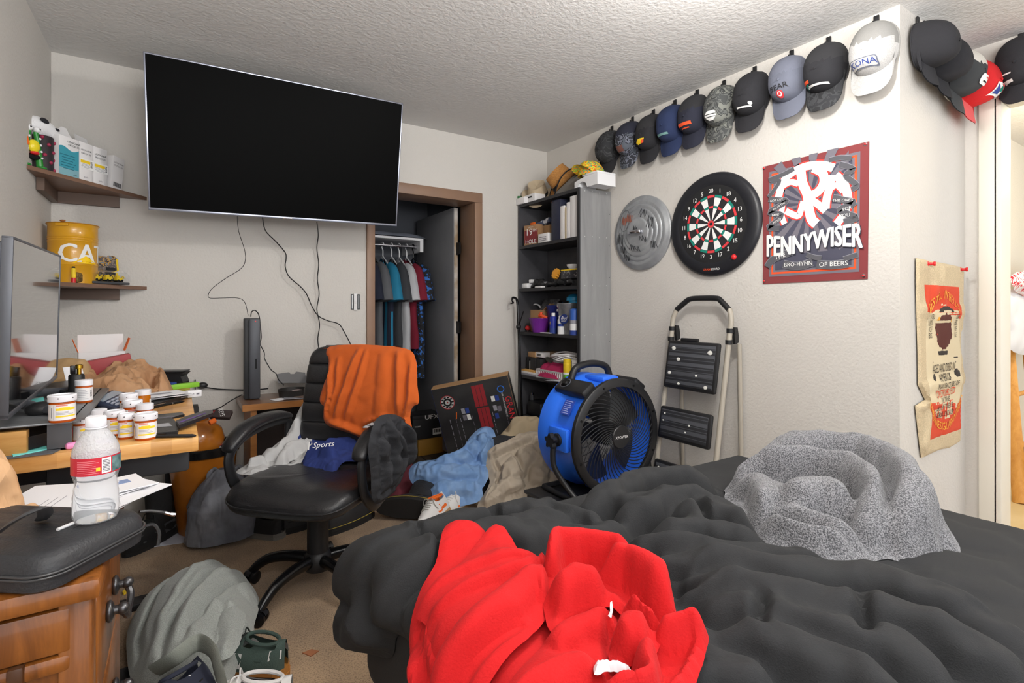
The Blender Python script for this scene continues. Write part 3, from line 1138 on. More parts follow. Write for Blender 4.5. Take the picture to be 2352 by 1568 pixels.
# ---- desk
butcher = wood('butcher_block', (222, 172, 104), (190, 132, 66), (3, 26, 40), 0.4, coat=0.25, boards=('X', 0.045), seam=(214, 206, 196))
DSK = thing('desk', 'butcher block standing desk with black frame along the left wall', 'desk', (-0.235, 2.17, 0))
ZD = 0.83
mb = MB(); mb.box((-0.235, 2.175, ZD - 0.019), (0.568, 1.15, 0.038), butcher, 0.004); mb.build('desk_top', DSK)
mb = MB()
mb.box((-0.235, 1.72, ZD - 0.065), (0.50, 0.05, 0.05), blackp, 0.005); mb.box((-0.235, 2.55, ZD - 0.065), (0.50, 0.05, 0.05), blackp, 0.005)
for y in (1.80, 2.50):
    mb.box((-0.26, y, ZD - 0.06), (0.05, 0.05, 0.06), blackp)
mb.box((-0.2, 2.15, ZD - 0.07), (0.05, 0.8, 0.05), blackp)
mb.build('frame', DSK)
mb = MB(); mb.box((-0.12, 1.70, ZD - 0.075), (0.30, 0.025, 0.072), mat('dark_skirt', (54, 55, 58), 0.6), 0.01); mb.build('cable_tray', DSK)
for y in (2.02, 2.50):
    mb = MB()
    mb.box((-0.26, y, 0.56), (0.07, 0.05, 0.50), blackp, 0.004); mb.box((-0.26, y, 0.24), (0.08, 0.06, 0.46), blackp, 0.004); mb.box((-0.26, y, 0.015), (0.40, 0.07, 0.03), blackp, 0.008)
    mb.build('leg', DSK)

# ---- chest of drawers beside the bed
chw = wood('honey_wood', (156, 94, 38), (96, 52, 18), (26, 26, 3), 0.35, coat=0.3)
chd = mat('dark_wood_dowel', (70, 42, 22), 0.4)
CX0, CX1, CY0, CY1, CZ_ = XL + 0.01, -0.112, 1.08, 1.58, 0.735
CHT = thing('nightstand', 'honey wooden nightstand with iron bail pulls under the black case', 'nightstand', ((CX0 + CX1) / 2, (CY0 + CY1) / 2, 0))
mb = MB()
w2, l2 = CX1 - CX0, CY1 - CY0
mb.box(((CX0 + CX1) / 2, CY0 + 0.022, 0.37), (w2 - 0.06, 0.018, 0.64), chw)
mb.box(((CX0 + CX1) / 2, CY1 - 0.02, 0.37), (w2 - 0.06, 0.02, 0.64), chw)
mb.box((CX0 + 0.03, (CY0 + CY1) / 2, 0.37), (0.02, l2 - 0.05, 0.64), chw)
mb.box((CX1 - 0.045, (CY0 + CY1) / 2, 0.37), (0.02, l2 - 0.05, 0.64), chw)
for (x, y) in ((CX0 + 0.025, CY0 + 0.025), (CX1 - 0.025, CY0 + 0.025), (CX0 + 0.025, CY1 - 0.025), (CX1 - 0.025, CY1 - 0.025)):
    mb.box((x, y, 0.35), (0.044, 0.044, 0.70), chw, 0.005)
mb.box(((CX0 + CX1) / 2, CY0 + 0.012, 0.655), (w2 - 0.06, 0.02, 0.07), chw, 0.004)
mb.box(((CX0 + CX1) / 2, CY0 + 0.010, 0.603), (w2 - 0.06, 0.02, 0.028), chw, 0.008)
mb.build('carcass', CHT)
for i in range(4):
    mb = MB(); mb.box((CX1 - 0.095 - 0.085 * i, CY0 + 0.003, 0.60), (0.020, 0.02, 0.04), chd, 0.004); mb.build('peg', CHT)
mb = MB(); mb.box(((CX0 + CX1) / 2 + 0.004, (CY0 + CY1) / 2 - 0.002, 0.717), (w2 + 0.012, l2 + 0.03, 0.036), chw, 0.010); mb.build('top', CHT)
iron = mat('wrought_iron', (96, 96, 98), 0.32, 0.85, bump=(60, 0.4))
for (z0, z1) in ((0.49, 0.675), (0.27, 0.47), (0.06, 0.255)):
    mb = MB(); mb.box((CX1 - 0.016, (CY0 + CY1) / 2, (z0 + z1) / 2), (0.034, l2 - 0.11, z1 - z0), chw, 0.012)
    dr = mb.build('drawer', CHT)
    ym, zm = (CY0 + CY1) / 2 - 0.04, (z0 + z1) / 2 + 0.015
    mb = MB()
    for s in (-1, 1):
        mb.ell((CX1 + 0.006, ym + 0.055 * s, zm), (0.008, 0.018, 0.02), iron)
        mb.cyl((CX1, ym + 0.055 * s, zm), (CX1 + 0.022, ym + 0.055 * s, zm), 0.008, iron)
        mb.ell((CX1 + 0.026, ym + 0.055 * s, zm), (0.011, 0.011, 0.011), iron)
    mb.tube(smoothpath([(CX1 + 0.024, ym - 0.055, zm), (CX1 + 0.032, ym - 0.045, zm - 0.02), (CX1 + 0.03, ym, zm - 0.035), (CX1 + 0.032, ym + 0.045, zm - 0.02), (CX1 + 0.024, ym + 0.055, zm)], 5), 0.0065, iron, 8)
    mb.build('bail_pull', dr)

# ---- bookcase
ash = mat('black_stained_wood', (58, 58, 62), 0.5, vary=(5, (76, 76, 80)))
ash2 = wood('grey_brushed_panel', (150, 150, 150), (126, 126, 127), (10, 10, 1.2), 0.5)
ash3 = wood('dark_shelf', (44, 44, 47), (34, 34, 37), (10, 10, 1.2), 0.5)
BKX0, BKX1, BKY0, BKY1, BKZ = 2.25, 2.535, 2.655, 3.392, 1.975
SHZ = [0.06, 0.335, 0.652, 0.985, 1.32, 1.65]
BK = thing('bookcase', 'tall black stained bookcase crammed with clutter in the room corner', 'bookcase', ((BKX0 + BKX1) / 2, (BKY0 + BKY1) / 2, 0))
mb = MB(); mb.box(((BKX0 + BKX1) / 2 + 0.002, BKY0 + 0.009, BKZ / 2), (BKX1 - BKX0 - 0.004, 0.018, BKZ), ash2)
mb.box((BKX0 + 0.004, BKY0 + 0.009, BKZ / 2), (0.012, 0.019, BKZ), ash3)
nail = mat('nail_head', (190, 190, 190), 0.4, 0.6)
for z in SHZ[1:] + [BKZ - 0.02]:
    for i in range(4):
        mb.ell((BKX0 + 0.05 + 0.065 * i, BKY0, z + 0.004 * (i % 2)), (0.004, 0.002, 0.004), nail, 8, 5)
for i in range(7):
    mb.ell((BKX1 - 0.012, BKY0, 0.5 + 0.22 * i), (0.003, 0.002, 0.003), blackm, 8, 5)
mb.build('side_panel', BK, 'grey brushed side panel with nail heads')
mb = MB(); mb.box(((BKX0 + BKX1) / 2, BKY1 - 0.009, BKZ / 2), (BKX1 - BKX0, 0.018, BKZ), ash); mb.build('side_panel', BK)
mb = MB(); mb.box((BKX1 - 0.004, (BKY0 + BKY1) / 2, BKZ / 2), (0.008, BKY1 - BKY0 - 0.036, BKZ - 0.02), ash); mb.build('back_panel', BK)
for z in SHZ + [BKZ]:
    mb = MB(); mb.box(((BKX0 + BKX1) / 2 - 0.004, (BKY0 + BKY1) / 2, z - 0.011), (BKX1 - BKX0 - 0.010, BKY1 - BKY0 - 0.037, 0.022), ash3); mb.build('shelf' if z < BKZ else 'top', BK)

# ---- television on its wall arm
TV = thing('television', 'large flat black screen television tilted on a wall bracket', 'television', (0.495, 2.951, 1.64))
MT = Matrix.Translation((0.495, 2.951, 1.998)) @ Euler((0.208, -0.022, 0.0), 'XYZ').to_matrix().to_4x4()
mb = MB(MT)
silver = mat('silver_bezel', (150, 154, 168), 0.3, 0.8)
for (c, s) in (((0, 0, 0.349), (1.23, 0.03, 0.008)), ((0, 0, -0.347), (1.23, 0.034, 0.012)), ((-0.611, 0, 0), (0.008, 0.03, 0.705)), ((0.611, 0, 0), (0.008, 0.03, 0.705))):
    mb.box(c, s, silver, 0.002)
mb.build('bezel', TV)
mb = MB(MT); mb.box((0, -0.004, 0.001), (1.214, 0.012, 0.69), mat('dark_screen', (1, 1, 1), 0.5, spec=0.05)); mb.build('screen', TV)
mb = MB(MT); mb.box((0, 0.022, 0), (1.20, 0.03, 0.68), blackp, 0.006); mb.box((0, 0.05, -0.08), (0.9, 0.03, 0.42), blackp, 0.01)
mb.box((0.0, -0.012, -0.3485), (0.05, 0.012, 0.010), chrome, 0.002)
mb.build('back_shell', TV)
mb = MB()
mb.box((0.5, 3.383, 1.98), (0.08, 0.02, 0.3), blackm); mb.box((0.5, 3.03, 1.98), (0.30, 0.03, 0.25), blackm)
mb.tube([(0.5, 3.37, 2.02), (0.68, 3.2, 2.02), (0.5, 3.05, 2.02)], 0.016, blackm); mb.tube([(0.5, 3.37, 1.94), (0.68, 3.2, 1.94), (0.5, 3.05, 1.94)], 0.016, blackm)
mb.build('wall_arm', TV)

# ---- computer monitor
MON = thing('monitor', 'grey framed computer monitor turned edge-on at the left of the desk', 'monitor', (-0.33, 1.95, 0.905))
MM = Matrix.Translation((-0.328, 1.944, 1.133)) @ Euler((0.025, -0.022, 1.598), 'XYZ').to_matrix().to_4x4()
mg = mat('monitor_frame', (84, 86, 92), 0.4, 0.3)
mb = MB(MM)
for (c, s) in (((0, 0.004, 0.203), (0.71, 0.02, 0.006)), ((0, 0.004, -0.201), (0.71, 0.02, 0.012)), ((-0.352, 0.004, 0), (0.006, 0.02, 0.41)), ((0.352, 0.004, 0), (0.006, 0.02, 0.41))):
    mb.box(c, s, mg, 0.0015)
mb.build('bezel', MON)
mb = MB(MM); mb.box((0, 0.002, 0.002), (0.70, 0.012, 0.398), mat('glossy_screen', (14, 15, 17), 0.03, coat=1.0, spec=0.8)); mb.build('screen', MON)
mb = MB(MM); mb.box((0, 0.022, 0), (0.69, 0.022, 0.39), mg, 0.008); mb.box((0, 0.04, -0.03), (0.25, 0.03, 0.2), mg, 0.01); mb.build('back_shell', MON)
mb = MB()
mb.box((-0.375, 1.93, 1.02), (0.03, 0.07, 0.22), mg, 0.006)
for y in (1.70, 2.16):
    mb.tube(smoothpath([(-0.375, 1.93, 0.93), (-0.33, 1.93 + (y - 1.93) * 0.5, 0.92), (-0.24, y, 0.911)], 4), [(0.018 - 0.001 * i, 0.012 - 0.0006 * i) for i in range(9)], mg, 10)
mb.build('stand', MON)

# ---- monitor riser
RS = thing('monitor_riser', 'grey metal monitor riser shelf on the desk', 'riser', (-0.35, 1.95, ZD))
gs = mat('riser_steel', (128, 131, 134), 0.4, 0.55)
mb = MB(); mb.box((-0.355, 1.945, 0.897), (0.29, 0.66, 0.005), gs, 0.002)
mb.prism([(-0.215, 1.615), (-0.19, 1.65), (-0.19, 2.2), (-0.215, 2.27)], 0.8945, 0.8995, gs)
mb.build('shelf', RS)
for y in (1.63, 2.26):
    mb = MB(); mb.box((-0.235, y, 0.863), (0.045, 0.004, 0.065), greym); mb.box((-0.235, y + 0.015, 0.8325), (0.045, 0.034, 0.004), greym); mb.build('leg', RS)
    mb = MB(); mb.box((-0.47, y, 0.863), (0.045, 0.004, 0.065), greym); mb.box((-0.47, y + 0.015, 0.8325), (0.045, 0.034, 0.004), greym); mb.build('leg', RS)

# ---- small side desk behind the chair
sdw = wood('brown_laminate', (120, 84, 58), (92, 60, 40), (14, 3, 30), 0.3, coat=0.3)
SD = thing('side_table', 'low brown laminate side table against the back wall under the cables', 'table', (0.65, 3.22, 0))
mb = MB(); mb.box((0.655, 3.222, 0.642), (0.73, 0.334, 0.036), sdw, 0.003); mb.build('table_top', SD)
edgew = wood('orange_edge', (176, 120, 66), (150, 96, 48), (3, 30, 30), 0.4)
mb = MB(); mb.box((0.655, 3.052, 0.642), (0.73, 0.006, 0.034), edgew); mb.build('edge_band', SD)
for x in (0.345, 0.985):
    mb = MB(); mb.box((x, 3.225, 0.312), (0.03, 0.32, 0.624), edgew if x < 0.5 else sdw); mb.build('side_panel', SD)
mb = MB(); mb.box((0.665, 3.36, 0.33), (0.61, 0.015, 0.58), mat('dark_back', (40, 30, 26), 0.6)); mb.build('back_panel', SD)

# ---- step ladder leaning on the right wall
LD = thing('step_ladder', 'folding step ladder with beige rails and black waffle treads against the wall', 'ladder', (2.40, 1.86, 0))
beige = mat('beige_rail', (164, 157, 145), 0.45)
tread = mat('black_tread', (42, 43, 46), 0.6)
nt, p = nodes_of(tread)
br = nt.nodes.new('ShaderNodeTexBrick'); br.inputs['Scale'].default_value = 28; br.inputs['Mortar Size'].default_value = 0.045
mp = nt.nodes.new('ShaderNodeMapping'); mp.inputs['Rotation'].default_value = (R(90), 0, R(90))
tc = nt.nodes.new('ShaderNodeTexCoord'); bu = nt.nodes.new('ShaderNodeBump'); bu.inputs['Strength'].default_value = 1.0; bu.inputs['Distance'].default_value = 0.004
nt.links.new(tc.outputs['Object'], mp.inputs[0]); nt.links.new(mp.outputs[0], br.inputs['Vector']); nt.links.new(br.outputs['Fac'], bu.inputs['Height']); nt.links.new(bu.outputs['Normal'], p.inputs['Normal'])
cr = nt.nodes.new('ShaderNodeValToRGB'); cr.color_ramp.elements[0].color = rgb(40, 41, 45); cr.color_ramp.elements[1].color = rgb(74, 76, 82)
nt.links.new(br.outputs['Fac'], cr.inputs['Fac']); nt.links.new(cr.outputs['Color'], p.inputs['Base Color'])


def lx(z, d=0.0):
    return 2.475 - (1.2 - z) * 0.175 - d


YL, YR = 2.05, 1.67
for y in (YL, YR):
    mb = MB(); mb.cyl((lx(0.012), y, 0.012), (lx(1.06), y, 1.06), 0.014, beige, 12); mb.build('rail', LD)
    mb = MB(); mb.cyl((2.512, y - 0.03, 0.012), (2.50, y - 0.02, 0.98), 0.012, beige, 12); mb.build('rear_rail', LD)
    mb = MB()
    for z in (1.05, 0.99):
        mb.cyl((lx(z), y, z - 0.012), (lx(z), y, z + 0.012), 0.018, blackp)
    mb.prism([(-0.012, -0.04), (0.018, -0.035), (0.022, 0), (0.016, 0.045), (-0.012, 0.05)], -0.008, 0.008, blackp, M=frame((lx(1.02) + 0.03, y - 0.012, 1.02), (1, 0, 0.1), (0, -1, 0)))
    mb.build('joint', LD)
    mb = MB(); mb.cyl((lx(0.0), y, 0.0), (lx(0.03), y, 0.03), 0.018, blackp); mb.build('foot', LD)
for y0, y1, s in ((YL, YL - 0.08, 1), (YR, YR + 0.07, 1)):
    mb = MB(); mb.tube(smoothpath([(lx(1.05), y0, 1.05), (lx(1.11), y0 * 1.0, 1.11), (lx(1.165), y0 * 0.75 + y1 * 0.25, 1.165)], 5), 0.014, beige, 12); mb.build('rail', LD)
mb = MB()
mb.tube(smoothpath([(lx(1.16), YL - 0.018, 1.16), (lx(1.2), YL - 0.075, 1.205), (lx(1.215), YL - 0.11, 1.222), (lx(1.215), 1.86, 1.225), (lx(1.215), YR + 0.10, 1.222), (lx(1.2), YR + 0.07, 1.205), (lx(1.16), YR + 0.018, 1.16)], 4), 0.0155, blackp, 12)
mb.build('handle', LD)
splat = mat('white_paint_spot', (222, 222, 216), 0.7)
rng = random.Random(5)
for (zt, zb, dd) in ((0.985, 0.715, 0.035), (0.615, 0.435, 0.035), (0.32, 0.14, 0.035)):
    zc = (zt + zb) / 2
    M = frame((lx(zc, dd), (YL + YR) / 2, zc), (0, -1, 0), (-1, 0, 0.175))
    mb = MB()
    mb.box((0, 0, 0), (0.34, zt - zb, 0.026), blackp, 0.012, M=M)
    mb.box((0, 0, 0.0125), (0.305, zt - zb - 0.035, 0.006), tread, 0.002, M=M)
    spots = [(-0.12, 0.09, .012), (0.12, 0.08, .013), (-0.08, 0.03, .011), (-0.13, -0.05, .010), (0.115, -0.105, .010), (-0.06, -0.105, .008), (0.05, -0.05, .007)] if zt > 0.9 else [(-0.13, 0.05, .006), (-0.135, 0.01, .005), (0.04, 0.01, .006), (0.02, -0.03, .005)]
    for (a, b, r) in spots:
        mb.ell((a, b, 0.0165), (r, r * 0.8, 0.0015), splat, 9, 5, M=M, fn=lambda q: q * (1 + 0.35 * rng.random()))
    st = mb.build('tread', LD)
    if zt > 0.9:
        mb = MB(); mb.box((-0.03, (zt - zb) / 2 + 0.008, 0), (0.12, 0.02, 0.014), blackp, 0.006, M=M); mb.build('catch', st)

# ---- floor fan on a black crate
FC = Vector((1.955, 2.01, 0.49))
fblue = mat('blue_plastic', (44, 112, 236), 0.38, bump=(500, 0.05))
fblk = mat('fan_black', (30, 30, 32), 0.4)
CR = thing('storage_box', 'low black box the blue fan stands on', 'box', (1.93, 2.10, 0))
mb = MB(); mb.box((1.93, 2.10, 0.086), (0.66, 0.46, 0.15), mat('box_black', (36, 36, 38), 0.5), 0.012); mb.build('body', CR)
mb = MB(); mb.box((1.93, 2.10, 0.170), (0.68, 0.48, 0.02), MATS['box_black'], 0.006); mb.build('lid', CR)
FAN = thing('fan', 'big blue drum floor fan with a black spiral grille', 'fan', (FC.x, FC.y + 0.12, 0.204))
MF = Matrix.Translation(FC) @ Matrix.Rotation(R(90), 4, 'X') @ Matrix.Rotation(R(0), 4, 'Y')
mb = MB(MF)
mb.lathe([(0.252, 0.0), (0.268, 0.0), (0.268, -0.02), (0.262, -0.05), (0.262, -0.13), (0.272, -0.17), (0.284, -0.19), (0.284, -0.262), (0.276, -0.268), (0.262, -0.268), (0.250, -0.2), (0.245, -0.02), (0.252, 0.0)], fblue, 72, cap=False)
for a in (0, 90, 180, 270):
    c, s = math.cos(R(a)), math.sin(R(a))
    mb.box((c * 0.27, s * 0.27, -0.11), (0.03 if abs(c) > .5 else 0.11, 0.03 if abs(s) > .5 else 0.11, 0.14), fblue, 0.012)
for k in range(3):
    a = R(90 + 120 * k)
    mb.tube([(0.05 * math.cos(a), 0.05 * math.sin(a), -0.2), (0.25 * math.cos(a), 0.25 * math.sin(a), -0.2)], [(0.02, 0.012)] * 2, fblue, 8)
mb.build('housing', FAN)
mb = MB(MF)
mb.lathe([(0.237, 0.004), (0.24, 0.012), (0.272, 0.012), (0.279, 0.006), (0.279, -0.012), (0.268, -0.016), (0.237, -0.006), (0.237, 0.004)], fblk, 72, cap=False)
for k in range(8):
    a = R(22 + 45 * k)
    mb.lathe([(0.006, 0.012), (0.0055, 0.015), (0.0, 0.015)], blackm, 10, M=T(0.257 * math.cos(a), 0.257 * math.sin(a), 0))
mb.build('front_ring', FAN)
mb = MB(MF)
for k in range(46):
    a0 = 2 * PI * k / 46
    pts = []
    for i in range(11):
        t = i / 10
        r = 0.05 + 0.19 * t
        a = a0 + 1.25 * (t ** 0.75)
        pts.append((r * math.cos(a), r * math.sin(a), 0.006 + 0.016 * math.sin(PI * (0.5 + t / 2))))
    mb.tube(pts, 0.0023, fblk, 6)
mb.build('grille', FAN)
mb = MB(MF); mb.lathe([(0.056, 0.012), (0.056, 0.026), (0.052, 0.030), (0.0, 0.031)], fblk, 40)
mb.text('XPOWER', 0.019, mat('white_print', (232, 232, 232), 0.6), T(0, 0, 0.0325), sp=1.05)
mb.build('hub', FAN)
mb = MB(MF)
for k in range(5):
    a0 = 2 * PI * k / 5
    mb.grid(lambda u, v: Vector(((0.05 + 0.185 * u) * math.cos(a0 + 0.95 * v + 0.25 * u), (0.05 + 0.185 * u) * math.sin(a0 + 0.95 * v + 0.25 * u), -0.075 - 0.055 * v)), 8, 8, fblk)
mb.lathe([(0.06, -0.14), (0.06, -0.05), (0.0, -0.045)], fblk, 24)
mb.build('blades', FAN)
mb = MB(MF)
for r in (0.08, 0.12, 0.16, 0.20, 0.24):
    mb.tube([(r * math.cos(t), r * math.sin(t), -0.262) for t in [2 * PI * i / 40 for i in range(40)]], 0.0018, fblk, 5, closed=True)
for k in range(16):
    a = 2 * PI * k / 16
    mb.tube([(0.06 * math.cos(a), 0.06 * math.sin(a), -0.262), (0.262 * math.cos(a), 0.262 * math.sin(a), -0.262)], 0.0018, fblk, 5)
mb.build('rear_grille', FAN)
mb = MB()
hy = FC.y + 0.19
mb.tube(smoothpath([(FC.x - 0.13, hy, FC.z + 0.26), (FC.x - 0.10, hy, FC.z + 0.315), (FC.x, hy, FC.z + 0.335), (FC.x + 0.10, hy, FC.z + 0.315), (FC.x + 0.13, hy, FC.z + 0.26)], 6), 0.018, fblk, 12)
mb.build('handle', FAN)
for s in (-1, 1):
    a = R(90 + 36 * (-s))
    mb = MB(Matrix.Translation((FC.x, FC.y + 0.12, FC.z)) @ Matrix.Rotation(-R(90) + a if s > 0 else a - R(90), 4, 'Y').inverted())
    mb.box((0, 0.0, 0.285), (0.085, 0.22, 0.045), fblk, 0.012)
    if s < 0:
        mb.lathe([(0.022, 0.306), (0.022, 0.314), (0.016, 0.322), (0, 0.322)], blackm, 20, M=T(0, 0.05, 0))
        mb.lathe([(0.028, 0.306), (0.030, 0.310), (0.026, 0.311)], silver, 24, M=T(0, 0.05, 0), cap=False)
    mb.build('control_box' if s < 0 else 'cord_box', FAN)
mb = MB(Matrix.Translation((FC.x, FC.y + 0.11, FC.z)) @ Matrix.Rotation(R(-58), 4, 'Y'))
mb.box((0, -0.03, 0.286), (0.075, 0.07, 0.002), mat('spec_label', (40, 70, 170), 0.6))
for i in range(7):
    mb.box((-0.03 + 0.01 * i, -0.03 + 0.004 * (i % 3), 0.2875), (0.003, 0.05 - 0.006 * (i % 3), 0.0006), mat('label_print', (170, 180, 225), 0.6))
mb.build('spec_label', FAN)
mb = MB()
yb = FC.y + 0.10
for s in (-1, 1):
    mb.tube(smoothpath([(FC.x + 0.305 * s, yb, FC.z - 0.015), (FC.x + 0.315 * s, yb, FC.z - 0.06), (FC.x + 0.31 * s, yb - 0.01, FC.z - 0.13), (FC.x + 0.27 * s, yb - 0.06, FC.z - 0.22), (FC.x + 0.25 * s, yb - 0.12, FC.z - 0.272)], 6), 0.0135, fblk, 12)
    mb.tube([(FC.x + 0.25 * s, yb - 0.12, FC.z - 0.272), (FC.x + 0.25 * s, yb + 0.16, FC.z - 0.272)], 0.0135, fblk, 12)
mb.tube([(FC.x - 0.25, yb + 0.16, FC.z - 0.272), (FC.x + 0.25, yb + 0.16, FC.z - 0.272)], 0.0135, fblk, 12)
mb.build('stand', FAN)
for s in (-1, 1):
    mb = MB(Matrix.Translation((FC.x + 0.285 * s, yb, FC.z)) @ Matrix.Rotation(R(90) * s, 4, 'Y'))
    mb.lathe([(0.03, 0), (0.03, 0.012), (0.018, 0.016), (0.018, 0.03)], fblk, 20)
    prof = [(0.030 + 0.007 * math.cos(5 * 2 * PI * i / 40)) for i in range(40)]
    mb.prism([(prof[i] * math.cos(2 * PI * i / 40), prof[i] * math.sin(2 * PI * i / 40)) for i in range(40)], 0.03, 0.052, fblk, smooth=True)
    mb.build('knob', FAN)

FAN.scale = (1.09, 1.09, 1.09)
FAN.location.z = 0.182
# ================================================================ things on the walls
inkw = mat('print_white', (232, 232, 230), 0.7)
inkk = mat('print_black', (26, 26, 28), 0.7)
inkr = mat('print_red', (212, 60, 66), 0.6)
inkg = mat('print_green', (22, 128, 112), 0.6)
inko = mat('print_orange', (230, 84, 42), 0.6)
inky = mat('print_yellow', (236, 200, 40), 0.6)
inkb = mat('print_blue', (44, 66, 140), 0.6)
redpl = mat('red_plastic', (204, 40, 44), 0.3)


def rwall(u, v, d=0.0):
    return atx(u, v, XR - d)


MRW = lambda o: frame(o, (0, -1, 0), (-1, 0, 0))
MNW = lambda o: frame(o, (1, 0, 0), (0, -1, 0))

# ---- caps
blackc = mat('black_twill', (38, 38, 42), 0.9, bump=(500, 0.3))
meshk = mat('black_mesh', (52, 52, 55), 0.9, bump=(900, 0.8))
navy = mat('navy_twill', (38, 50, 84), 0.9, bump=(500, 0.3))
darknavy = mat('dark_navy_twill', (40, 42, 56), 0.9, bump=(500, 0.3))
slate = mat('slate_twill', (104, 108, 122), 0.9, bump=(500, 0.3))
slatem = mat('slate_mesh', (122, 126, 142), 0.9, bump=(900, 0.8))
lgrey = heather('light_grey_twill', (176, 175, 174), (196, 195, 193), 300)
lmesh = mat('light_mesh', (160, 159, 156), 0.9, bump=(900, 0.8))
camo = patches('grey_camo', [(74, 76, 76), (104, 106, 104), (60, 62, 62), (124, 126, 120)], 22)
camo2 = patches('blue_grey_camo', [(52, 54, 62), (120, 124, 138), (40, 42, 50), (88, 94, 104)], 20)
camo3 = patches('dark_camo', [(46, 47, 50), (62, 63, 66), (40, 41, 43)], 24)
redc = mat('red_twill', (206, 34, 38), 0.85, bump=(500, 0.3))
whitec = mat('white_mesh', (214, 210, 202), 0.9, bump=(900, 0.6))


def crown_z(x, y, W, L, H):
    sh, z = 0.0, 0.0
    for _ in range(4):
        yy = y + sh
        b = L if yy > 0 else L * 0.92
        r = min(1.0, (abs(x / W) ** 2.27 + abs(yy / b) ** 2.27) ** 0.44)
        c = r ** (1 / 0.72)
        s2 = max(0.0, 1 - c * c)
        z, sh = H * s2 ** 0.475, 0.02 * s2
    return z


def cap(label, M, front, back, brim, logo=None, W=0.088, L=0.12, H=0.115, tilt=0.0, brimlen=0.085, under=None, hook=True, hooklabel=None, seed=1, group='caps hung in a row along the ceiling'):
    base = M @ Matrix.Rotation(tilt, 4, 'Z')
    t = thing('baseball_cap', label, 'cap', tuple((base @ Vector((0, -0.19, 0.02)))), 0, group)
    rng = random.Random(seed)
    mb = MB(base)
    nu, nv = 32, 10
    vs_, ff, fb = [], [], []
    for i in range(nv + 1):
        ph = (PI / 2) * i / nv
        for j in range(nu):
            a = 2 * PI * j / nu
            cx, sx = math.cos(a), math.sin(a)
            r = math.cos(ph) ** 0.72
            x = W * math.copysign(abs(cx) ** 0.88, cx) * r
            y = (L if sx > 0 else L * 0.92) * math.copysign(abs(sx) ** 0.88, sx) * r
            z = H * math.sin(ph) ** 0.95
            dent = 0.006 * float(perlin(x * 16 + seed, y * 16, seed)) + (0.010 * float(perlin(x * 9, y * 9 + seed, seed + 4)) if sx > 0 else 0)
            y -= 0.02 * math.sin(ph) ** 2
            vs_.append(Vector((x, y, 0.012 + z + dent * math.sin(ph))))
    for i in range(nv):
        for j in range(nu):
            f = (i * nu + j, i * nu + (j + 1) % nu, (i + 1) * nu + (j + 1) % nu, (i + 1) * nu + j)
            c = sum((vs_[k] for k in f), Vector()) / 4
            (ff if c.y < 0.012 else fb).append(f)
    mb.add(vs_, ff, front, True)
    mb.add(vs_, fb, back, True)
    # sweatband rim and back strap
    mb.tube([Vector((W * 1.0 * math.copysign(abs(math.cos(a)) ** 0.88, math.cos(a)), (L if math.sin(a) > 0 else L * 0.92) * math.copysign(abs(math.sin(a)) ** 0.88, math.sin(a)), 0.011)) for a in [2 * PI * i / 36 for i in range(36)]], 0.003, back, 5, closed=True)
    mb.build('crown', t)
    mb = MB(base)
    mb.ell((0, -0.018, 0.013 + H), (0.007, 0.007, 0.004), front, 10, 6)
    mb.build('button', t)
    mb = MB(base)

    def bf(u, v, o=0.0):
        s = 2 * u - 1
        x = W * 0.98 * s * (1.0 + 0.05 * v) * (1 - 0.06 * v * v)
        y0 = -L * 0.92 * max(0.0, 1 - abs(s) ** 2.2) ** (1 / 2.2) * 0.98
        y1 = -L * 0.92 * 0.55 - (brimlen + L * 0.40) * max(0.0, 1 - abs(s) ** 3.2) ** 0.42
        if abs(s) > 0.999:
            y1 = y0
        y = y0 + (y1 - y0) * v
        z = 0.022 + 0.032 * (1 - s * s) + 0.016 * v - 0.004 * o
        return Vector((x, y, z))
    mb.grid(lambda u, v: bf(u, v), 24, 8, brim)
    mb.grid(lambda u, v: bf(1 - u, v, 1), 24, 8, under or brim)
    mb.build('brim', t)
    if logo:
        lb = MB()
        logo(lb, lambda x, y, d=0.002: base @ Vector((x, y, 0.017 + crown_z(x, y, W, L, H) + d * 1.2)))
        lb.build('emblem', t)
    if hook:
        hb = MB(M)
        hb.box((0.0, L + 0.012, 0.004), (0.022, 0.05, 0.008), blackp, 0.003)
        hb.box((0.0, L - 0.008, 0.014), (0.012, 0.012, 0.024), blackp, 0.003)
        hb.box((0.0, L - 0.002, 0.027), (0.012, 0.022, 0.006), blackp, 0.002)
        hb.build('wall_hook', label=hooklabel or ('black wall hook holding the ' + ' '.join(label.split(' hung')[0].split(' on ')[0].split()[:10])), cat='hook', group='hooks under the caps')
    return t


def ltext(s, size, m, cx, cy, rot=0.0, sx=1.0):
    def fn(mb, S):
        vs_, fs = text_cut(s, size, 0.007)
        c, sn = math.cos(rot), math.sin(rot)
        mb.add([S(cx + (v.x * sx) * c - v.y * sn, cy + v.x * sx * sn + v.y * c) for v in vs_], fs, m)
    return fn


def lpatch(poly, m, d=0.0015, inner=None):
    def fn(mb, S):
        P = resample(poly, 0.006)
        cx, cy = sum(p[0] for p in P) / len(P), sum(p[1] for p in P) / len(P)
        vs_ = [S(cx, cy, d)] + [S(cx + (p[0] - cx) * 0.5, cy + (p[1] - cy) * 0.5, d) for p in P] + [S(p[0], p[1], d) for p in P]
        k = len(P)
        fs = [(0, 1 + i, 1 + (i + 1) % k) for i in range(k)] + [(1 + i, 1 + k + i, 1 + k + (i + 1) % k, 1 + (i + 1) % k) for i in range(k)]
        mb.add(vs_, fs, m, True)
    return fn


def both(*fs):
    def fn(mb, S):
        for f in fs:
            f(mb, S)
    return fn


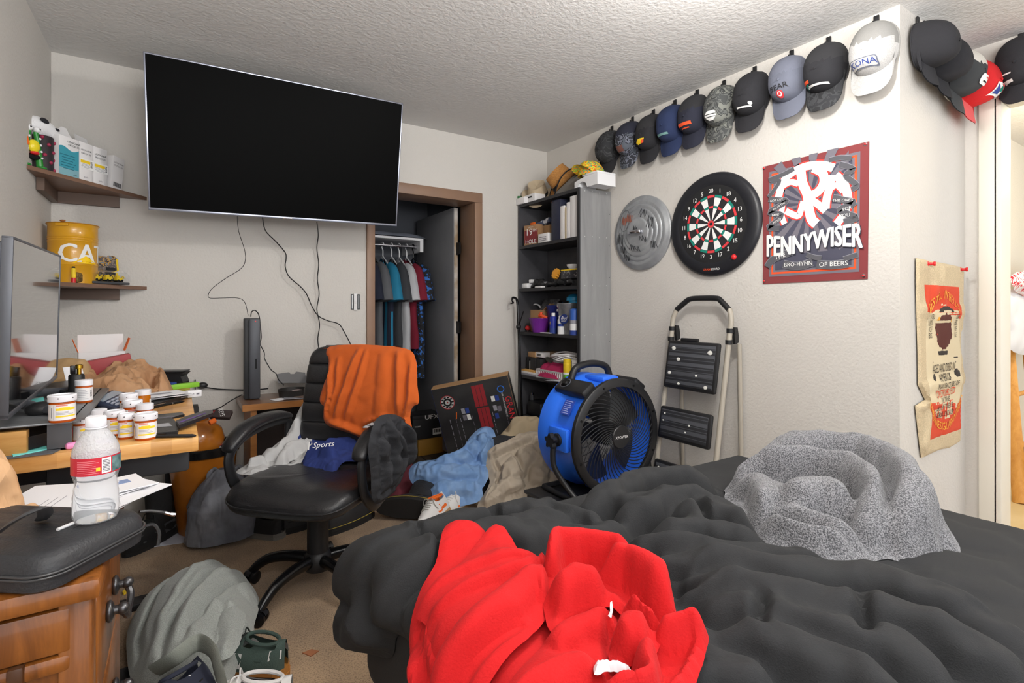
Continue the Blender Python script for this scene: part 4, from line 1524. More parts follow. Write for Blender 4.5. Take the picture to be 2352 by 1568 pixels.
def rect(cx, cy, w, h, r=0.0):
    if r:
        out = []
        for (sx, sy, a0) in ((1, 1, 0), (-1, 1, 90), (-1, -1, 180), (1, -1, 270)):
            for k in range(4):
                a = R(a0 + 30 * k)
                out.append((cx + sx * (w / 2 - r) + r * math.cos(a), cy + sy * (h / 2 - r) + r * math.sin(a)))
        return out
    return [(cx - w / 2, cy - h / 2), (cx + w / 2, cy - h / 2), (cx + w / 2, cy + h / 2), (cx - w / 2, cy + h / 2)]


def disc(cx, cy, r, n=20):
    return [(cx + r * math.cos(2 * PI * i / n), cy + r * math.sin(2 * PI * i / n)) for i in range(n)]


ZCAP = 2.272
ly = -0.062


def capy(u, v):
    return rwall(u, v, 0.06).y


CAPS = [
    (1393, 330, 'black camouflage mesh cap hung nearest the bookcase corner', camo3, camo3, blackc, None),
    (1440, 318, 'dark cap with grey camouflage front and brown leather patch', camo2, darknavy, camo2, lpatch(rect(0.0, ly - 0.012, 0.05, 0.035), mat('brown_leather', (112, 74, 66), 0.7))),
    (1488, 300, 'black mesh cap with a small yellow and red emblem', blackc, meshk, blackc,
     both(lpatch([(-0.035, ly - 0.006), (-0.02, ly - 0.02), (0.02, ly - 0.014), (0.034, ly + 0.012), (-0.01, ly + 0.014)], inky), lpatch([(0.004, ly - 0.018), (0.024, ly - 0.014), (0.032, ly + 0.006), (0.014, ly + 0.002)], inko, 0.0025))),
    (1537, 285, 'navy blue mesh cap with a pale green lettering strip', navy, navy, navy, lpatch(rect(0, ly - 0.012, 0.075, 0.012), mat('print_teal', (110, 150, 146), 0.7))),
    (1588, 262, 'dark navy cap with orange embroidered lettering', darknavy, meshk, darknavy, both(lpatch(rect(0, ly - 0.004, 0.085, 0.017), inko), lpatch(rect(0, ly - 0.025, 0.05, 0.005), inko))),
    (1650, 236, 'grey camouflage cap with a white hexagonal emblem', camo, camo, camo,
     both(lpatch([(-0.032, ly + 0.008), (-0.015, ly + 0.024), (0.03, ly + 0.024), (0.036, ly + 0.008)], inkw), lpatch([(-0.035, ly + 0.004), (0.036, ly + 0.004), (0.034, ly - 0.005), (-0.03, ly - 0.005)], inkw), lpatch([(-0.028, ly - 0.009), (0.032, ly - 0.009), (0.015, ly - 0.024), (-0.008, ly - 0.024)], inkw))),
    (1720, 213, 'plain black cap with a thin white script emblem', blackc, blackc, blackc, both(lpatch(rect(0.012, ly - 0.018, 0.07, 0.007), inkw), lpatch(disc(0.046, ly - 0.004, 0.008), inkw))),
    (1805, 182, 'slate blue mesh cap reading BEAR over a red round badge', slate, slatem, slate,
     both(ltext('BEAR', 0.034, inkk, 0, ly + 0.008, sx=1.1), lpatch(disc(0, ly - 0.022, 0.016), inkr), lpatch(disc(0, ly - 0.022, 0.010), inkw, 0.0025), lpatch(disc(0, ly - 0.022, 0.006), inkr, 0.0035))),
    (1890, 152, 'black mesh cap with camouflage brim and coloured stitched emblem', blackc, meshk, camo3,
     both(lpatch(rect(-0.045, ly - 0.006, 0.034, 0.013), inko), lpatch(rect(-0.05, ly - 0.02, 0.03, 0.011), inkg), lpatch(rect(0.0, ly - 0.026, 0.09, 0.007), inkw))),
    (2000, 112, 'light grey mesh cap with a KONA patch at the wall corner', lgrey, lmesh, lgrey,
     both(lpatch(rect(-0.004, ly - 0.012, 0.105, 0.038, 0.008), slate, 0.001), lpatch(rect(-0.004, ly - 0.012, 0.098, 0.031, 0.006), lgrey, 0.0018), ltext('KONA', 0.030, inkb, -0.004, ly - 0.012, sx=1.15))),
]
rng = random.Random(3)
for i, (u, v, lab, fr, bk, brm, lg) in enumerate(CAPS):
    y = capy(u, v)
    cap(lab, MRW((XR - 0.004, y, ZCAP + 0.006 * math.sin(i * 2.1))), fr, bk, brm, lg, tilt=R(-4 + 8 * rng.random()), seed=i + 1)
# caps on the return wall and over the hall doorway
cap('large black cap hung first on the return wall beside the corner', MNW((2.70, YN - 0.004, 2.29)), blackc, blackc, blackc, None, W=0.092, L=0.105, H=0.135, tilt=R(6), seed=31, brimlen=0.08, group='caps on the return wall')
cap('black cap half tucked behind the first black cap', MNW((2.86, YN - 0.004, 2.265)), blackc, blackc, blackc, None, W=0.085, L=0.105, H=0.13, tilt=R(2), seed=32, brimlen=0.075, group='caps on the return wall')
cap('charcoal and white mesh cap with a white oval patch', MNW((3.03, YN - 0.004, 2.25)), mat('charcoal_twill', (58, 60, 62), 0.9), whitec, MATS['charcoal_twill'],
    both(lpatch(rect(0.0, ly, 0.07, 0.042, 0.018), inkw), lpatch(rect(0.014, ly + 0.008, 0.03, 0.004), inkr, 0.003), lpatch(rect(0.0, ly - 0.010, 0.034, 0.005), inkk, 0.003)), W=0.092, L=0.12, H=0.13, tilt=R(-3), seed=33, group='caps on the return wall')
cap('bright red mesh cap with a square white and blue patch', MNW((3.17, YN - 0.004, 2.235)), redc, redc, mat('faded_red', (214, 92, 92), 0.85),
    both(lpatch(rect(0.0, ly - 0.004, 0.075, 0.05), inkw), lpatch([(-0.032, ly - 0.024), (0.0, ly - 0.024), (-0.032, ly + 0.016)], inkb, 0.003), lpatch([(-0.01, ly + 0.018), (0.032, ly + 0.018), (0.032, ly - 0.012)], inkr, 0.003), lpatch(disc(0, ly - 0.004, 0.011), inkg, 0.0035)), W=0.092, L=0.12, H=0.15, tilt=R(-4), seed=34, group='caps on the return wall')
cap('black cap hung above the hall doorway', MRW((XN - 0.004, 0.735, 2.30)), blackc, blackc, blackc, both(lpatch(rect(-0.04, ly, 0.05, 0.006), inkw), lpatch(rect(-0.04, ly - 0.03, 0.05, 0.010), inkw)), seed=35, H=0.10, tilt=R(4), group='caps on the return wall')

# ---- electronic dartboard
DC = rwall(1643, 516, 0.0)
DB = thing('dartboard', 'round electronic dartboard with wide black rim on the wall', 'dartboard', (XR - 0.02, DC.y, DC.z - 0.285))
MD = MRW((XR, DC.y, DC.z))
mb = MB(MD)
mb.lathe([(0.0, 0.0), (0.27, 0.0), (0.285, 0.006), (0.289, 0.018), (0.283, 0.030), (0.27, 0.038), (0.222, 0.041), (0.217, 0.038), (0.0, 0.037)], mat('dart_rim', (30, 31, 36), 0.42, bump=(200, 0.05)), 80)
mb.build('housing', DB)
mb = MB(MD)
ORD = [20, 1, 18, 4, 13, 6, 10, 15, 2, 17, 3, 19, 7, 16, 8, 11, 14, 9, 12, 5]
mb.lathe([(0.0, 0.038), (0.217, 0.038)], inkk, 80, cap=False)


def sector(r0, r1, k, m, z, g=0.0012):
    a0, a1 = R(90 - 18 * k + 9), R(90 - 18 * k - 9)
    vs_, n = [], 5
    for i in range(n + 1):
        a = a0 + (a1 - a0) * i / n
        for r in (r0, r1):
            e = g / r
            aa = a + (-e if i == 0 else e if i == n else 0)
            vs_.append((r * math.cos(aa), r * math.sin(aa), z))
    mb.add(vs_, [(2 * i, 2 * i + 2, 2 * i + 3, 2 * i + 1) for i in range(n)], m)


dblk = mat('dart_black', (38, 37, 40), 0.6)
for k in range(20):
    o = k % 2
    sector(0.022, 0.087, k, inkw if o else dblk, 0.0386)
    sector(0.088, 0.100, k, inkg if o else inkr, 0.0386)
    sector(0.101, 0.146, k, inkw if o else dblk, 0.0386)
    sector(0.1475, 0.161, k, inkg if o else inkr, 0.0386)
    a = R(90 - 18 * k)
    mb.text(str(ORD[k]), 0.033, inkw, T(0.184 * math.cos(a), 0.184 * math.sin(a), 0.0388), sp=0.9)
mb.lathe([(0.0095, 0.040), (0.021, 0.040)], inkr, 24, cap=False)
mb.lathe([(0.0, 0.0402), (0.008, 0.0402)], dblk, 20, cap=False)
mb.build('face', DB)
mb = MB(MD); mb.lathe([(0.0155, 0.036), (0.0155, 0.042), (0.010, 0.049), (0, 0.051)], redpl, 20, M=T(0.142, -0.195, 0)); mb.build('button', DB, 'red domed button')
mb = MB(MD); mb.text('GRAN', 0.017, inko, T(-0.026, -0.252, 0.0415)); mb.text('BOARD', 0.017, inkw, T(0.028, -0.252, 0.0415)); mb.build('lettering', DB)

# ---- metal bin lid signed in marker
LC = rwall(1477, 535)
LDT = thing('bin_lid', 'galvanised metal bin lid scrawled with signatures on the wall', 'bin lid', (XR - 0.02, LC.y, LC.z - 0.24))
ML = MRW((XR, LC.y, LC.z))
zinc = mat('galvanised_steel', (172, 175, 178), 0.42, 0.45, bump=(60, 0.15), vary=(9, (146, 149, 153)))
mb = MB(ML)
prof = [(0.236, 0.0), (0.240, 0.004), (0.240, 0.016), (0.232, 0.022)]
for i, r in enumerate((0.205, 0.175, 0.145, 0.115, 0.085)):
    z = 0.026 + 0.007 * i
    prof += [(r + 0.012, z), (r + 0.006, z + 0.006), (r - 0.002, z + 0.007)]
prof += [(0.06, 0.066), (0.0, 0.067)]
mb.lathe(prof, zinc, 72)
mb.build('lid', LDT)
mb = MB(ML)
mb.tube(smoothpath([(-0.052, 0, 0.064), (-0.048, 0, 0.09), (0, 0, 0.096), (0.048, 0, 0.09), (0.052, 0, 0.064)], 5), [(0.003, 0.011)] * 21, chrome, 8, flat=(0, 0, 1))
mb.build('handle', LDT)
mb = MB(ML)
marker, rmark = mat('black_marker', (40, 42, 46), 0.8), mat('red_marker', (134, 78, 62), 0.8)


def lidz(x, y):
    r = math.hypot(x, y)
    return 0.072 - max(0, r - 0.05) * 0.235


def scrawl(pts, m, r=0.0014):
    P = smoothpath([(x, y, lidz(x, y)) for x, y in pts], 5)
    mb.tube(P, r, m, 5)


rg = random.Random(11)
for (cx, cy, w, h, n, m) in ((-0.12, 0.09, 0.05, 0.06, 14, rmark), (-0.07, 0.10, 0.05, 0.06, 14, rmark), (-0.16, -0.03, 0.07, 0.09, 10, marker), (-0.13, -0.10, 0.05, 0.06, 9, marker), (-0.10, -0.155, 0.05, 0.05, 8, marker), (0.05, 0.115, 0.06, 0.05, 8, marker),
                             (0.0, 0.02, 0.03, 0.04, 7, marker), (0.06, -0.05, 0.05, 0.04, 7, marker), (-0.02, -0.10, 0.08, 0.03, 9, marker), (0.11, 0.05, 0.05, 0.08, 7, marker), (0.13, -0.09, 0.05, 0.05, 7, marker)):
    scrawl([(cx + w * (i / (n - 1) - 0.5) + w * 0.12 * rg.uniform(-1, 1), cy + h * (0.5 if i % 2 else -0.5) * rg.uniform(0.5, 1.1) - 0.3 * w * (i / n - 0.5)) for i in range(n)], m)
scrawl([(-0.145 + 0.05 * math.cos(t) + 0.03, 0.09 + 0.07 * math.sin(t)) for t in [i * 0.5 for i in range(13)]], marker, 0.001)
mb.build('signatures', LDT, 'black and red marker signatures')

# ---- poster
PO = thing('poster', 'maroon bordered fabric poster with white lettering on the wall', 'poster', tuple(rwall(1870, 645)))


def cpx(X, Y, d):
    return rwall(1740 + X / 4.356, 310 + Y / 4.356, d)


mar = mat('maroon_print', (128, 56, 58), 0.8)
gry1 = mat('print_grey', (112, 108, 118), 0.8)
gry2 = mat('print_dark_grey', (72, 72, 88), 0.8)
gry3 = mat('print_light_grey', (150, 150, 158), 0.8)
mb = MB()
C4 = [(55, 318), (1116, 62), (1100, 1440), (52, 1490)]


def quad(m, inset, d, q=None):
    """a band inside the poster's edge: fractions of width and height"""
    x0, x1, y0, y1 = q or (inset, 1 - inset, inset * 0.82, 1 - inset * 0.82)

    def at(s, t):
        a = (1 - t) * Vector(rwall(1740 + C4[0][0] / 4.356, 310 + C4[0][1] / 4.356, d)) + t * Vector(rwall(1740 + C4[3][0] / 4.356, 310 + C4[3][1] / 4.356, d))
        b = (1 - t) * Vector(rwall(1740 + C4[1][0] / 4.356, 310 + C4[1][1] / 4.356, d)) + t * Vector(rwall(1740 + C4[2][0] / 4.356, 310 + C4[2][1] / 4.356, d))
        return a * (1 - s) + b * s
    mb.poly([at(x0, y0), at(x1, y0), at(x1, y1), at(x0, y1)][::-1], m)
    return at


at_ = quad(mar, 0, 0.004)
mb.poly([at_(0, 0) + Vector((0.003, 0, 0)), at_(1, 0) + Vector((0.003, 0, 0)), at_(1, 1) + Vector((0.003, 0, 0)), at_(0, 1) + Vector((0.003, 0, 0))], mar)
quad(gry1, 0.07, 0.0048)
quad(inko, 0.095, 0.0054)
quad(gry1, 0.115, 0.0060)
quad(gry2, 0.135, 0.0066)
# sun rays behind the emblem
A0 = at_(0.48, 0.38)
for k in range(18):
    a0, a1 = 2 * PI * k / 18, 2 * PI * (k + 0.5) / 18
    P = []
    for a in (a0, a1):
        c, s = math.cos(a), math.sin(a)
        L = min(0.36 / max(abs(c), 1e-3), 0.48 / max(abs(s), 1e-3)) * 0.485
        P.append(A0 + Vector((-0.0032, -c * L, s * L)))
    mb.poly([A0 + Vector((-0.0032, 0, 0)), P[0], P[1]], gry1)
mb.build('sheet', PO)


def pshape(pts, d, m, grow=0.0):
    P = [cpx(x, y, d) for x, y in pts]
    if grow:
        c = sum(P, Vector()) / len(P)
        Q = []
        for i in range(len(P)):
            e = (P[(i + 1) % len(P)] - P[i - 1])
            n = Vector((0, -e.z, e.y)).normalized()
            if (n.dot(P[i] - c)) < 0 and False:
                n = -n
            Q.append(P[i] + n * grow)
        P = Q
    mb.poly(P, m)


def stroke(pts, w, d, m):
    P = smoothpath([cpx(x, y, d) for x, y in pts], 4)
    L, Rr = [], []
    for i in range(len(P)):
        e = (P[min(i + 1, len(P) - 1)] - P[max(i - 1, 0)]).normalized()
        n = Vector((0, -e.z, e.y))
        L.append(P[i] + n * w)
        Rr.append(P[i] - n * w)
    k = len(P)
    mb.add(L + Rr, [(i, i + 1, k + i + 1, k + i) for i in range(k - 1)], m)


# emblem: a rough brushed ring with crossing strokes
mb = MB()
EM = [([(205, 640), (250, 480), (340, 380), (480, 315), (640, 300), (760, 330)], 0.019), ([(780, 400), (860, 480), (900, 600), (895, 700), (860, 800), (790, 890)], 0.018),
      ([(250, 700), (240, 800), (270, 890)], 0.014), ([(430, 330), (450, 480), (500, 600), (510, 720), (540, 840), (590, 890)], 0.022), ([(560, 330), (650, 380), (660, 480), (600, 570), (510, 610)], 0.020),
      ([(520, 640), (600, 690), (680, 760)], 0.016), ([(740, 400), (720, 520), (690, 640), (680, 740)], 0.018), ([(700, 560), (790, 500), (860, 560)], 0.014), ([(460, 660), (430, 760), (400, 810), (280, 760)], 0.015), ([(240, 520), (330, 470), (410, 490)], 0.014)]
for k_, (p_, w) in enumerate(EM):
    stroke(p_, w + 0.0065, 0.0072 + 0.0001 * k_, inko if False else mat('print_scarlet', (222, 62, 56), 0.7))
for k_, (p_, w) in enumerate(EM):
    stroke(p_, w, 0.0086 + 0.00012 * k_, inkw)
mb.build('emblem', PO, 'white brushed emblem with red outline')
mb = MB()
rib = mat('ribbon_grey', (86, 86, 92), 0.7)
for k_, (p_, w) in enumerate((([(110, 450), (240, 400), (365, 335)], 0.010), ([(130, 470), (220, 455), (150, 570), (105, 620)], 0.009), ([(110, 640), (200, 650), (290, 660), (200, 720), (120, 775), (240, 800), (150, 890), (110, 925), (220, 930)], 0.0125),
              ([(715, 250), (830, 225), (940, 235)], 0.010), ([(820, 290), (960, 340), (880, 400), (990, 500), (940, 545)], 0.011), ([(750, 625), (860, 650), (965, 680), (820, 745), (900, 790), (985, 830), (860, 870)], 0.0135),
              ([(95, 1320), (160, 1240), (350, 1165)], 0.016), ([(255, 1290), (400, 1310), (550, 1270)], 0.018), ([(490, 1195), (560, 1220), (640, 1230)], 0.010), ([(590, 1290), (740, 1300), (910, 1280)], 0.018), ([(860, 1240), (1000, 1195)], 0.010))):
    stroke(p_, w + 0.002, 0.0100 + 0.0001 * k_, gry3)
    stroke(p_, w, 0.0115 + 0.0001 * k_, rib)
mb.build('ribbons', PO)
mb = MB()


def ptext(s, X, Y, size, m=inkw, rot=0.0, sx=1.0, d=0.0135):
    o = cpx(X, Y, d)
    mb.text(s, size, m, MRW(o) @ Matrix.Rotation(rot, 4, 'Z'), sx=sx)


big = mat('poster_letters', (226, 226, 224), 0.7)
word = 'PENNYWISER'
vsh, fsh = text_geo('PENNYWISER', 0.115, 'CENTER')
wd = max(v.x for v in vsh) - min(v.x for v in vsh)
for off, m, d in ((0.004, mat('letter_shadow', (48, 48, 60), 0.8), 0.0128), (0.0, big, 0.0134)):
    o = (cpx(90, 1090, d) + cpx(1040, 1050, d)) / 2
    W_ = (cpx(90, 1090, d) - cpx(1035, 1050, d)).length
    k = W_ / wd
    for bo in ((0, 0), (0.0035, 0.0012), (-0.0035, -0.0012), (0.0018, -0.002)):
      vv = []
      for v in vsh:
        t = v.x / wd * 2
        yy = v.y * (0.92 + 0.28 * t * t) * 1.15 + 0.010 * math.sin(t * 3.0)
        vv.append(MRW(o) @ Vector((v.x * k + off + bo[0], yy - off + bo[1], bo[0] * 0.03)))
      mb.add(vv, fsh, m)
ptext('THE', 225, 1215, 0.030, rot=R(14)); ptext('BRO-HYMN', 405, 1292, 0.028, sx=0.95); ptext('OF BEERS', 755, 1290, 0.030)
ptext('NOT CUT', 190, 652, 0.015); ptext('FROM THE', 215, 712, 0.014, rot=R(25)); ptext('SAME', 178, 800, 0.016); ptext('MOLD', 195, 860, 0.016, rot=R(25))
ptext("THIS ONE'S", 850, 652, 0.017, rot=R(-8)); ptext('FOR', 895, 735, 0.020, rot=R(8)); ptext('YOU', 870, 805, 0.022)
mb.build('lettering', PO)
for i, (X, Y) in enumerate(((68, 332), (1082, 92), (1062, 1405), (70, 1460))):
    o = cpx(X, Y, 0.004)
    mb = MB(MRW(o)); mb.lathe([(0.008, 0), (0.008, 0.0025), (0.0, 0.003)], chrome, 14); mb.lathe([(0.0045, 0.003), (0.0045, 0.008), (0.002, 0.010), (0, 0.010)], redpl, 12)
    mb.build('thumb_tack', label='red thumb tack at the poster\'s %s corner' % ('upper wall-left', 'upper wall-right', 'lower wall-right', 'lower wall-left')[i].replace('wall-left', 'dartboard-side').replace('wall-right', 'far-from-dartboard'), cat='thumb tack', group='tacks holding the poster')

# ---- burlap sack
burl = mat('burlap', (200, 182, 150), 0.95, bump=(600, 0.8, 3), vary=(240, (222, 202, 166)))
SKP = Plane((0, YN - 0.006, 0), (1, 0, 0), (0, 0, 1))
SKH = HField(0.006, (2.6, 0.4), (130, 180))


def bpx(X, Y):
    return SKP.px(2060 + X / 2.489, 570 + Y / 2.489)


mb = MB()
ol = [bpx(*q) for q in ((108, 55), (170, 68), (260, 84), (372, 108), (370, 220), (380, 340), (360, 500), (366, 650), (380, 740), (352, 870), (352, 1000), (358, 1105), (300, 1140), (245, 1150), (180, 1180), (138, 1198), (128, 1120), (110, 960), (104, 900), (160, 865), (120, 780), (118, 600), (112, 400), (108, 200))]
rds = [([bpx(*q) for q in l], h, w) for l, h, w in (
    ([(112, 345), (200, 380), (290, 375), (380, 345)], 0.009, 0.03), ([(125, 800), (220, 780), (300, 760), (380, 745)], 0.010, 0.03), ([(105, 905), (160, 870), (240, 880)], 0.010, 0.03), ([(175, 90), (200, 190), (190, 330)], 0.012, 0.03), ([(250, 90), (245, 200), (250, 340)], 0.010, 0.03),
    ([(140, 1180), (160, 1000), (165, 880)], 0.014, 0.03), ([(245, 900), (245, 1140)], -0.008, 0.012))]
cloth(mb, burl, ol, SKP, rds, base=0.007, edge=0.01, res=0.009, noise=((0.14, 0.008),), seed=41, soft=False, put=SKH)
SK = mb.build('burlap_sack', label='printed burlap sack pinned to the return wall by the doorway', cat='sack')
SKH.blur(1, 1)


def sack_print(pts, m, lift=0.0015, smooth=False):
    b_ = MB()
    cloth(b_, m, [bpx(*q) for q in pts], SKP, (), base=lift, edge=0.001, res=0.011, noise=(), soft=smooth, under=SKH, seed=2)
    mb.v, n = mb.v + b_.v, len(mb.v)
    for f, s in zip(b_.f, b_.fs):
        mb.f.append(tuple(i + n for i in f)); mb.fm.append(mb.mi(m)); mb.fs.append(s)


mb = MB()
orr = mat('sack_red', (214, 74, 46), 0.9, bump=(600, 0.6))
sblk = mat('sack_black', (52, 46, 42), 0.9)
smar = mat('sack_maroon', (84, 38, 32), 0.9)
syel = mat('sack_yellow', (226, 162, 58), 0.9)
cream = mat('sack_cream', (222, 206, 172), 0.95, bump=(600, 0.7))
sack_print([(150, 208), (340, 222), (346, 405), (150, 365)], orr)
sack_print([(164, 870), (352, 850), (352, 1030), (168, 1095)], orr)
sack_print([(155, 470), (165, 390), (200, 330), (250, 305), (300, 320), (335, 380), (348, 480), (352, 640), (350, 800), (335, 900), (290, 965), (240, 985), (190, 950), (165, 880), (155, 700)], cream, 0.0025, True)
sack_print([(192, 440), (215, 380), (250, 362), (285, 380), (300, 440), (295, 520), (265, 580), (240, 582), (205, 530)], smar, 0.0035, True)
sack_print([(205, 365), (230, 330), (270, 325), (298, 355), (290, 375), (260, 360), (225, 375)], sblk, 0.0045, True)
sack_print([(192, 400), (222, 375), (222, 420), (195, 425)], syel, 0.0045)
sack_print([(282, 385), (300, 410), (298, 430), (282, 425)], syel, 0.0045)
sack_print([(205, 460), (216, 470), (216, 520), (208, 515)], orr, 0.0045)
sack_print([(220, 575), (270, 570), (275, 615), (222, 618)], sblk, 0.0045)
for k in range(5):
    sack_print([(178 + 8 * k, 560 + 13 * k), (196 + 7 * k, 556 + 13 * k), (204 + 6 * k, 570 + 12 * k), (188 + 6 * k, 574 + 12 * k)], sblk if k % 2 else syel, 0.0045)
    sack_print([(325 - 8 * k, 548 + 13 * k), (308 - 7 * k, 546 + 13 * k), (300 - 6 * k, 562 + 12 * k), (314 - 6 * k, 564 + 12 * k)], sblk if k % 2 else syel, 0.0045)
sack_print([(300, 612), (340, 612), (335, 630), (322, 632), (322, 660), (314, 660), (314, 632), (302, 628)], sblk, 0.0045)
sack_print([(174, 632), (194, 632), (190, 645), (187, 680), (180, 680), (180, 646)], sblk, 0.0045)
sack_print([(306, 690), (322, 678), (340, 690), (342, 725), (325, 740), (308, 728)], sblk, 0.0045, True)
sack_print([(184, 712), (196, 702), (204, 716), (202, 755), (190, 765), (182, 748)], sblk, 0.0045, True)


def stext(s, X, Y, size, m, arc=0.0, sx=1.0):
    p0 = bpx(X, Y)
    vs_, fs = text_cut(s, size, 0.02)
    P, Q = np.array([p0[0] + v.x * sx for v in vs_]), np.array([p0[1] + v.y + arc * v.x * v.x for v in vs_])
    Hh = SKH(P, Q)
    mb.add([SKP(a, b, h + 0.006) for a, b, h in zip(P, Q, Hh)], fs, m)


stext('BEST B.S. IN THE U.S.', 245, 268, 0.055, syel, -1.1, 0.72)
stext('FRESHNESS GUARANTEED', 255, 1015, 0.05, syel, 1.4, 0.70)
for k, s in enumerate(('100', 'LBS.', 'OF', 'B.S.')):
    stext(s, 172, 392 + 36 * k, 0.034, sblk, 0, 0.7); stext(s, 318, 392 + 34 * k, 0.034, sblk, 0, 0.7)
stext('AGED AND DRIED IN', 248, 682, 0.055, sblk, 0, 0.5); stext('AMERICA', 252, 735, 0.048, sblk, 0, 0.7); stext('MANUFACTURERS OF', 265, 778, 0.034, sblk, 0.0, 0.75)
stext('DISTRIBUTED', 258, 822, 0.048, orr, 0, 0.85); stext('BY THE', 252, 862, 0.034, sblk); stext('B.S. OF THE U.S.', 255, 902, 0.034, sblk, 0, 0.9); stext('GROUND-UP', 255, 942, 0.034, sblk, 0, 1.0)
mb.build('print', SK)
for i, (X, Y) in enumerate(((165, 90), (352, 122))):
    p0 = bpx(X, Y)
    mb = MB(MNW(SKP(p0[0], p0[1], 0.004)))
    mb.lathe([(0.012, 0.0), (0.013, 0.004), (0.007, 0.008), (0.006, 0.02), (0.010, 0.024), (0.010, 0.03), (0, 0.031)], redpl, 16, M=Matrix.Rotation(R(25), 4, 'Y'))
    mb.build('push_pin', label='red push pin at the sack\'s top corner near the %s' % ('wall corner', 'doorway')[i], cat='push pin', group='pins holding the sack')

# ---- hall: wooden ladder with laundry, basket
pine = wood('pine_rail', (222, 164, 84), (196, 134, 56), (30, 30, 3), 0.45)
LH = thing('wooden_ladder', 'tall honey pine ladder leaning in the lit hall', 'ladder', (4.9, 1.0, 0))
for off in (0.0, 0.46):
    a = aty(2302, 632, 1.20); b = aty(2338, 1090, 0.98); b = b + (b - a) * (b.z / (a.z - b.z)) if a.z > b.z else b
    b = Vector((b.x, b.y, 0.0)); off = Vector((off, 0, 0))
    mb = MB(); mb.tube([b + off, a + off], [(0.035, 0.016)] * 2, pine, 8, flat=(0, 1, 0)); mb.build('rail', LH)
for z in (0.3, 0.6, 0.9, 1.2):
    mb = MB(); q = b.lerp(a, z / a.z); mb.cyl(q, q + Vector((0.46, 0, 0)), 0.014, pine); mb.build('rung', LH)
HPl = Plane((0, 1.05, 0), (1, 0, 0), (0, 0, 1))
mb = MB()
cloth(mb, mat('white_cotton', (224, 226, 232), 0.9), HPl.pxs([(2312, 668), (2420, 660), (2420, 800), (2330, 805), (2318, 760)]), HPl, (), base=0.012, dome=0.01, edge=0.012, res=0.02, noise=((0.1, 0.02),), seed=3, relax=dict(slack=1.06, it=40))
mb.build('towel', label='white towel hanging on the hall ladder', cat='towel')
mb = MB()
cloth(mb, patches('red_white_print', [(222, 222, 224), (206, 44, 60), (220, 220, 222)], 26), HPl.pxs([(2312, 628), (2420, 622), (2420, 672), (2330, 672)]), lambda p, q, h: HPl(p, q, h + 0.03), (), base=0.02, dome=0.02, edge=0.012, res=0.02, noise=((0.08, 0.03),), seed=5, relax=dict(slack=1.08, it=40))
mb.build('printed_cloth', label='red and white printed cloth draped over the hall ladder', cat='cloth')
b0 = atz(2375, 1065, 0.0)
mb = MB(); mb.lathe([(0.15, 0.0), (0.20, 0.38), (0.22, 0.40), (0.215, 0.40), (0.19, 0.36), (0.14, 0.01), (0, 0.01)], mat('white_bin', (226, 228, 228), 0.5), 28, M=T(4.42, 0.62, 0.0))
mb.v = [Vector((v.x, v.y, v.z)) for v in mb.v]
mb.build('laundry_basket', label='white plastic laundry basket in the hall before the ladder', cat='basket')
# ================================================================ clothes on the chair
def cloth_on(name, label, cat, m, outline, mapping, rid=(), parts=None, **kw):
    b = MB()
    cloth(b, m, outline, mapping, rid, **kw)
    return soften(b.build(name, label=label, cat=cat))


CM = wmat(CH)


def chp(x, y, z):
    return CM @ Vector((x, y, z))


s_ax, f_ax = (CM.to_3x3() @ Vector((1, 0, 0))), (CM.to_3x3() @ Vector((0, -1, 0)))
BP = Plane(chp(0, 0.222, 0.72), s_ax, (0, 0, 1))      # in front of the backrest
orange = mat('rust_orange_jersey', (184, 82, 18), 0.9, bump=(500, 0.25), sheen=0.1)


def backcurve(p, q, h):
    """backrest face leans back, and the cloth rolls over its top edge"""
    lean = 0.085 * max(0.0, min(1.2, (q + 0.05) / 0.32)) ** 1.5
    return BP(p, q, h - lean + 0.012)


ol = BP.pxs([(738, 796), (790, 791), (850, 793), (922, 802), (944, 826), (954, 880), (962, 918), (948, 928), (940, 950), (948, 975), (944, 996), (930, 990), (920, 960), (890, 958), (866, 962), (845, 982), (838, 1000), (815, 990), (770, 975), (751, 962), (750, 930), (737, 915), (742, 880), (748, 850), (742, 825), (733, 812)])
cloth_on('orange_shirt', 'rust orange shirt draped over the chair\'s backrest', 'shirt', orange, ol, backcurve,
         BP.rid([([(815, 795), (800, 860), (778, 960)], 0.022, 0.014), ([(830, 798), (822, 880), (800, 965)], 0.016, 0.012), ([(750, 830), (762, 900), (752, 960)], 0.02, 0.012), ([(768, 815), (775, 880), (765, 950)], 0.014, 0.010),
                 ([(905, 800), (915, 860), (925, 950)], 0.02, 0.018), ([(870, 800), (880, 880), (875, 960)], 0.012, 0.03), ([(760, 958), (800, 972), (840, 988)], 0.026, 0.014), ([(840, 965), (880, 955), (915, 958)], 0.016, 0.014),
                 ([(940, 830), (945, 900), (935, 985)], 0.022, 0.016)]),
         base=0.014, dome=0.01, edge=0.012, res=0.009, noise=((0.08, 0.006),), seed=51, warp=0.006, relax=dict(slack=1.05, it=70, bend=0.14, goal=0.03))
o2 = MB()
cloth(o2, orange, [(-0.17, -0.02), (0.21, 0.0), (0.20, 0.24), (0.1, 0.25), (-0.16, 0.245)], lambda p, q, h: BP(p, q, -0.175 - h - 0.05 * q), (), base=0.012, edge=0.012, res=0.02, noise=((0.08, 0.01),), seed=5)
o2.grid(lambda u, v: BP(-0.155 + 0.35 * v, 0.255 + 0.012 * math.sin(PI * u), -0.065 - 0.125 * u), 8, 16, orange)
o2.build('shirt_back', bpy.data.objects['orange_shirt'])

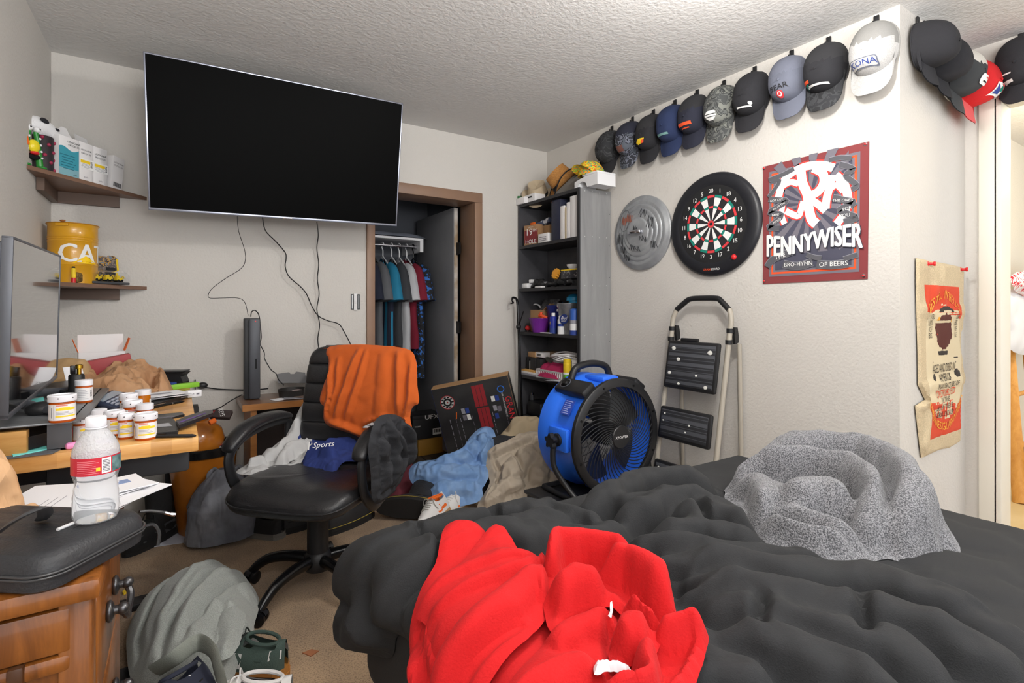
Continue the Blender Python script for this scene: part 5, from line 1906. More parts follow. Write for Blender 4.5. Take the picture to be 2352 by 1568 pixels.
SP = zplane(0.47)
SEATH = HField(0.008, (0.0, 1.7), (160, 160)).blur(1, 1)
navyb = mat('royal_navy_pique', (38, 54, 116), 0.9, bump=(600, 0.5))
seatmap = lambda p, q, h: SP(p, q, h)
cloth_on('black_shorts', 'black garment crumpled beneath the blue polo on the chair seat', 'clothing', mat('black_nylon', (30, 31, 35), 0.6), SP.pxs([(700, 1062), (780, 1056), (830, 1050), (838, 1078), (800, 1092), (740, 1082)]), seatmap, (),
         base=0.02, dome=0.02, edge=0.02, res=0.011, noise=((0.06, 0.012),), seed=52, put=SEATH, relax=dict(slack=1.1, it=60, bend=0.12))
SEATH.blur(2, 1)
pol = cloth_on('polo_shirt', 'royal blue polo shirt with white chest lettering bunched on the chair seat', 'shirt', navyb,
               SP.pxs([(622, 1050), (660, 1040), (700, 1034), (760, 1032), (815, 1034), (838, 1044), (834, 1072), (790, 1078), (764, 1092), (735, 1082), (694, 1078), (690, 1062), (650, 1064)]), seatmap,
               SP.rid([([(668, 1042), (720, 1036), (770, 1036), (830, 1042)], 0.22, 0.06), ([(690, 1050), (750, 1050), (820, 1052)], 0.065, 0.04), ([(735, 1060), (780, 1058), (830, 1056)], 0.05, 0.03), ([(700, 1066), (740, 1070), (770, 1078)], 0.04, 0.025), ([(668, 1052), (700, 1044), (712, 1036)], 0.09, 0.03)]),
               base=0.02, dome=0.02, edge=0.015, res=0.008, noise=((0.05, 0.012),), seed=53, under=SEATH, put=SEATH, relax=dict(slack=1.12, it=80, bend=0.06, goal=0.10))
mb = MB()
o_ = att(742, 1021, 2.235)
mb.text('Sports', 0.034, inkw, frame(o_, (0.78, -0.5, 0.16), (-0.35, -0.75, 0.56)), shear=0.3); mb.box((-0.058, 0, 0), (0.003, 0.034, 0.0006), inkw, M=frame(o_, (0.78, -0.5, 0.16), (-0.35, -0.75, 0.56)))
mb.build('chest_lettering', pol, 'white slanted chest lettering')
SEATH.blur(2, 1)
cloth_on('grey_shorts', 'pale grey shorts lying across the left corner of the chair seat', 'shorts', mat('pale_grey_knit', (184, 184, 184), 0.9, bump=(500, 0.3)),
         SP.pxs([(548, 1084), (580, 1066), (618, 1050), (655, 1040), (692, 1034), (716, 1054), (704, 1066), (668, 1078), (630, 1082), (600, 1088), (570, 1090)]), seatmap,
         SP.rid([([(600, 1070), (650, 1058), (690, 1044)], 0.05, 0.03), ([(640, 1076), (665, 1062), (700, 1054)], 0.045, 0.03), ([(570, 1080), (610, 1072)], 0.03, 0.02)]), base=0.02, dome=0.02, edge=0.015, res=0.008, noise=((0.05, 0.012),), seed=54, under=SEATH, put=SEATH,
         relax=dict(slack=1.16, it=100, bend=0.05, goal=0.03))
AP = Plane(chp(0.325, 0, 0.45), CM.to_3x3() @ Vector((0, 1, 0)), (0, 0, 1))
blkj = mat('black_jersey', (38, 39, 43), 0.85, bump=(400, 0.3))
cloth_on('black_jacket', 'black jacket hanging over the chair\'s worn right armrest', 'jacket', blkj,
         AP.pxs([(866, 958), (895, 950), (918, 958), (934, 985), (938, 1030), (930, 1066), (918, 1064), (916, 1090), (906, 1112), (892, 1130), (866, 1146), (854, 1130), (852, 1080), (846, 1030), (852, 990)]), AP,
         AP.rid([([(880, 960), (890, 1020), (888, 1110)], 0.035, 0.02), ([(915, 965), (925, 1010), (926, 1060)], 0.04, 0.016), ([(862, 1000), (872, 1060), (868, 1130)], 0.03, 0.02), ([(895, 980), (908, 1040), (902, 1090)], 0.03, 0.015)]),
         base=0.016, dome=0.012, edge=0.014, res=0.009, noise=((0.06, 0.012),), seed=55, relax=dict(slack=1.18, it=100, bend=0.05, goal=0.03))

# ================================================================ shoes
def shoe(name, label, cat, M, upper, sole, L=0.29, W=0.052, H=0.075, shaft=0.0, lace=None, solez=0.03, accent=None, group=None, stitch=None, inner=None, heel=None, tip=True, root_at=None):
    base = M @ Vector((0, 0, 0))
    t = thing(name, label, cat, tuple(base), 0, group)
    mb = MB(M)

    def wid(q):
        return W * (0.70 + 0.30 * math.sin(PI * min(1, q * 1.25) * 0.9)) * (1 - max(0.0, (q - 0.72) / 0.28) ** 2.2) ** 0.5 * (1 - max(0.0, (0.1 - q) / 0.1) ** 2) ** 0.5

    def outl(sc=1.0, n=22):
        l, r = [], []
        for i in range(n + 1):
            q = i / n
            y = L * (q - 0.5) * sc
            w = wid(min(max(q, 0.004), 0.996)) * sc
            l.append((-w * 0.95, y)); r.append((w * 1.02, y))
        return r + l[::-1]
    mb.prism(outl(1.04), 0, solez * 0.45, sole)
    mb.prism(outl(1.02), solez * 0.45, solez, sole)
    if heel:
        mb.box((0, -L * 0.33, -0.0), (W * 1.5, L * 0.28, 0.012), heel)
    s_ = mb.build('sole', t)
    mb = MB(M)
    nq, na = 24, 18
    open0, open1 = 0.10, 0.46

    def top(q):
        if q < 0.5:
            return H * (1.0 - 0.15 * math.sin(PI * min(q / 0.5, 1)))
        return H * (0.97 - 0.62 * ((q - 0.5) / 0.5) ** 0.8) if q < 1 else 0.02

    def fn(u, v):
        q = 0.004 + 0.992 * u
        a = PI * v
        w = wid(q)
        h = top(q)
        ca, sa = math.cos(a), math.sin(a)
        e = 0.75
        x = w * math.copysign(abs(ca) ** 0.8, ca) * (1 - 0.22 * sa)
        return Vector((x, L * (q - 0.5), solez + h * (max(sa, 0.0) ** e)))
    V = [fn(i / nq, j / na) for i in range(nq + 1) for j in range(na + 1)]
    FQ = [(i * (na + 1) + j, (i + 1) * (na + 1) + j, (i + 1) * (na + 1) + j + 1, i * (na + 1) + j + 1) for i in range(nq) for j in range(na) if shaft or not (2 <= i <= 10 and 5 <= j <= na - 6)]
    mb.add(V, FQ, upper, True)
    mb.grid(lambda u, v: fn(u, v) * 0.96 + Vector((0, 0, 0.001)), nq, na, mat('shoe_inside', (24, 22, 22), 0.9)) if False else None
    if shaft:
        y0 = L * (0.27 - 0.5)
        ring = []
        for i, (z, a_, b_) in enumerate(((solez + H * 0.5, W * 0.82, 0.075), (solez + H * 1.0, W * 0.86, 0.068), (solez + H + shaft * 0.5, W * 0.92, 0.070), (solez + H + shaft, W * 0.98, 0.076), (solez + H + shaft - 0.01, W * 0.9, 0.068), (solez + H * 0.9, W * 0.7, 0.055))):
            ring.append([Vector((a_ * math.cos(2 * PI * j / 20), y0 + b_ * math.sin(2 * PI * j / 20) + 0.006 * i, z + (0.012 * math.sin(2 * PI * j / 20) if i in (3, 4) else 0))) for j in range(20)])
        vs_ = [v for r_ in ring for v in r_]
        mb.add(vs_, [(i * 20 + j, i * 20 + (j + 1) % 20, (i + 1) * 20 + (j + 1) % 20, (i + 1) * 20 + j) for i in range(5) for j in range(20)], upper, True)
    if accent:
        for sx in (-1, 1):
            for (q0, q1, z0, z1, m) in accent:
                P = []
                for (q, z) in ((q0, z0), (q1, z0), (q1, z1), (q0, z1)):
                    hq = top(q)
                    sa = min(1, max(0.02, z / hq)) ** (1 / 0.75)
                    x = wid(q) * (max(0, 1 - sa * sa) ** 0.4) * (1 - 0.22 * sa)
                    P.append((sx * (x + 0.0015), L * (q - 0.5), solez + z))
                mb.poly(P if sx > 0 else P[::-1], m)
    mb.build('upper', t)
    if not shaft:
        mb = MB(M)
        mb.tube([Vector((W * 0.60 * math.cos(a), L * (0.28 - 0.5) + L * 0.185 * math.sin(a), solez + H * (0.93 + 0.06 * math.sin(a)))) for a in [2 * PI * i / 24 for i in range(24)]], 0.006, inner or upper, 8, closed=True)
        mb.build('collar', t)
        mb = MB(M)
        mb.lathe([(0.0, 0.0), (1.0, 0.0), (1.0, 0.004)], mat('shoe_inside', (24, 22, 22), 0.9) if inner is None else inner, 24, M=M_scale(T(0, L * (0.28 - 0.5), solez + H * 0.35), W * 0.85, L * 0.2, 1))
        mb.build('lining', t)
    if lace:
        mb = MB(M)
        for k in range(5):
            q = 0.50 + 0.055 * k
            h = top(q)
            mb.tube(smoothpath([(-W * 0.42, L * (q - 0.5), solez + h * 0.93), (0, L * (q - 0.49), solez + h * 1.03), (W * 0.42, L * (q - 0.48), solez + h * 0.93)], 4), 0.0028, lace, 6)
        mb.tube(smoothpath([(0, L * 0.0, solez + top(0.5) * 1.03), (-W * 0.5, L * 0.03, solez + top(0.5) * 1.1), (-W * 0.7, L * 0.06, solez + H * 0.7), (-W * 0.95, L * 0.05, solez + H * 0.4)], 5), 0.0025, lace, 6)
        mb.tube(smoothpath([(0, L * 0.0, solez + top(0.5) * 1.03), (W * 0.4, L * 0.03, solez + top(0.5) * 1.15), (W * 0.75, L * 0.02, solez + H * 0.75)], 5), 0.0025, lace, 6)
        mb.build('laces', t)
    if stitch:
        mb = MB(M)
        o1 = outl(1.03, 30)
        mb.tube([(x, y, solez + 0.003) for x, y in o1], 0.0016, stitch, 5, closed=True)
        mb.build('welt_stitching', t, 'yellow welt stitching')
    return t


def M_scale(M, a, b, c):
    return M @ Matrix.Diagonal((a, b, c, 1))


def place(u, v, z, rz, rx=0.0, ry=0.0, dz=0.0):
    p_ = atz(u, v, z)
    return Matrix.Translation((p_.x, p_.y, z + dz)) @ Euler((rx, ry, R(rz)), 'XYZ').to_matrix().to_4x4()


bleather = mat('boot_leather', (40, 39, 40), 0.5, bump=(90, 0.4, 4))
bsole = mat('boot_sole', (30, 29, 29), 0.7)
ystitch = mat('yellow_stitch', (196, 172, 70), 0.7)
# fallen boot, sole toward the room
pb = atz(925, 1165, 0.06)
shoe('work_boot', 'black leather boot with yellow welt stitching lying on its side by the bed', 'boot', Matrix.Translation((1.04, 2.70, 0.075)) @ Euler((0, R(82), R(52)), 'XYZ').to_matrix().to_4x4(), bleather, bsole, L=0.31, W=0.056, H=0.085, shaft=0.13, stitch=ystitch, solez=0.032, group='black stitched boots')
shoe('work_boot', 'black leather boot with yellow stitching standing behind the chair base', 'boot', Matrix.Translation((0.78, 2.83, 0)) @ Euler((0, 0, R(-68)), 'XYZ').to_matrix().to_4x4(), bleather, bsole, L=0.33, W=0.056, H=0.10, shaft=0.15, stitch=ystitch, solez=0.034, group='black stitched boots')
whl, orl = mat('white_leather', (214, 212, 210), 0.5), mat('orange_suede', (226, 104, 30), 0.8)
gum = mat('tan_gum_sole', (190, 148, 100), 0.5)
acc = [(0.42, 0.56, 0.012, 0.05, orl), (0.2, 0.42, 0.018, 0.032, orl), (0.02, 0.14, 0.03, 0.062, orl)]
shoe('sneaker', 'white and orange sneaker beside the jeans', 'sneaker', Matrix.Translation((1.33, 2.68, 0.0)) @ Euler((0, 0, R(118)), 'XYZ').to_matrix().to_4x4(), whl, gum, accent=acc, lace=whl, inner=orl, solez=0.03, H=0.085, group='white and orange sneakers')
shoe('sneaker', 'white and orange sneaker half hidden behind the comforter edge', 'sneaker', Matrix.Translation((1.16, 2.55, 0.03)) @ Euler((0, R(18), R(128)), 'XYZ').to_matrix().to_4x4(), whl, gum, accent=acc, lace=mat('grey_lace', (150, 148, 142), 0.8), inner=orl, solez=0.03, H=0.085, group='white and orange sneakers')
dk = mat('dark_shoe', (34, 33, 34), 0.7)
shoe('shoe', 'dark shoe with a pale sole beneath the chair, nearest the grey bag', 'shoe', Matrix.Translation((0.36, 2.96, 0)) @ Euler((0, 0, R(40)), 'XYZ').to_matrix().to_4x4(), dk, mat('grey_sole', (120, 116, 110), 0.7), H=0.09, group='shoes under the side table')
shoe('shoe', 'dark low shoe lying under the chair beside the side table', 'shoe', Matrix.Translation((0.56, 2.94, 0)) @ Euler((0, 0, R(-80)), 'XYZ').to_matrix().to_4x4(), dk, bsole, H=0.075, group='shoes under the side table', lace=mat('grey_lace', (150, 148, 142), 0.8))

# ================================================================ heap of clothes by the closet
FLH = HField(0.01, (0.8, 2.3), (160, 120)).blur(1, 1)
fmap = lambda p, q, h: Vector((p, q, h))
F0 = zplane(0.0)
cloth_on('maroon_garment', 'maroon garment spread on the carpet behind the chair', 'clothing', mat('maroon_jersey', (112, 48, 60), 0.9), zplane(0.04).pxs([(905, 1070), (945, 1060), (960, 1085), (955, 1120), (918, 1135), (895, 1120)]), fmap, (), base=0.05, dome=0.05, edge=0.02, res=0.013, seed=61, put=FLH, relax=dict(slack=1.1, it=50))
hk = [(1.80 + 0.27 * math.cos(a), 2.86 + 0.20 * math.sin(a)) for a in [2 * PI * i / 16 for i in range(16)]]
cloth_on('black_tshirt', 'black shirt over the clothes heap in front of the dartboard carton', 'shirt', blkj, hk, fmap, (), base=0.05, dome=0.31, domew=0.085, edge=0.05, res=0.011, noise=((0.14, 0.03),), seed=62, relax=dict(slack=1.05, it=50, bend=0.15, goal=0.04))
RV, FV = Vector((CY_, -SY, 0)), Vector((SY, CY_, 0))
P1 = Plane((1.20, 2.72, 0.03), RV, FV * math.cos(R(36)) + Vector((0, 0, math.sin(R(36)))))
denim = mat('light_denim', (112, 148, 196), 0.95, bump=(700, 0.6), vary=(14, (132, 164, 206), 0.4, 0.65))
jn = cloth_on('jeans', 'light blue denim jeans thrown on the heap before the carton', 'jeans', denim,
              P1.pxs([(946, 1078), (962, 1064), (1010, 1058), (1058, 1042), (1085, 1005), (1104, 986), (1124, 982), (1133, 1000), (1130, 1030), (1114, 1062), (1118, 1088), (1100, 1120), (1104, 1140), (1060, 1154), (1000, 1170), (982, 1162), (976, 1125), (950, 1098)]), P1,
              P1.rid([([(958, 1085), (1010, 1092), (1060, 1100), (1105, 1092)], 0.05, 0.07), ([(990, 1150), (1030, 1128), (1095, 1122)], 0.05, 0.06), ([(1000, 1066), (1060, 1058), (1100, 1020)], 0.05, 0.06), ([(1105, 1000), (1120, 1030), (1108, 1070)], 0.045, 0.045),
                      ([(1070, 1040), (1095, 1058), (1110, 1075)], -0.02, 0.01), ([(1010, 1108), (1060, 1116), (1100, 1106)], -0.025, 0.012)]),
              base=0.03, dome=0.03, edge=0.02, res=0.010, noise=((0.08, 0.012),), seed=63, relax=dict(slack=1.14, it=110, bend=0.045, goal=0.02))
khaki = mat('khaki_cotton', (170, 158, 142), 0.95, bump=(600, 0.4))
cloth_on('khaki_trousers', 'khaki trousers crumpled on the floor beside the blue fan', 'trousers', khaki,
         P1.pxs([(1112, 1050), (1128, 1036), (1158, 1026), (1190, 1006), (1225, 992), (1252, 1005), (1268, 1060), (1276, 1120), (1230, 1130), (1190, 1140), (1140, 1165), (1098, 1180), (1110, 1150), (1130, 1110), (1125, 1080)]), P1,
         P1.rid([([(1120, 1052), (1160, 1036), (1215, 1008)], 0.05, 0.04), ([(1150, 1110), (1190, 1080), (1240, 1040)], 0.06, 0.07), ([(1110, 1165), (1150, 1130), (1200, 1110)], 0.05, 0.05), ([(1230, 1120), (1245, 1070), (1250, 1020)], 0.05, 0.06), ([(1135, 1060), (1150, 1090), (1140, 1130)], -0.03, 0.012), ([(1180, 1050), (1200, 1100)], -0.025, 0.012)]),
         base=0.03, dome=0.04, edge=0.02, res=0.010, noise=((0.08, 0.012),), seed=64, relax=dict(slack=1.14, it=110, bend=0.045, goal=0.02))
P3 = zplane(0.40)
cloth_on('tan_jacket', 'tan garment on top of the black shirt below the bookcase', 'clothing', mat('tan_canvas', (164, 148, 122), 0.95, bump=(500, 0.4)),
         [(1.80, 2.92), (1.88, 2.84), (2.0, 2.78), (2.12, 2.78), (2.16, 2.88), (2.04, 3.0), (1.9, 3.02)], lambda p, q, h: Vector((p, q, 0.29 + h)), [([(1.86, 2.93), (1.98, 2.9), (2.1, 2.85)], 0.07, 0.06)], base=0.05, dome=0.05, edge=0.025, res=0.011, noise=((0.07, 0.02),), seed=65, relax=dict(slack=1.12, it=70, bend=0.1))
shoe('sneaker', 'black sneaker with green and white flashes tucked behind the jeans', 'sneaker', Matrix.Translation((1.60, 2.98, 0.20)) @ Euler((R(20), R(-15), R(150)), 'XYZ').to_matrix().to_4x4(), mat('black_sneaker', (30, 31, 33), 0.6), whl, accent=[(0.3, 0.5, 0.02, 0.05, mat('neon_green', (90, 214, 96), 0.6)), (0.1, 0.2, 0.02, 0.05, whl)], H=0.08)

for m_, s_ in ((orange, 9), (navyb, 16), (denim, 14), (khaki, 13), (blkj, 14)):
    wrinkle(m_, s_, 0.012, (1, 1, 1), 0.8)
# ---- dartboard carton
MBX = Matrix.Translation((1.806, 3.237, 0.377)) @ Euler((0.19, -0.206, -0.69), 'XYZ').to_matrix().to_4x4()
card = mat('cardboard', (176, 138, 98), 0.85)
CB = thing('dartboard_carton', 'dark printed dartboard carton leaning in front of the closet doorway', 'box', (1.806, 3.237, 0.03))
mb = MB(MBX)
mb.box((0, 0.045, 0), (0.56, 0.085, 0.56), card)
cpr = mat('carton_print', (40, 40, 42), 0.35, vary=(4, (62, 62, 62)))
mb.box((0, 0.001, -0.002), (0.557, 0.006, 0.556), cpr); mb.box((-0.281, 0.045, 0), (0.002, 0.085, 0.55), inkb); mb.box((0.281, 0.045, 0), (0.002, 0.085, 0.55), cpr)
mb.build('box', CB)
mb = MB(MBX @ frame((0, -0.0032, 0), (1, 0, 0), (0, -1, 0)))
crd = mat('carton_red', (150, 44, 50), 0.5)
for k in range(3):
    mb.box((0.03 + 0.03 * k - 0.01, 0.17, 0), (0.027, 0.16, 0.0006), crd); mb.box((0.035 + 0.03 * k - 0.01, 0.0, 0), (0.027, 0.16, 0.0006), crd)
for r, m in ((0.052, inkr), (0.047, inkw), (0.03, inkk), (0.018, inkw), (0.006, inkr)):
    mb.lathe([(0, 0.0003 + (0.052 - r) * 0.004), (r, 0.0003 + (0.052 - r) * 0.004)], m, 28, M=T(-0.185, 0.165, 0))
for k in range(10):
    a = 2 * PI * k / 10
    mb.box((0.038 * math.cos(a), 0.038 * math.sin(a), 0.0008), (0.016, 0.010, 0.0004), inkk, M=T(-0.185, 0.165, 0, 0))
for k, (x, y) in enumerate(((-0.09, 0.08), (-0.06, 0.08), (-0.09, 0.03), (-0.06, 0.03), (0.14, 0.13), (0.17, 0.13), (0.14, 0.06), (0.17, 0.05), (0.14, 0.0))):
    mb.box((x, y, 0), (0.026, 0.04, 0.0006), (gry3, inkb, gry1, inkw, inkw, inkb, gry3, gry1, inkb)[k])
for k in range(34):
    x = (-0.2, -0.16, -0.13, -0.035, 0.11, 0.20)[k % 6] + 0.004 * (k % 3)
    y = 0.02 - 0.045 * (k // 6)
    mb.box((x, y, 0), (0.004, 0.032, 0.0005), gry1 if k % 2 else gry3)
mb.lathe([(0.020, 0.0005), (0.026, 0.0005)], mat('neon_blue', (50, 120, 220), 0.5), 24, M=T(0.21, 0.19, 0), cap=False)
mb.text('GRAN', 0.062, mat('carton_red_text', (210, 50, 56), 0.5), T(0.245, 0.045, 0.0006, R(-90)))
mb.text('USE YOUR SMARTPHONE', 0.016, inkw, T(0.212, 0.07, 0.0006, R(-90)))
mb.box((-0.19, 0.06, 0), (0.05, 0.004, 0.0005), orl, M=T(0, 0, 0, R(60)) @ T(0, 0, 0)) if False else mb.box((-0.155, 0.02, 0), (0.008, 0.05, 0.0005), orl, M=Matrix.Rotation(R(-14), 4, 'Z'))
mb.build('front_print', CB)

# ================================================================ closet contents
CLS = thing('closet_shelf', 'white closet shelf with a cleat above the hanging rod', 'shelf', (1.25, 4.25, 1.735))
mb = MB(); mb.box((1.25, 4.27, 1.742), (0.98, 0.42, 0.018), white); mb.build('board', CLS)
mb = MB(); mb.box((1.725, 4.27, 1.685), (0.03, 0.42, 0.095), white); mb.build('cleat', CLS)
mb = MB(); mb.cyl((0.73, 4.13, 1.685), (1.72, 4.13, 1.685), 0.014, chrome); mb.build('hanging_rod', CLS)
film = mat('plastic_film', (150, 156, 170), 0.25, spec=0.8)
cloth_on('plastic_garment_bag', 'crinkled pale plastic sheeting folded on the closet shelf', 'plastic sheet', film, [(0.85, 4.1), (1.72, 4.08), (1.73, 4.40), (0.86, 4.42)], lambda p, q, h: Vector((p, q, 1.752 + h)), (), base=0.03, dome=0.03, edge=0.03, res=0.025, noise=((0.08, 0.02),), seed=71, relax=dict(slack=1.1, it=40))


def garment(x, label, m, top, hem, wy=0.21, th=0.034, sl=0.22, seed=1, m2=None, ycen=4.13):
    t = thing('hanging_shirt', label, 'shirt', (x, ycen, hem), 0, 'clothes hung in the closet')
    mb = MB()

    def fn(u, v):
        a = 2 * PI * u
        z = top - (top - hem) * v
        k = min(1.0, (v * 1.0) / 0.14)
        w = wy * (0.30 + 0.70 * k ** 0.7) * (0.9 + 0.06 * v)
        tt = th * (0.5 + 0.5 * k) * (1 + 0.5 * v)
        ca, sa = math.cos(a), math.sin(a)
        x_ = tt * sa * (1 + 0.35 * float(perlin(a * 1.3 + seed, v * 3, seed)))
        y_ = w * math.copysign(abs(ca) ** 0.7, ca)
        zz = z - (0.06 * abs(ca) ** 2 if v < 0.2 else 0) * (1 - k * 0.3)
        return Vector((x + x_ + 0.02 * float(perlin(v * 3, seed * 1.7, seed)), ycen + y_, zz))
    n0 = len(mb.v)
    mb.grid(fn, 36, 22, m)
    if m2:
        for i, f in enumerate(mb.f):
            c = sum((mb.v[k].y for k in f)) / 4
            if int((c - ycen + 1) / 0.035) % 2:
                mb.fm[i] = mb.mi(m2)
    mb.build('body', t)
    mb = MB()
    for sy in (-1, 1):
        P = smoothpath([(x, ycen + sy * wy * 0.72, top - 0.085), (x + 0.01, ycen + sy * wy * 1.02, top - 0.13), (x + 0.012, ycen + sy * (wy + 0.035), top - 0.13 - sl * 0.5), (x + 0.015, ycen + sy * (wy + 0.05), top - 0.13 - sl)], 5)
        b_ = MB()
        b_.tube(P, [(0.028 + 0.002 * i, 0.05 + 0.002 * i) for i in range(len(P))], m, 12, flat=(1, 0, 0))
        b_.build('sleeve', t)
    h = thing('coat_hanger', 'clothes hanger carrying the ' + label.split(' hanging')[0].split(' on ')[0], 'hanger', (x, ycen, top - 0.03), 0, 'hangers on the closet rod')
    mb = MB()
    hm = white if seed % 2 else blackg
    mb.tube(smoothpath([(x, ycen - wy * 0.7, top - 0.07), (x, ycen - 0.03, top + 0.0), (x, ycen, top + 0.012), (x, ycen + 0.03, top + 0.0), (x, ycen + wy * 0.7, top - 0.07)], 4), 0.0055, hm, 8)
    mb.build('shoulder_bar', h)
    mb = MB()
    mb.tube(smoothpath([(x, ycen, top + 0.01), (x, ycen, 1.64), (x, ycen + 0.022, 1.665), (x, ycen + 0.024, 1.70), (x, ycen, 1.7045), (x, ycen - 0.022, 1.69)], 5), 0.0045, hm, 8)
    mb.build('hook', h)


teal = mat('teal_jersey', (34, 122, 156), 0.85)
for (x, lab, m, hem, sd, m2) in ((1.19, 'charcoal shirt hanging leftmost behind the casing', mat('charcoal_jersey', (58, 60, 64), 0.9), 0.80, 1, None), (1.265, 'dark navy shirt hanging beside the charcoal shirt', mat('ink_jersey', (36, 40, 56), 0.9), 0.72, 2, None),
                                 (1.335, 'grey shirt hanging beside the teal striped shirt', mat('grey_jersey', (96, 98, 102), 0.9), 0.85, 4, None), (1.415, 'teal shirt with black stripes hanging in the middle of the rod', teal, 0.78, 3, mat('ink_jersey', (36, 40, 56), 0.9)),
                                 (1.49, 'dark grey shirt hanging beside the pale grey shirt', MATS['charcoal_jersey'], 0.74, 5, None), (1.555, 'pale grey shirt hanging beside the crimson shirt', mat('pale_jersey', (186, 188, 192), 0.9), 0.82, 7, None),
                                 (1.62, 'crimson shirt hanging near the rod\'s end', mat('crimson_jersey', (118, 24, 44), 0.9), 0.84, 9, None), (1.68, 'black and blue patterned shirt hanging at the rod\'s end', patches('blue_black_print', [(26, 27, 31), (36, 40, 46), (30, 30, 34), (54, 110, 190)], 30), 0.60, 6, None)):
    garment(x, lab, m, 1.575, hem, seed=sd, m2=m2)
mb = MB(); mb.box((1.70, 3.95, 0.215), (0.28, 0.2, 0.18), mat('shoebox_black', (34, 34, 36), 0.6), 0.003); mb.box((1.70, 3.95, 0.30), (0.285, 0.205, 0.03), MATS['shoebox_black'], 0.003)
MSB = frame((1.70, 3.8475, 0.21), (1, 0, 0), (0, -1, 0))
mb.box((0.07, -0.035, 0), (0.08, 0.05, 0.001), inkw, M=MSB)
for k in range(9):
    mb.box((0.04 + 0.0075 * k, -0.03, 0.001), (0.004 if k % 3 else 0.006, 0.028, 0.0006), inkk, M=MSB)
mb.text('UFX', 0.05, inkw, T(0, 0, 0) @ MSB @ T(0.02, 0.085, 0.002), sx=1.3)
mb.text('WORK', 0.016, inkw, MSB @ T(-0.10, 0.02, 0.001))
mb.build('shoe_box', label='black shoe box with a white barcode label inside the closet', cat='shoe box')
mb = MB(); mb.box((1.72, 3.94, 0.0625), (0.24, 0.22, 0.125), mat('mustard_box', (150, 108, 34), 0.6), 0.004); mb.build('yellow_box', label='mustard yellow box under the black shoe box', cat='box')
mb = MB(); mb.box((1.47, 3.80, 0.05), (0.16, 0.12, 0.10), glass('clear_plastic', (220, 224, 226), 0.15, 1.2), 0.02); mb.build('plastic_tub', label='clear plastic tub on the closet floor', cat='tub')
# cable on the floor
mb = MB(); mb.tube(smoothpath([F0(*q, 0.004) for q in F0.pxs([(935, 1010), (950, 1035), (970, 1050), (985, 1062), (1000, 1060), (990, 1050)])], 6), 0.003, blackp, 6); mb.build('floor_cable', label='thin black cable trailing on the closet threshold', cat='cable')
# ================================================================ bookcase clutter
def bky(u, x=2.30):
    return atx(u, 700, x).y


def bbox_(name, label, cat, u0, u1, z0, z1, m, x0=2.27, dx=0.12, rz=0.0, group=None, extra=None, bev=0.002, tilt=0.0):
    """a carton on a shelf: spans picture columns u0..u1 on the plane of its front, standing at z0"""
    ya, yb = bky(u0, x0), bky(u1, x0)
    c = ((x0 + dx / 2), (ya + yb) / 2)
    M = T(c[0], c[1], z0, rz, 0, 0) @ Matrix.Rotation(tilt, 4, 'X')
    mb = MB(M)
    w = abs(ya - yb)
    mb.box((0, 0, (z1 - z0) / 2), (dx, w, z1 - z0), m, bev)
    if extra:
        extra(mb, frame((-dx / 2 - 0.0008, 0, (z1 - z0) / 2), (0, -1, 0), (-1, 0, 0)), w, z1 - z0)
    return mb.build(name, label=label, cat=cat, group=group)


Z6, Z5, Z4, Z3, Z2, Z1 = BKZ, SHZ[5], SHZ[4], SHZ[3], SHZ[2], SHZ[1]
cartonw = mat('white_card', (224, 222, 222), 0.7)
bbox_('small_box', 'small white box overhanging the bookcase top at the back wall', 'box', 1181, 1204, Z6, Z6 + 0.05, cartonw, x0=2.235, dx=0.10)
bbox_('small_box', 'white box with a slot beside the beige hat on the bookcase', 'box', 1206, 1228, Z6, Z6 + 0.065, cartonw, x0=2.27, dx=0.10, extra=lambda mb, M, w, h: mb.box((0, 0.01, 0), (0.05, 0.012, 0.002), inkk, M=M))
mb = MB(); mb.box((2.29, bky(1193, 2.29), Z6 + 0.062), (0.08, 0.09, 0.024), mat('green_card', (52, 112, 66), 0.7), 0.002); mb.build('green_box', label='flat green box on the overhanging small white box', cat='box')


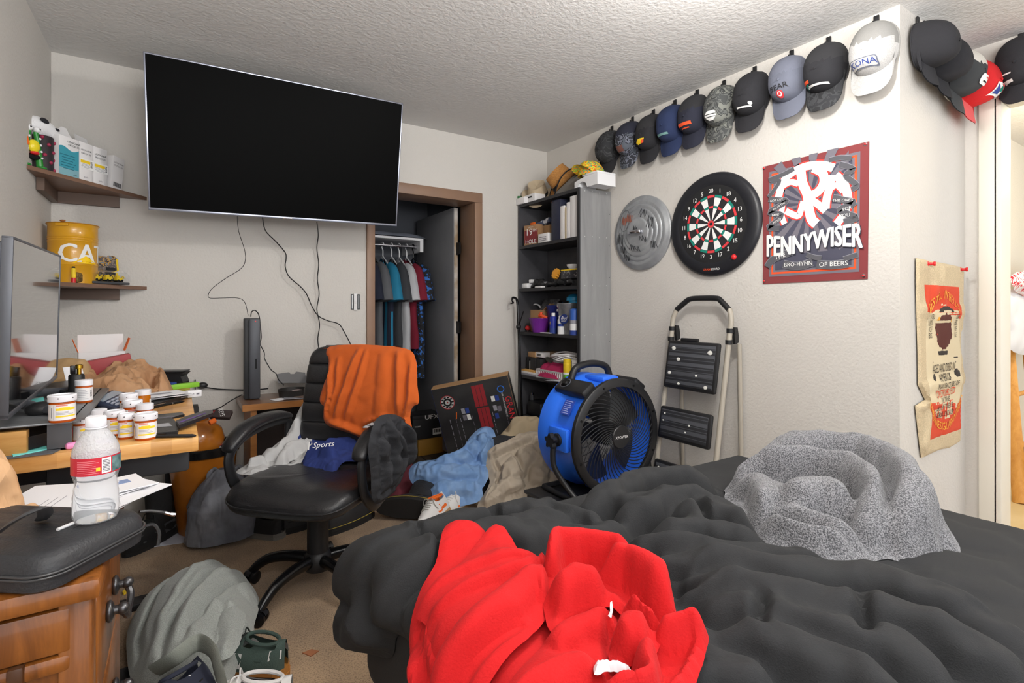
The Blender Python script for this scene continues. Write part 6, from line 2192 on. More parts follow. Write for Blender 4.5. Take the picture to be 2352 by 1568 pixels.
def hat(name, label, cat, c, up, mcrown, mbrim, band, rb=0.13, rc=0.085, h=0.11, curl=0.035, edge=None):
    up = Vector(up).normalized()
    ex = Vector((0, 0, 1)).cross(up)
    M = frame(c, ex if ex.length > 0.01 else (1, 0, 0), up)
    t = thing(name, label, cat, tuple(Vector(c) - up * 0.02))

    def brim(u, v):
        a = 2 * PI * u
        r = rc * 0.98 + (rb - rc) * v
        return Vector((r * math.cos(a) * 1.0, r * 1.12 * math.sin(a), curl * v * v * (math.cos(2 * a) * 0.9 + 0.1)))
    mb = MB(M)
    mb.grid(brim, 40, 6, mbrim)
    mb.grid(lambda u, v: brim(1 - u, v) - Vector((0, 0, 0.004)), 40, 6, mbrim)
    if edge:
        mb.tube([brim(i / 40, 1.0) - Vector((0, 0, 0.002)) for i in range(40)], 0.005, edge, 6, closed=True)
    mb.build('brim', t)
    mb = MB(M)

    def crown(u, v):
        a = 2 * PI * u
        r = rc * (1 - 0.18 * v)
        if v > 0.85:
            r *= max(0.0, (1 - v) / 0.15) ** 0.5
        pinch = 1 - 0.20 * v * max(0, math.cos(a + PI / 2)) ** 2
        zz = h * min(1, v / 0.85) - 0.018 * max(0, (v - 0.85) / 0.15)
        return Vector((r * math.cos(a) * pinch, r * 1.15 * math.sin(a), zz - 0.012 * v * abs(math.sin(a)) ** 3 * (1 if v > 0.6 else 0)))
    mb.grid(crown, 40, 20, mcrown)
    mb.build('crown', t)
    mb = MB(M)
    mb.grid(lambda u, v: Vector(((rc * (1.012 - 0.03 * v)) * math.cos(2 * PI * u), (rc * (1.012 - 0.03 * v)) * 1.15 * math.sin(2 * PI * u), 0.004 + 0.024 * v)), 40, 2, band)
    mb.build('hat_band', t)
    return t


strawm = mat('beige_straw', (202, 184, 156), 0.9, bump=(300, 0.8))
weave = wood('woven_straw', (192, 138, 74), (140, 92, 44), (120, 30, 160), 0.85)
hat('fedora', 'beige fedora with a black band on top of the bookcase', 'hat', (2.37, bky(1236, 2.37), Z6 + 0.075), (-0.5, -0.42, 0.75), strawm, strawm, inkk, rb=0.125, rc=0.078, h=0.10)
hat('straw_hat', 'brown woven straw hat with black edging propped on the bookcase', 'hat', (2.40, bky(1297, 2.40), Z6 + 0.115), (-0.62, 0.30, 0.72), weave, weave, inkk, rb=0.155, rc=0.088, h=0.12, curl=0.05, edge=inkk)
wb = thing('plastic_case', 'white plastic case with an arched cut-out on the bookcase top', 'case', (2.39, bky(1358, 2.39), Z6))
mb = MB()
yc = bky(1360, 2.36)
mb.prism([(-0.10, 0.0), (-0.10, 0.055), (0.02, 0.075), (0.13, 0.075), (0.13, 0.0), (0.03, 0.0), (0.015, 0.03), (-0.02, 0.045), (-0.055, 0.035), (-0.07, 0.0)], -0.08, 0.08, white, M=frame((2.37, yc, Z6), (0, -1, 0), (-1, 0, 0)))
mb.build('body', wb)
mb = MB(); mb.box((2.37, yc - 0.055, Z6 + 0.082), (0.165, 0.15, 0.014), white, 0.004); mb.build('lid', wb)
trop = patches('tropical_print', [(236, 206, 40), (214, 76, 36), (230, 196, 50), (150, 200, 70), (70, 130, 120), (238, 150, 40)], 26)
cap('yellow tropical print cap sitting on the white plastic case', T(2.37, bky(1358, 2.37), Z6 + 0.078, R(-90)), trop, trop, trop, hook=False, group='hats on the bookcase top', W=0.08, L=0.10, H=0.10, brimlen=0.05)

# second compartment
wdn = wood('sign_wood', (170, 134, 98), (140, 104, 72), (8, 30, 3), 0.6)


def sign19(mb, M, w, h):
    mb.box((0, -0.012, 0), (w * 0.9, h * 0.62, 0.002), mat('sign_maroon', (120, 40, 44), 0.6), M=M)
    mb.text('LIFE IS A', 0.014, inkw, M @ T(0, h * 0.38, 0.002)); mb.text('19', 0.075, inkw, M @ T(-0.018, 0.02, 0.003)); mb.text('TH', 0.032, inkw, M @ T(0.038, 0.032, 0.003)); mb.text('HOLE', 0.045, inkw, M @ T(0, -0.052, 0.003))


bbox_('wooden_sign', 'small wooden sign reading 19TH HOLE on the bookcase shelf', 'sign', 1206, 1232, Z5, Z5 + 0.155, wdn, x0=2.275, dx=0.05, extra=sign19, rz=R(12))
bbox_('cardboard_box', 'brown cardboard box behind the little white label box on the sign\'s shelf', 'box', 1234, 1262, Z5, Z5 + 0.15, card, x0=2.36, dx=0.12)
bbox_('small_box', 'little white box with a handwritten label beside the wooden sign', 'box', 1236, 1258, Z5, Z5 + 0.07, cartonw, x0=2.27, dx=0.08, extra=lambda mb, M, w, h: [mb.box((0.0, 0.008 - 0.012 * k, 0), (w * 0.7, 0.004, 0.001), gry1, M=M) for k in range(3)])
bbox_('blue_box', 'slim blue and white box lying across the boxes above the sign', 'box', 1222, 1262, Z5 + 0.155, Z5 + 0.19, mat('blue_white_box', (70, 80, 110), 0.5, vary=(20, (200, 202, 210), 0.5, 0.52)), x0=2.36, dx=0.10, tilt=R(-8))
bbox_('orange_box', 'tiny orange packet standing behind the wooden sign', 'packet', 1218, 1226, Z5, Z5 + 0.19, orl, x0=2.34, dx=0.02)
bbox_('navy_case', 'tall dark navy hard case standing beside the white binders', 'case', 1265, 1287, Z5, BKZ - 0.03, mat('navy_case', (38, 42, 62), 0.5, bump=(80, 0.3)), x0=2.27, dx=0.22, bev=0.012)
for k, (u0, u1, h, m, lab) in enumerate(((1287, 1296, 0.235, cartonw, 'white narrow book leaning on the navy case'), (1297, 1301, 0.22, mat('tan_spine', (196, 180, 150), 0.8), 'thin tan book between the white binders'), (1301, 1308, 0.25, cartonw, 'slim white binder left of the thick white binder'), (1309, 1327, 0.285, cartonw, 'thick white binder against the bookcase\'s grey side'))):
    bbox_('binder' if k != 1 else 'book', lab, 'binder' if k != 1 else 'book', u0, u1, Z5, Z5 + h, m, x0=2.27, dx=0.20, group='binders and books on the upper shelf')

# third compartment
mb = MB(); mb.box((2.32, bky(1209, 2.3), Z4 + 0.022), (0.09, 0.085, 0.042), white, 0.012); mb.build('white_dish', label='white plastic block at the left of the tool shelf', cat='container')
mb = MB(); mb.box((2.32, bky(1216, 2.3), Z4 + 0.058), (0.03, 0.035, 0.028), white, 0.003); mb.build('pill_box', label='small white cap on the white plastic block', cat='container lid')
bbox_('paper_tag', 'flat white tag beside the black tools on the shelf', 'tag', 1228, 1242, Z4, Z4 + 0.012, cartonw, x0=2.26, dx=0.04)
rg = random.Random(8)
for k, (u, h, lab) in enumerate(((1230, 0.05, 'black radio-like tool lying nearest the white block'), (1246, 0.075, 'black clamp between the radio and the orange gear'), (1258, 0.05, 'black rod with a silver tip under the orange gear'), (1285, 0.06, 'black handheld tool below the yellow package'), (1308, 0.05, 'black torch lying nearest the grey side panel'))):
    y = bky(u, 2.31)
    t = thing('tool', lab, 'tool', (2.31, y, Z4), 0, 'tools on the bookcase shelf')
    mb = MB(T(2.31, y, Z4 + h * 0.45, R(rg.uniform(60, 120)), 0, R(rg.uniform(-8, 8))))
    mb.tube(smoothpath([(-0.07, 0, 0), (-0.02, 0.005, 0.008), (0.03, -0.004, 0.004), (0.08, 0, 0)], 4), [h * 0.30 + 0.10 * h * math.sin(i * 1.3 + k) for i in range(13)], blackp, 12)
    mb.build('grip', t)
    mb = MB(T(2.31, y, Z4 + h * 0.45, R(rg.uniform(60, 120)), 0, 0))
    mb.box((0.02, 0, h * 0.3), (0.05, 0.03, h * 0.35), blackp if k % 2 else mat('tool_grey', (120, 120, 124), 0.5), 0.005)
    mb.build('head', t)
y = bky(1277, 2.33)
mb = MB(frame((2.33, y, Z4 + 0.10), (0, -1, 0.1), (-1, 0, 0.3)))
mb.prism([((0.040 if i % 2 else 0.030) * math.cos(2 * PI * i / 24), (0.040 if i % 2 else 0.030) * math.sin(2 * PI * i / 24)) for i in range(24)], -0.012, 0.012, mat('amber_plastic', (226, 160, 52), 0.5))
mb.lathe([(0.012, 0.012), (0.016, 0.016), (0, 0.016)], MATS['amber_plastic'], 14)
mb.build('gear', label='amber toothed wheel lying on the black tools', cat='wheel')
bbox_('package', 'black and yellow package of cords near the grey side panel', 'package', 1289, 1327, Z4 + 0.055, Z4 + 0.12, mat('package_print', (44, 44, 50), 0.35, vary=(60, (130, 128, 130), 0.55, 0.62)), x0=2.30, dx=0.12, extra=lambda mb, M, w, h: mb.box((0, h * 0.45, 0), (w, 0.008, 0.003), inky, M=M))
mb = MB(T(2.36, bky(1318, 2.36), Z4 + 0.122)); mb.lathe([(0.03, 0), (0.048, 0.02), (0.052, 0.035), (0.046, 0.034), (0, 0.01)], white, 24); mb.build('white_bowl', label='white bowl on the black and yellow package', cat='bowl')

# fourth compartment
cb = thing('open_carton', 'open brown cardboard box with raised flaps on the middle shelf', 'box', (2.42, bky(1232, 2.40), Z3))
yc, w = bky(1232, 2.37), 0.21
mb = MB()
for (c, s) in (((2.36, yc, Z3 + 0.085), (0.004, w, 0.17)), ((2.50, yc, Z3 + 0.085), (0.004, w, 0.17)), ((2.43, yc - w / 2, Z3 + 0.085), (0.14, 0.004, 0.17)), ((2.43, yc + w / 2, Z3 + 0.085), (0.14, 0.004, 0.17)), ((2.43, yc, Z3 + 0.002), (0.14, w, 0.004))):
    mb.box(c, s, card)
mb.build('body', cb)
for sgn in (-1, 1):
    mb = MB(T(2.43, yc + sgn * w / 2, Z3 + 0.17, 0, sgn * R(30)))
    mb.box((0, sgn * 0.045, 0), (0.14, 0.09, 0.004), card); mb.build('flap', cb)
mb = MB(T(2.40, bky(1262, 2.40), Z3 + 0.205, 0, 0, R(-62))); mb.box((0, 0, 0), (0.10, 0.20, 0.005), mat('dark_plate', (62, 62, 64), 0.4, vary=(30, (96, 96, 98), 0.45, 0.55)), 0.001)
mb.build('metal_plate', label='dark printed plate leaning in the open cardboard box', cat='plate')
mb = MB(); mb.tube(smoothpath([(2.40, bky(1224, 2.4), Z3 + 0.16), (2.39, bky(1228, 2.4), Z3 + 0.21), (2.40, bky(1238, 2.4), Z3 + 0.205), (2.42, bky(1240, 2.4), Z3 + 0.16)], 5), 0.006, white, 8); mb.build('looped_cable', label='white cord looping out of the open cardboard box', cat='cable')
pail = lambda name, label, cat, u, x, z, r0, r1, h, m, lip=None, group=None: (lambda mb: (mb.lathe([(r0, 0), (r1, h * 0.96), (r1 * 1.06, h), (r1 * 1.06, h * 1.02), (r1 * 0.96, h), (r0 * 0.94, 0.006), (0, 0.006)], m, 28), mb.build(name, label=label, cat=cat, group=group))[1])(MB(T(x, bky(u, x), z)))
pail('purple_bucket', 'small purple plastic bucket holding orange clips', 'bucket', 1240, 2.33, Z3, 0.055, 0.082, 0.105, mat('purple_plastic', (120, 44, 150), 0.4))
for k, (dy, dz) in enumerate(((0.0, 0.118), (-0.03, 0.122))):
    mb = MB(T(2.33, bky(1244, 2.33) + dy, Z3 + dz, R(40 * k), R(20), 0)); mb.box((0, 0, 0), (0.03, 0.06, 0.018), inko, 0.005); mb.box((0.01, 0.03, 0.012), (0.014, 0.02, 0.02), inko, 0.004)
    mb.build('clip', label='orange clip in the purple bucket', cat='clip', group='clips in the purple bucket')
for k, (u, z, r, lab) in enumerate(((1203, 0.055, 0.024, 'red plastic knob highest in the red clutter by the bucket'), (1212, 0.028, 0.022, 'red plastic piece low beside the purple bucket'), (1199, 0.02, 0.018, 'dark red piece at the shelf\'s back-wall end'))):
    mb = MB(T(2.31, bky(u, 2.31), Z3 + z)); mb.ell((0, 0, 0), (r, r, r * 0.9), redpl, 14, 8); mb.cyl((0, 0, -z), (0, 0, 0), r * 0.5, blackp, 12); mb.build('red_toy', label=lab, cat='toy', group='red pieces beside the bucket')


def can(name, label, cat, u, x, z, r, h, bands, cap_m=None, cap_h=0.0, cap_r=None, group=None, text=None):
    y = bky(u, x)
    t = thing(name, label, cat, (x, y, z), 0, group)
    mb = MB(T(x, y, z))
    prev = 0
    for (f, m) in bands:
        mb.lathe([(r, h * prev), (r, h * f)], m, 24, cap=(prev == 0))
        prev = f
    mb.lathe([(r, h), (r * 0.9, h + 0.006), (r * 0.35, h + 0.012), (0, h + 0.012)], bands[-1][1], 24)
    if text:
        s, size, m, zz = text
        vs_, fs = text_cut(s, size, 0.006)
        mb.add([(-(r + 0.0008) * math.cos(v.x / r - 0.35), -(r + 0.0008) * math.sin(v.x / r - 0.35), zz + v.y) for v in vs_], fs, m)
    mb.build('body', t)
    if cap_m:
        mb = MB(T(x, y, z + h + 0.004)); cr = cap_r or r * 0.6
        mb.lathe([(cr, 0), (cr, cap_h * 0.9), (cr * 0.85, cap_h), (0, cap_h)], cap_m, 20); mb.build('cap', t)
    return t


can('spray_can', 'blue and yellow lubricant spray can with white cap', 'spray can', 1271, 2.30, Z3, 0.027, 0.115, [(0.35, inkb), (0.78, mat('can_navy', (36, 50, 150), 0.35)), (1.0, MATS['can_navy'])], white, 0.03, 0.014, text=('40', 0.03, inky, 0.075))
can('bottle', 'small white bottle with a blue stripe beside the spray can', 'bottle', 1289, 2.29, Z3, 0.026, 0.10, [(0.55, white), (0.75, inkb), (1.0, white)], white, 0.026, 0.019)
pail('navy_bucket', 'dark blue bucket behind the white bottle', 'bucket', 1280, 2.41, Z3, 0.06, 0.08, 0.20, mat('navy_plastic', (30, 40, 110), 0.4))
mb = MB(T(2.33, bky(1287, 2.33), Z3 + 0.19)); mb.ell((0, 0, 0.015), (0.028, 0.026, 0.03), chrome, 16, 10); mb.box((-0.01, 0, -0.022), (0.03, 0.032, 0.02), chrome, 0.006); mb.build('metal_ornament', label='shiny silver ornament hooked on the dark blue bucket', cat='ornament')
ic = pail('ice_bucket', 'metal ice bucket printed with blue lettering on the middle shelf', 'bucket', 1306, 2.35, Z3, 0.055, 0.078, 0.215, mat('pail_steel', (158, 160, 164), 0.35, 0.6, vary=(20, (130, 132, 136))))
mb = MB(T(2.35, bky(1306, 2.35), Z3) @ frame((-0.062, -0.034, 0.105), (0.42, -0.9, 0.0), (-0.9, -0.42, 0.12)))
mb.lathe([(0, 0.012), (0.035, 0.012)], inkb, 24); mb.text('Bud', 0.03, inkw, T(0, 0.008, 0.0135), shear=0.2); mb.text('LIGHT', 0.014, inkw, T(0, -0.014, 0.0135)); mb.build('printed_logo', ic)
can('spray_bottle', 'blue detergent bottle with a white label by the side panel', 'bottle', 1320, 2.28, Z3, 0.034, 0.17, [(0.2, inkb), (0.45, white), (0.6, gry3), (1.0, mat('bottle_blue', (52, 92, 170), 0.35))])
mb = MB(T(2.42, bky(1319, 2.42), Z3)); mb.lathe([(0.04, 0), (0.04, 0.235), (0.058, 0.238), (0.056, 0.262), (0.03, 0.283), (0, 0.288)], mat('cyan_plastic', (40, 160, 214), 0.35), 28); mb.build('cyan_tub', label='bright cyan domed tub behind the detergent bottle', cat='tub')
bbox_('paper_strip', 'flat white strip along the middle shelf edge', 'strip', 1240, 1262, Z3, Z3 + 0.006, cartonw, x0=2.255, dx=0.03)

# fifth compartment
bbox_('black_box', 'black box with white print nearest the back wall on the basket shelf', 'box', 1209, 1229, Z2, Z2 + 0.135, blackp, x0=2.30, dx=0.14, extra=lambda mb, M, w, h: (mb.box((-0.01, 0.0, 0), (0.007, h * 0.7, 0.001), inkw, M=M), mb.lathe([(0, 0.001), (0.008, 0.001)], inkw, 12, M=M @ T(-0.01, 0.05, 0))))
bbox_('black_box', 'narrow black box between the printed black box and the white carton', 'box', 1230, 1241, Z2, Z2 + 0.13, MATS['shoebox_black'], x0=2.31, dx=0.12)
bbox_('white_box', 'white carton behind the pink cloth on the basket shelf', 'box', 1240, 1268, Z2, Z2 + 0.14, cartonw, x0=2.38, dx=0.12)
bbox_('brown_box', 'small brown box stacked on the printed black box', 'box', 1212, 1229, Z2 + 0.136, Z2 + 0.175, card, x0=2.32, dx=0.09)
bbox_('small_box', 'white box with a barcode stacked above the narrow black box', 'box', 1229, 1246, Z2 + 0.141, Z2 + 0.178, cartonw, x0=2.33, dx=0.10, extra=lambda mb, M, w, h: [mb.box((-0.02 + 0.007 * k, 0, 0), (0.0035, 0.018, 0.001), inkk, M=M) for k in range(7)])
bbox_('brown_box', 'flat brown box at the rear above the white carton', 'box', 1247, 1276, Z2 + 0.141, Z2 + 0.18, mat('dull_brown_card', (128, 106, 82), 0.85), x0=2.40, dx=0.10)
bkt = thing('basket', 'white slotted plastic basket of odds and ends on the lower shelf', 'basket', (2.33, bky(1259, 2.33), Z2))
by0, by1 = bky(1232, 2.27), bky(1289, 2.27)
mb = MB()
mb.box((2.35, (by0 + by1) / 2, Z2 + 0.003), (0.16, abs(by0 - by1), 0.006), white)
for x in (2.27, 2.43):
    mb.box((x, (by0 + by1) / 2, Z2 + 0.058), (0.005, abs(by0 - by1), 0.012), white); mb.box((x, (by0 + by1) / 2, Z2 + 0.01), (0.005, abs(by0 - by1), 0.02), white)
    for k in range(15):
        mb.box((x, by0 + (by1 - by0) * k / 14, Z2 + 0.035), (0.005, 0.007, 0.055), white)
for y in (by0, by1):
    mb.box((2.35, y, Z2 + 0.032), (0.16, 0.005, 0.064), white)
mb.build('frame', bkt)
cloth_on('pink_cloth', 'magenta cloth piled in the white slotted basket', 'cloth', mat('magenta_cloth', (168, 34, 84), 0.8), [(2.28, by1 + 0.01), (2.28, by0 - 0.01), (2.42, by0 - 0.01), (2.42, by1 + 0.01)], lambda p, q, h: Vector((p, q, Z2 + 0.01 + h)), (), base=0.05, dome=0.06, domew=0.05, edge=0.02, res=0.012, noise=((0.06, 0.03),), seed=77, relax=dict(slack=1.1, it=40))
mb = MB(T(2.34, bky(1262, 2.34), Z2 + 0.13, 0, 0.3, 0.2)); mb.ell((0, 0, 0), (0.03, 0.045, 0.018), glass('grey_glass', (150, 156, 150), 0.1, 1.2), 14, 8); mb.build('goggles', label='smoky clear goggles on the magenta cloth', cat='goggles')
mb = MB(T(2.37, bky(1300, 2.37), Z2 + 0.178))
for k in range(5):
    mb.tube([(0.10 * math.cos(t) * (1 - 0.04 * k), 0.125 * math.sin(t) * (1 - 0.05 * (k % 3)), -0.006 * k + 0.012 * math.sin(2 * t + k)) for t in [2 * PI * i / 36 for i in range(36)]], 0.0055, white, 8, closed=True)
mb.build('cable_coil', label='coil of white cable lying over the basket shelf\'s boxes', cat='cable')
bbox_('paper_stack', 'upright white ruled card pack against the grey side panel', 'paper', 1313, 1328, Z2, Z2 + 0.16, cartonw, x0=2.28, dx=0.18, extra=lambda mb, M, w, h: [mb.box((0, 0.06 - 0.02 * k, 0), (w * 0.8, 0.003, 0.001), gry3, M=M) for k in range(7)])
can('spray_can', 'yellow aerosol can with a green label by the basket', 'spray can', 1303, 2.28, Z2, 0.028, 0.13, [(0.45, mat('label_green', (96, 170, 60), 0.5)), (0.55, white), (1.0, inky)], inky, 0.03, 0.027)
for k, (m, lab) in enumerate(((gry3, 'grey magazine at the bottom of the shelf stack'), (cartonw, 'white magazine in the middle of the shelf stack'), (mat('amber_cover', (206, 160, 90), 0.6), 'amber book on top of the shelf stack'))):
    bbox_('magazine', lab, 'magazine', 1188 + 4 * k, 1231 - 2 * k, Z2 + 0.014 * k, Z2 + 0.014 * (k + 1) - 0.0005, m, x0=2.262 + 0.005 * k, dx=0.19, group='magazines stacked on the shelf')
mb = MB(T(2.245, bky(1278, 2.25), Z2 - 0.004, R(25), 0, R(14))); mb.box((0, 0, 0.004), (0.07, 0.15, 0.002), paper); mb.build('paper_sheet', label='loose white sheet sticking out below the white basket', cat='paper')
# sixth
bbox_('black_bag', 'rounded black case in the dark bottom shelf', 'case', 1208, 1240, Z1, Z1 + 0.12, blackp, x0=2.29, dx=0.16, bev=0.03)
mb = MB(T(2.33, bky(1222, 2.33), Z1 + 0.12)); mb.cyl((0, 0, 0), (0, 0, 0.035), 0.018, greym); mb.cyl((0, 0, 0.035), (0, 0, 0.055), 0.012, chrome); mb.build('lamp_socket', label='small metal fitting on the rounded black case', cat='fitting')

# ---- black pole stand beside the bookcase
PT, PBm = aty(1189, 700, 3.30), aty(1198, 935, 3.27)
PBm = PBm + (PBm - PT) * (PBm.z / (PT.z - PBm.z))
PS = thing('boom_stand', 'thin black pole with a hooked end standing beside the bookcase', 'stand', (PBm.x, PBm.y, 0))
mb = MB(); mb.cyl(PBm, PT, 0.010, blackg, 12); mb.build('pole', PS)
mb = MB(); q = PBm.lerp(PT, 0.86); mb.ell(q, (0.02, 0.02, 0.022), blackp); mb.cyl(q, q + Vector((0.02, -0.04, 0.12)), 0.004, blackm, 8); mb.build('clamp', PS)
mb = MB(); mb.tube(smoothpath([PT, PT + Vector((-0.012, 0, 0.045)), PT + Vector((-0.045, 0, 0.055)), PT + Vector((-0.055, -0.01, 0.03)), PT + Vector((-0.04, 0, 0.015)), PT + Vector((-0.075, -0.02, 0.012))], 5), [0.010 - 0.0002 * i for i in range(26)], blackg, 10); mb.build('hook', PS)
mb = MB(); mb.lathe([(0.05, 0), (0.05, 0.008), (0.012, 0.018)], blackp, 20, M=T(PBm.x, PBm.y, 0)); mb.build('foot', PS)

# ================================================================ corner wall shelves and what stands on them
shw = wood('walnut_shelf', (134, 104, 86), (112, 84, 68), (3, 3, 30), 0.4)
shd = mat('shelf_bracket', (98, 78, 66), 0.5)


def corner_shelf(name, label, z):
    t = thing(name, label, 'shelf', (XL + 0.15, YB - 0.15, z))
    mb = MB(); mb.prism([(XL, YB), (XL, 2.898), (-0.134, YB)], z - 0.018, z, shw); mb.build('board', t)
    mb = MB(); mb.prism([(XL + 0.002, YB - 0.002), (XL + 0.002, 3.06), (XL + 0.03, 3.06), (XL + 0.03, YB - 0.03), (-0.25, YB - 0.03), (-0.25, YB - 0.002)], z - 0.073, z - 0.0182, shd); mb.build('bracket', t)
    return t


ZU, ZL = 1.765, 1.285
corner_shelf('corner_shelf', 'upper walnut corner shelf holding patch boxes near the television', ZU)
corner_shelf('corner_shelf', 'lower walnut corner shelf holding the yellow drum', ZL)
P0, dE = Vector((XL, 2.898, 0)), Vector((0.388, 0.502, 0)).normalized()
nE = Vector((dE.y, -dE.x, 0))


def onshelf(s, d, z):
    return P0 + dE * s - nE * d + Vector((0, 0, z))


tealp = mat('teal_print', (62, 150, 168), 0.5)
teal2 = mat('teal_pale_print', (128, 172, 182), 0.5)


def patch_box(label, s0, s1, h, z=ZU, d=0.012, depth=0.085, roll=0.0, face='label', side=None):
    w = s1 - s0
    o = onshelf((s0 + s1) / 2, d + depth / 2, z)
    t = thing('medicine_box', label, 'box', tuple(o), 0, 'patch boxes on the upper corner shelf')
    M = Matrix.Translation(o) @ frame((0, 0, 0), dE, (0, 0, 1)) @ Matrix.Rotation(roll, 4, 'Y')
    mb = MB(M)
    mb.box((0, 0, h / 2), (w - 0.002, depth, h), cartonw, 0.0012)
    F = M @ frame((0, -depth / 2 - 0.0006, h / 2), (1, 0, 0), (0, -1, 0))
    mb.build('carton', t)
    mb = MB(F)
    k = w / 0.08
    if face == 'teal':
        n = 16
        mb.prism([(-w / 2 + w * i / n, h * 0.20 + 0.008 * math.sin(2 * PI * i / n + 0.5)) for i in range(n + 1)] + [(w / 2, -h / 2), (-w / 2, -h / 2)], 0, 0.0004, tealp)
        mb.box((0, -h * 0.40, 0.0005), (w, h * 0.2, 0.0004), teal2)
        for j in range(6):
            mb.box((-w * 0.08 + 0.004 * (j % 2), 0.005 - 0.012 * j, 0.0008), (w * (0.75 - 0.1 * (j % 3)), 0.003, 0.0003), mat('teal_text', (36, 104, 122), 0.6))
        mb.text('LIDOCAINE', 0.012, inkk, T(w * 0.24, h * 0.38, 0.0008)); mb.text('PATCH 5%', 0.012, inkk, T(w * 0.24, h * 0.30, 0.0008))
        mb.text('endo', 0.009, inkk, T(w * 0.3, -h * 0.43, 0.0012))
    else:
        mb.text('LIDOCAINE', 0.0125 * k, inkk, T(0, h * 0.30, 0.0006)); mb.text('PATCH 5%', 0.0125 * k, inkk, T(0, h * 0.21, 0.0006))
        if face == 'label':
            mb.box((0.006, -h * 0.05, 0.0004), (w * 0.96, h * 0.26, 0.0006), inkw); mb.box((-w * 0.06, h * 0.0, 0.0009), (w * 0.72, h * 0.075, 0.0003), inky)
            for j in range(4):
                mb.box((-w * 0.05, -h * (0.06 + 0.03 * j), 0.0009), (w * (0.7 - 0.1 * (j % 2)), 0.0018, 0.0003), gry3)
            for j in range(5):
                mb.box((w * 0.40, h * 0.03 - 0.006 * j, 0.0009), (0.010, 0.003, 0.0003), inkk)
            mb.text('endo', 0.011, gry1, T(0, -h * 0.40, 0.0006))
        else:
            for j in range(11):
                mb.box((-w * 0.26 + 0.0042 * j, -h * 0.36, 0.0006), (0.0022 if j % 3 else 0.003, h * 0.13, 0.0003), inkk)
    mb.build('print', t)
    return t


patch_box('teal and white patch box, widest of the row on the upper shelf', 0.152, 0.248, 0.178, face='teal')
patch_box('white patch box with a yellow sticker beside the teal box', 0.251, 0.320, 0.178)
patch_box('white patch box with a sticker before the open flaps', 0.324, 0.402, 0.178)
patch_box('white patch box with a barcode leaning toward the television', 0.418, 0.487, 0.165, face='code', roll=R(7), depth=0.075)
ob = thing('open_box', 'empty white carton with torn flaps behind the patch boxes', 'box', tuple(onshelf(0.32, 0.14, ZU)))
M = Matrix.Translation(onshelf(0.335, 0.135, ZU)) @ frame((0, 0, 0), dE, (0, 0, 1))
mb = MB(M)
for (c, s) in (((0, -0.03, 0.105), (0.11, 0.002, 0.21)), ((0, 0.03, 0.105), (0.11, 0.002, 0.21)), ((-0.054, 0, 0.105), (0.002, 0.06, 0.21)), ((0.054, 0, 0.105), (0.002, 0.06, 0.21)), ((0, 0, 0.001), (0.11, 0.06, 0.002))):
    mb.box(c, s, cartonw)
mb.build('carton', ob)
mb = MB(M); mb.prism([(-0.054, 0), (-0.05, 0.035), (-0.025, 0.06), (0.0, 0.06), (0.02, 0.03), (0.054, 0.0)], -0.001, 0.001, cartonw, M=frame((0, 0.03, 0.21), (1, 0, 0), (0, -1, 0))); mb.build('flap', ob)
mb = MB(M); mb.prism([(-0.03, 0), (-0.03, 0.02), (0.03, 0.05), (0.03, 0.0)], -0.001, 0.001, cartonw, M=frame((0.054, 0, 0.21), (0, 1, 0), (1, 0, 0.2))); mb.build('flap', ob)
# green souvenir figure
gf = mat('green_glaze', (44, 132, 52), 0.3)
GF = thing('figurine', 'green A-shaped novelty figurine with googly eyes and yellow belly', 'figurine', tuple(onshelf(0.055, 0.035, ZU)))
M = Matrix.Translation(onshelf(0.055, 0.035, ZU)) @ frame((0, 0, 0), dE, (0, 0, 1))
mb = MB(M)
for s in (-1, 1):
    mb.tube(smoothpath([(0.034 * s, 0, 0.012), (0.028 * s, 0, 0.06), (0.022 * s, 0, 0.12), (0.014 * s, 0, 0.158)], 5), [0.013 - 0.0003 * i for i in range(16)], gf, 12)
    mb.ell((0.034 * s, -0.006, 0.008), (0.018, 0.022, 0.008), gf)
    for k in range(4):
        mb.ell((0.032 * s - 0.003 * k * s, -0.0125, 0.05 + 0.027 * k), (0.005, 0.003, 0.005), white, 8, 6)
mb.tube([(-0.025, 0, 0.05), (0.025, 0, 0.05)], 0.012, mat('black_glaze', (24, 24, 26), 0.3), 10)
mb.build('body', GF)
mb = MB(M); mb.ell((-0.004, -0.012, 0.092), (0.024, 0.016, 0.028), mat('yellow_glaze', (230, 210, 40), 0.3)); mb.ell((-0.004, -0.024, 0.12), (0.007, 0.006, 0.026), orl, M=Matrix.Rotation(R(-20), 4, 'Y')); mb.ell((0.0, -0.012, 0.064), (0.018, 0.014, 0.008), redpl); mb.build('belly', GF)
for s in (-1, 1):
    mb = MB(M); mb.ell((0.017 * s, -0.004, 0.168), (0.014, 0.013, 0.013), white); mb.ell((0.019 * s, -0.0155, 0.170), (0.004, 0.003, 0.004), inkk, 10, 6); mb.build('eye', GF)
pb_ = mat('black_rose_print', (44, 36, 40), 0.6)
mb = MB(T(*onshelf(0.118, 0.06, ZU))); mb.lathe([(0.042, 0), (0.042, 0.15), (0.04, 0.155), (0, 0.155)], pb_, 28)
for k in range(24):
    a, z = k * 2.4, 0.012 + 0.0058 * k
    mb.ell((0.041 * math.cos(a), 0.041 * math.sin(a), z), (0.008, 0.008, 0.008), mat('rose_print', (150, 38, 70), 0.6), 8, 6)
mb.build('tin', label='black tin patterned with dark pink roses in the shelf corner', cat='tin')
PL = thing('plush_toy', 'white plush head with big black eyes lying on the rose tin', 'plush toy', tuple(onshelf(0.135, 0.115, ZU + 0.155)))
plw = mat('white_plush', (224, 224, 226), 0.95, bump=(300, 0.6), sheen=0.3)
c = onshelf(0.135, 0.075, ZU + 0.195)
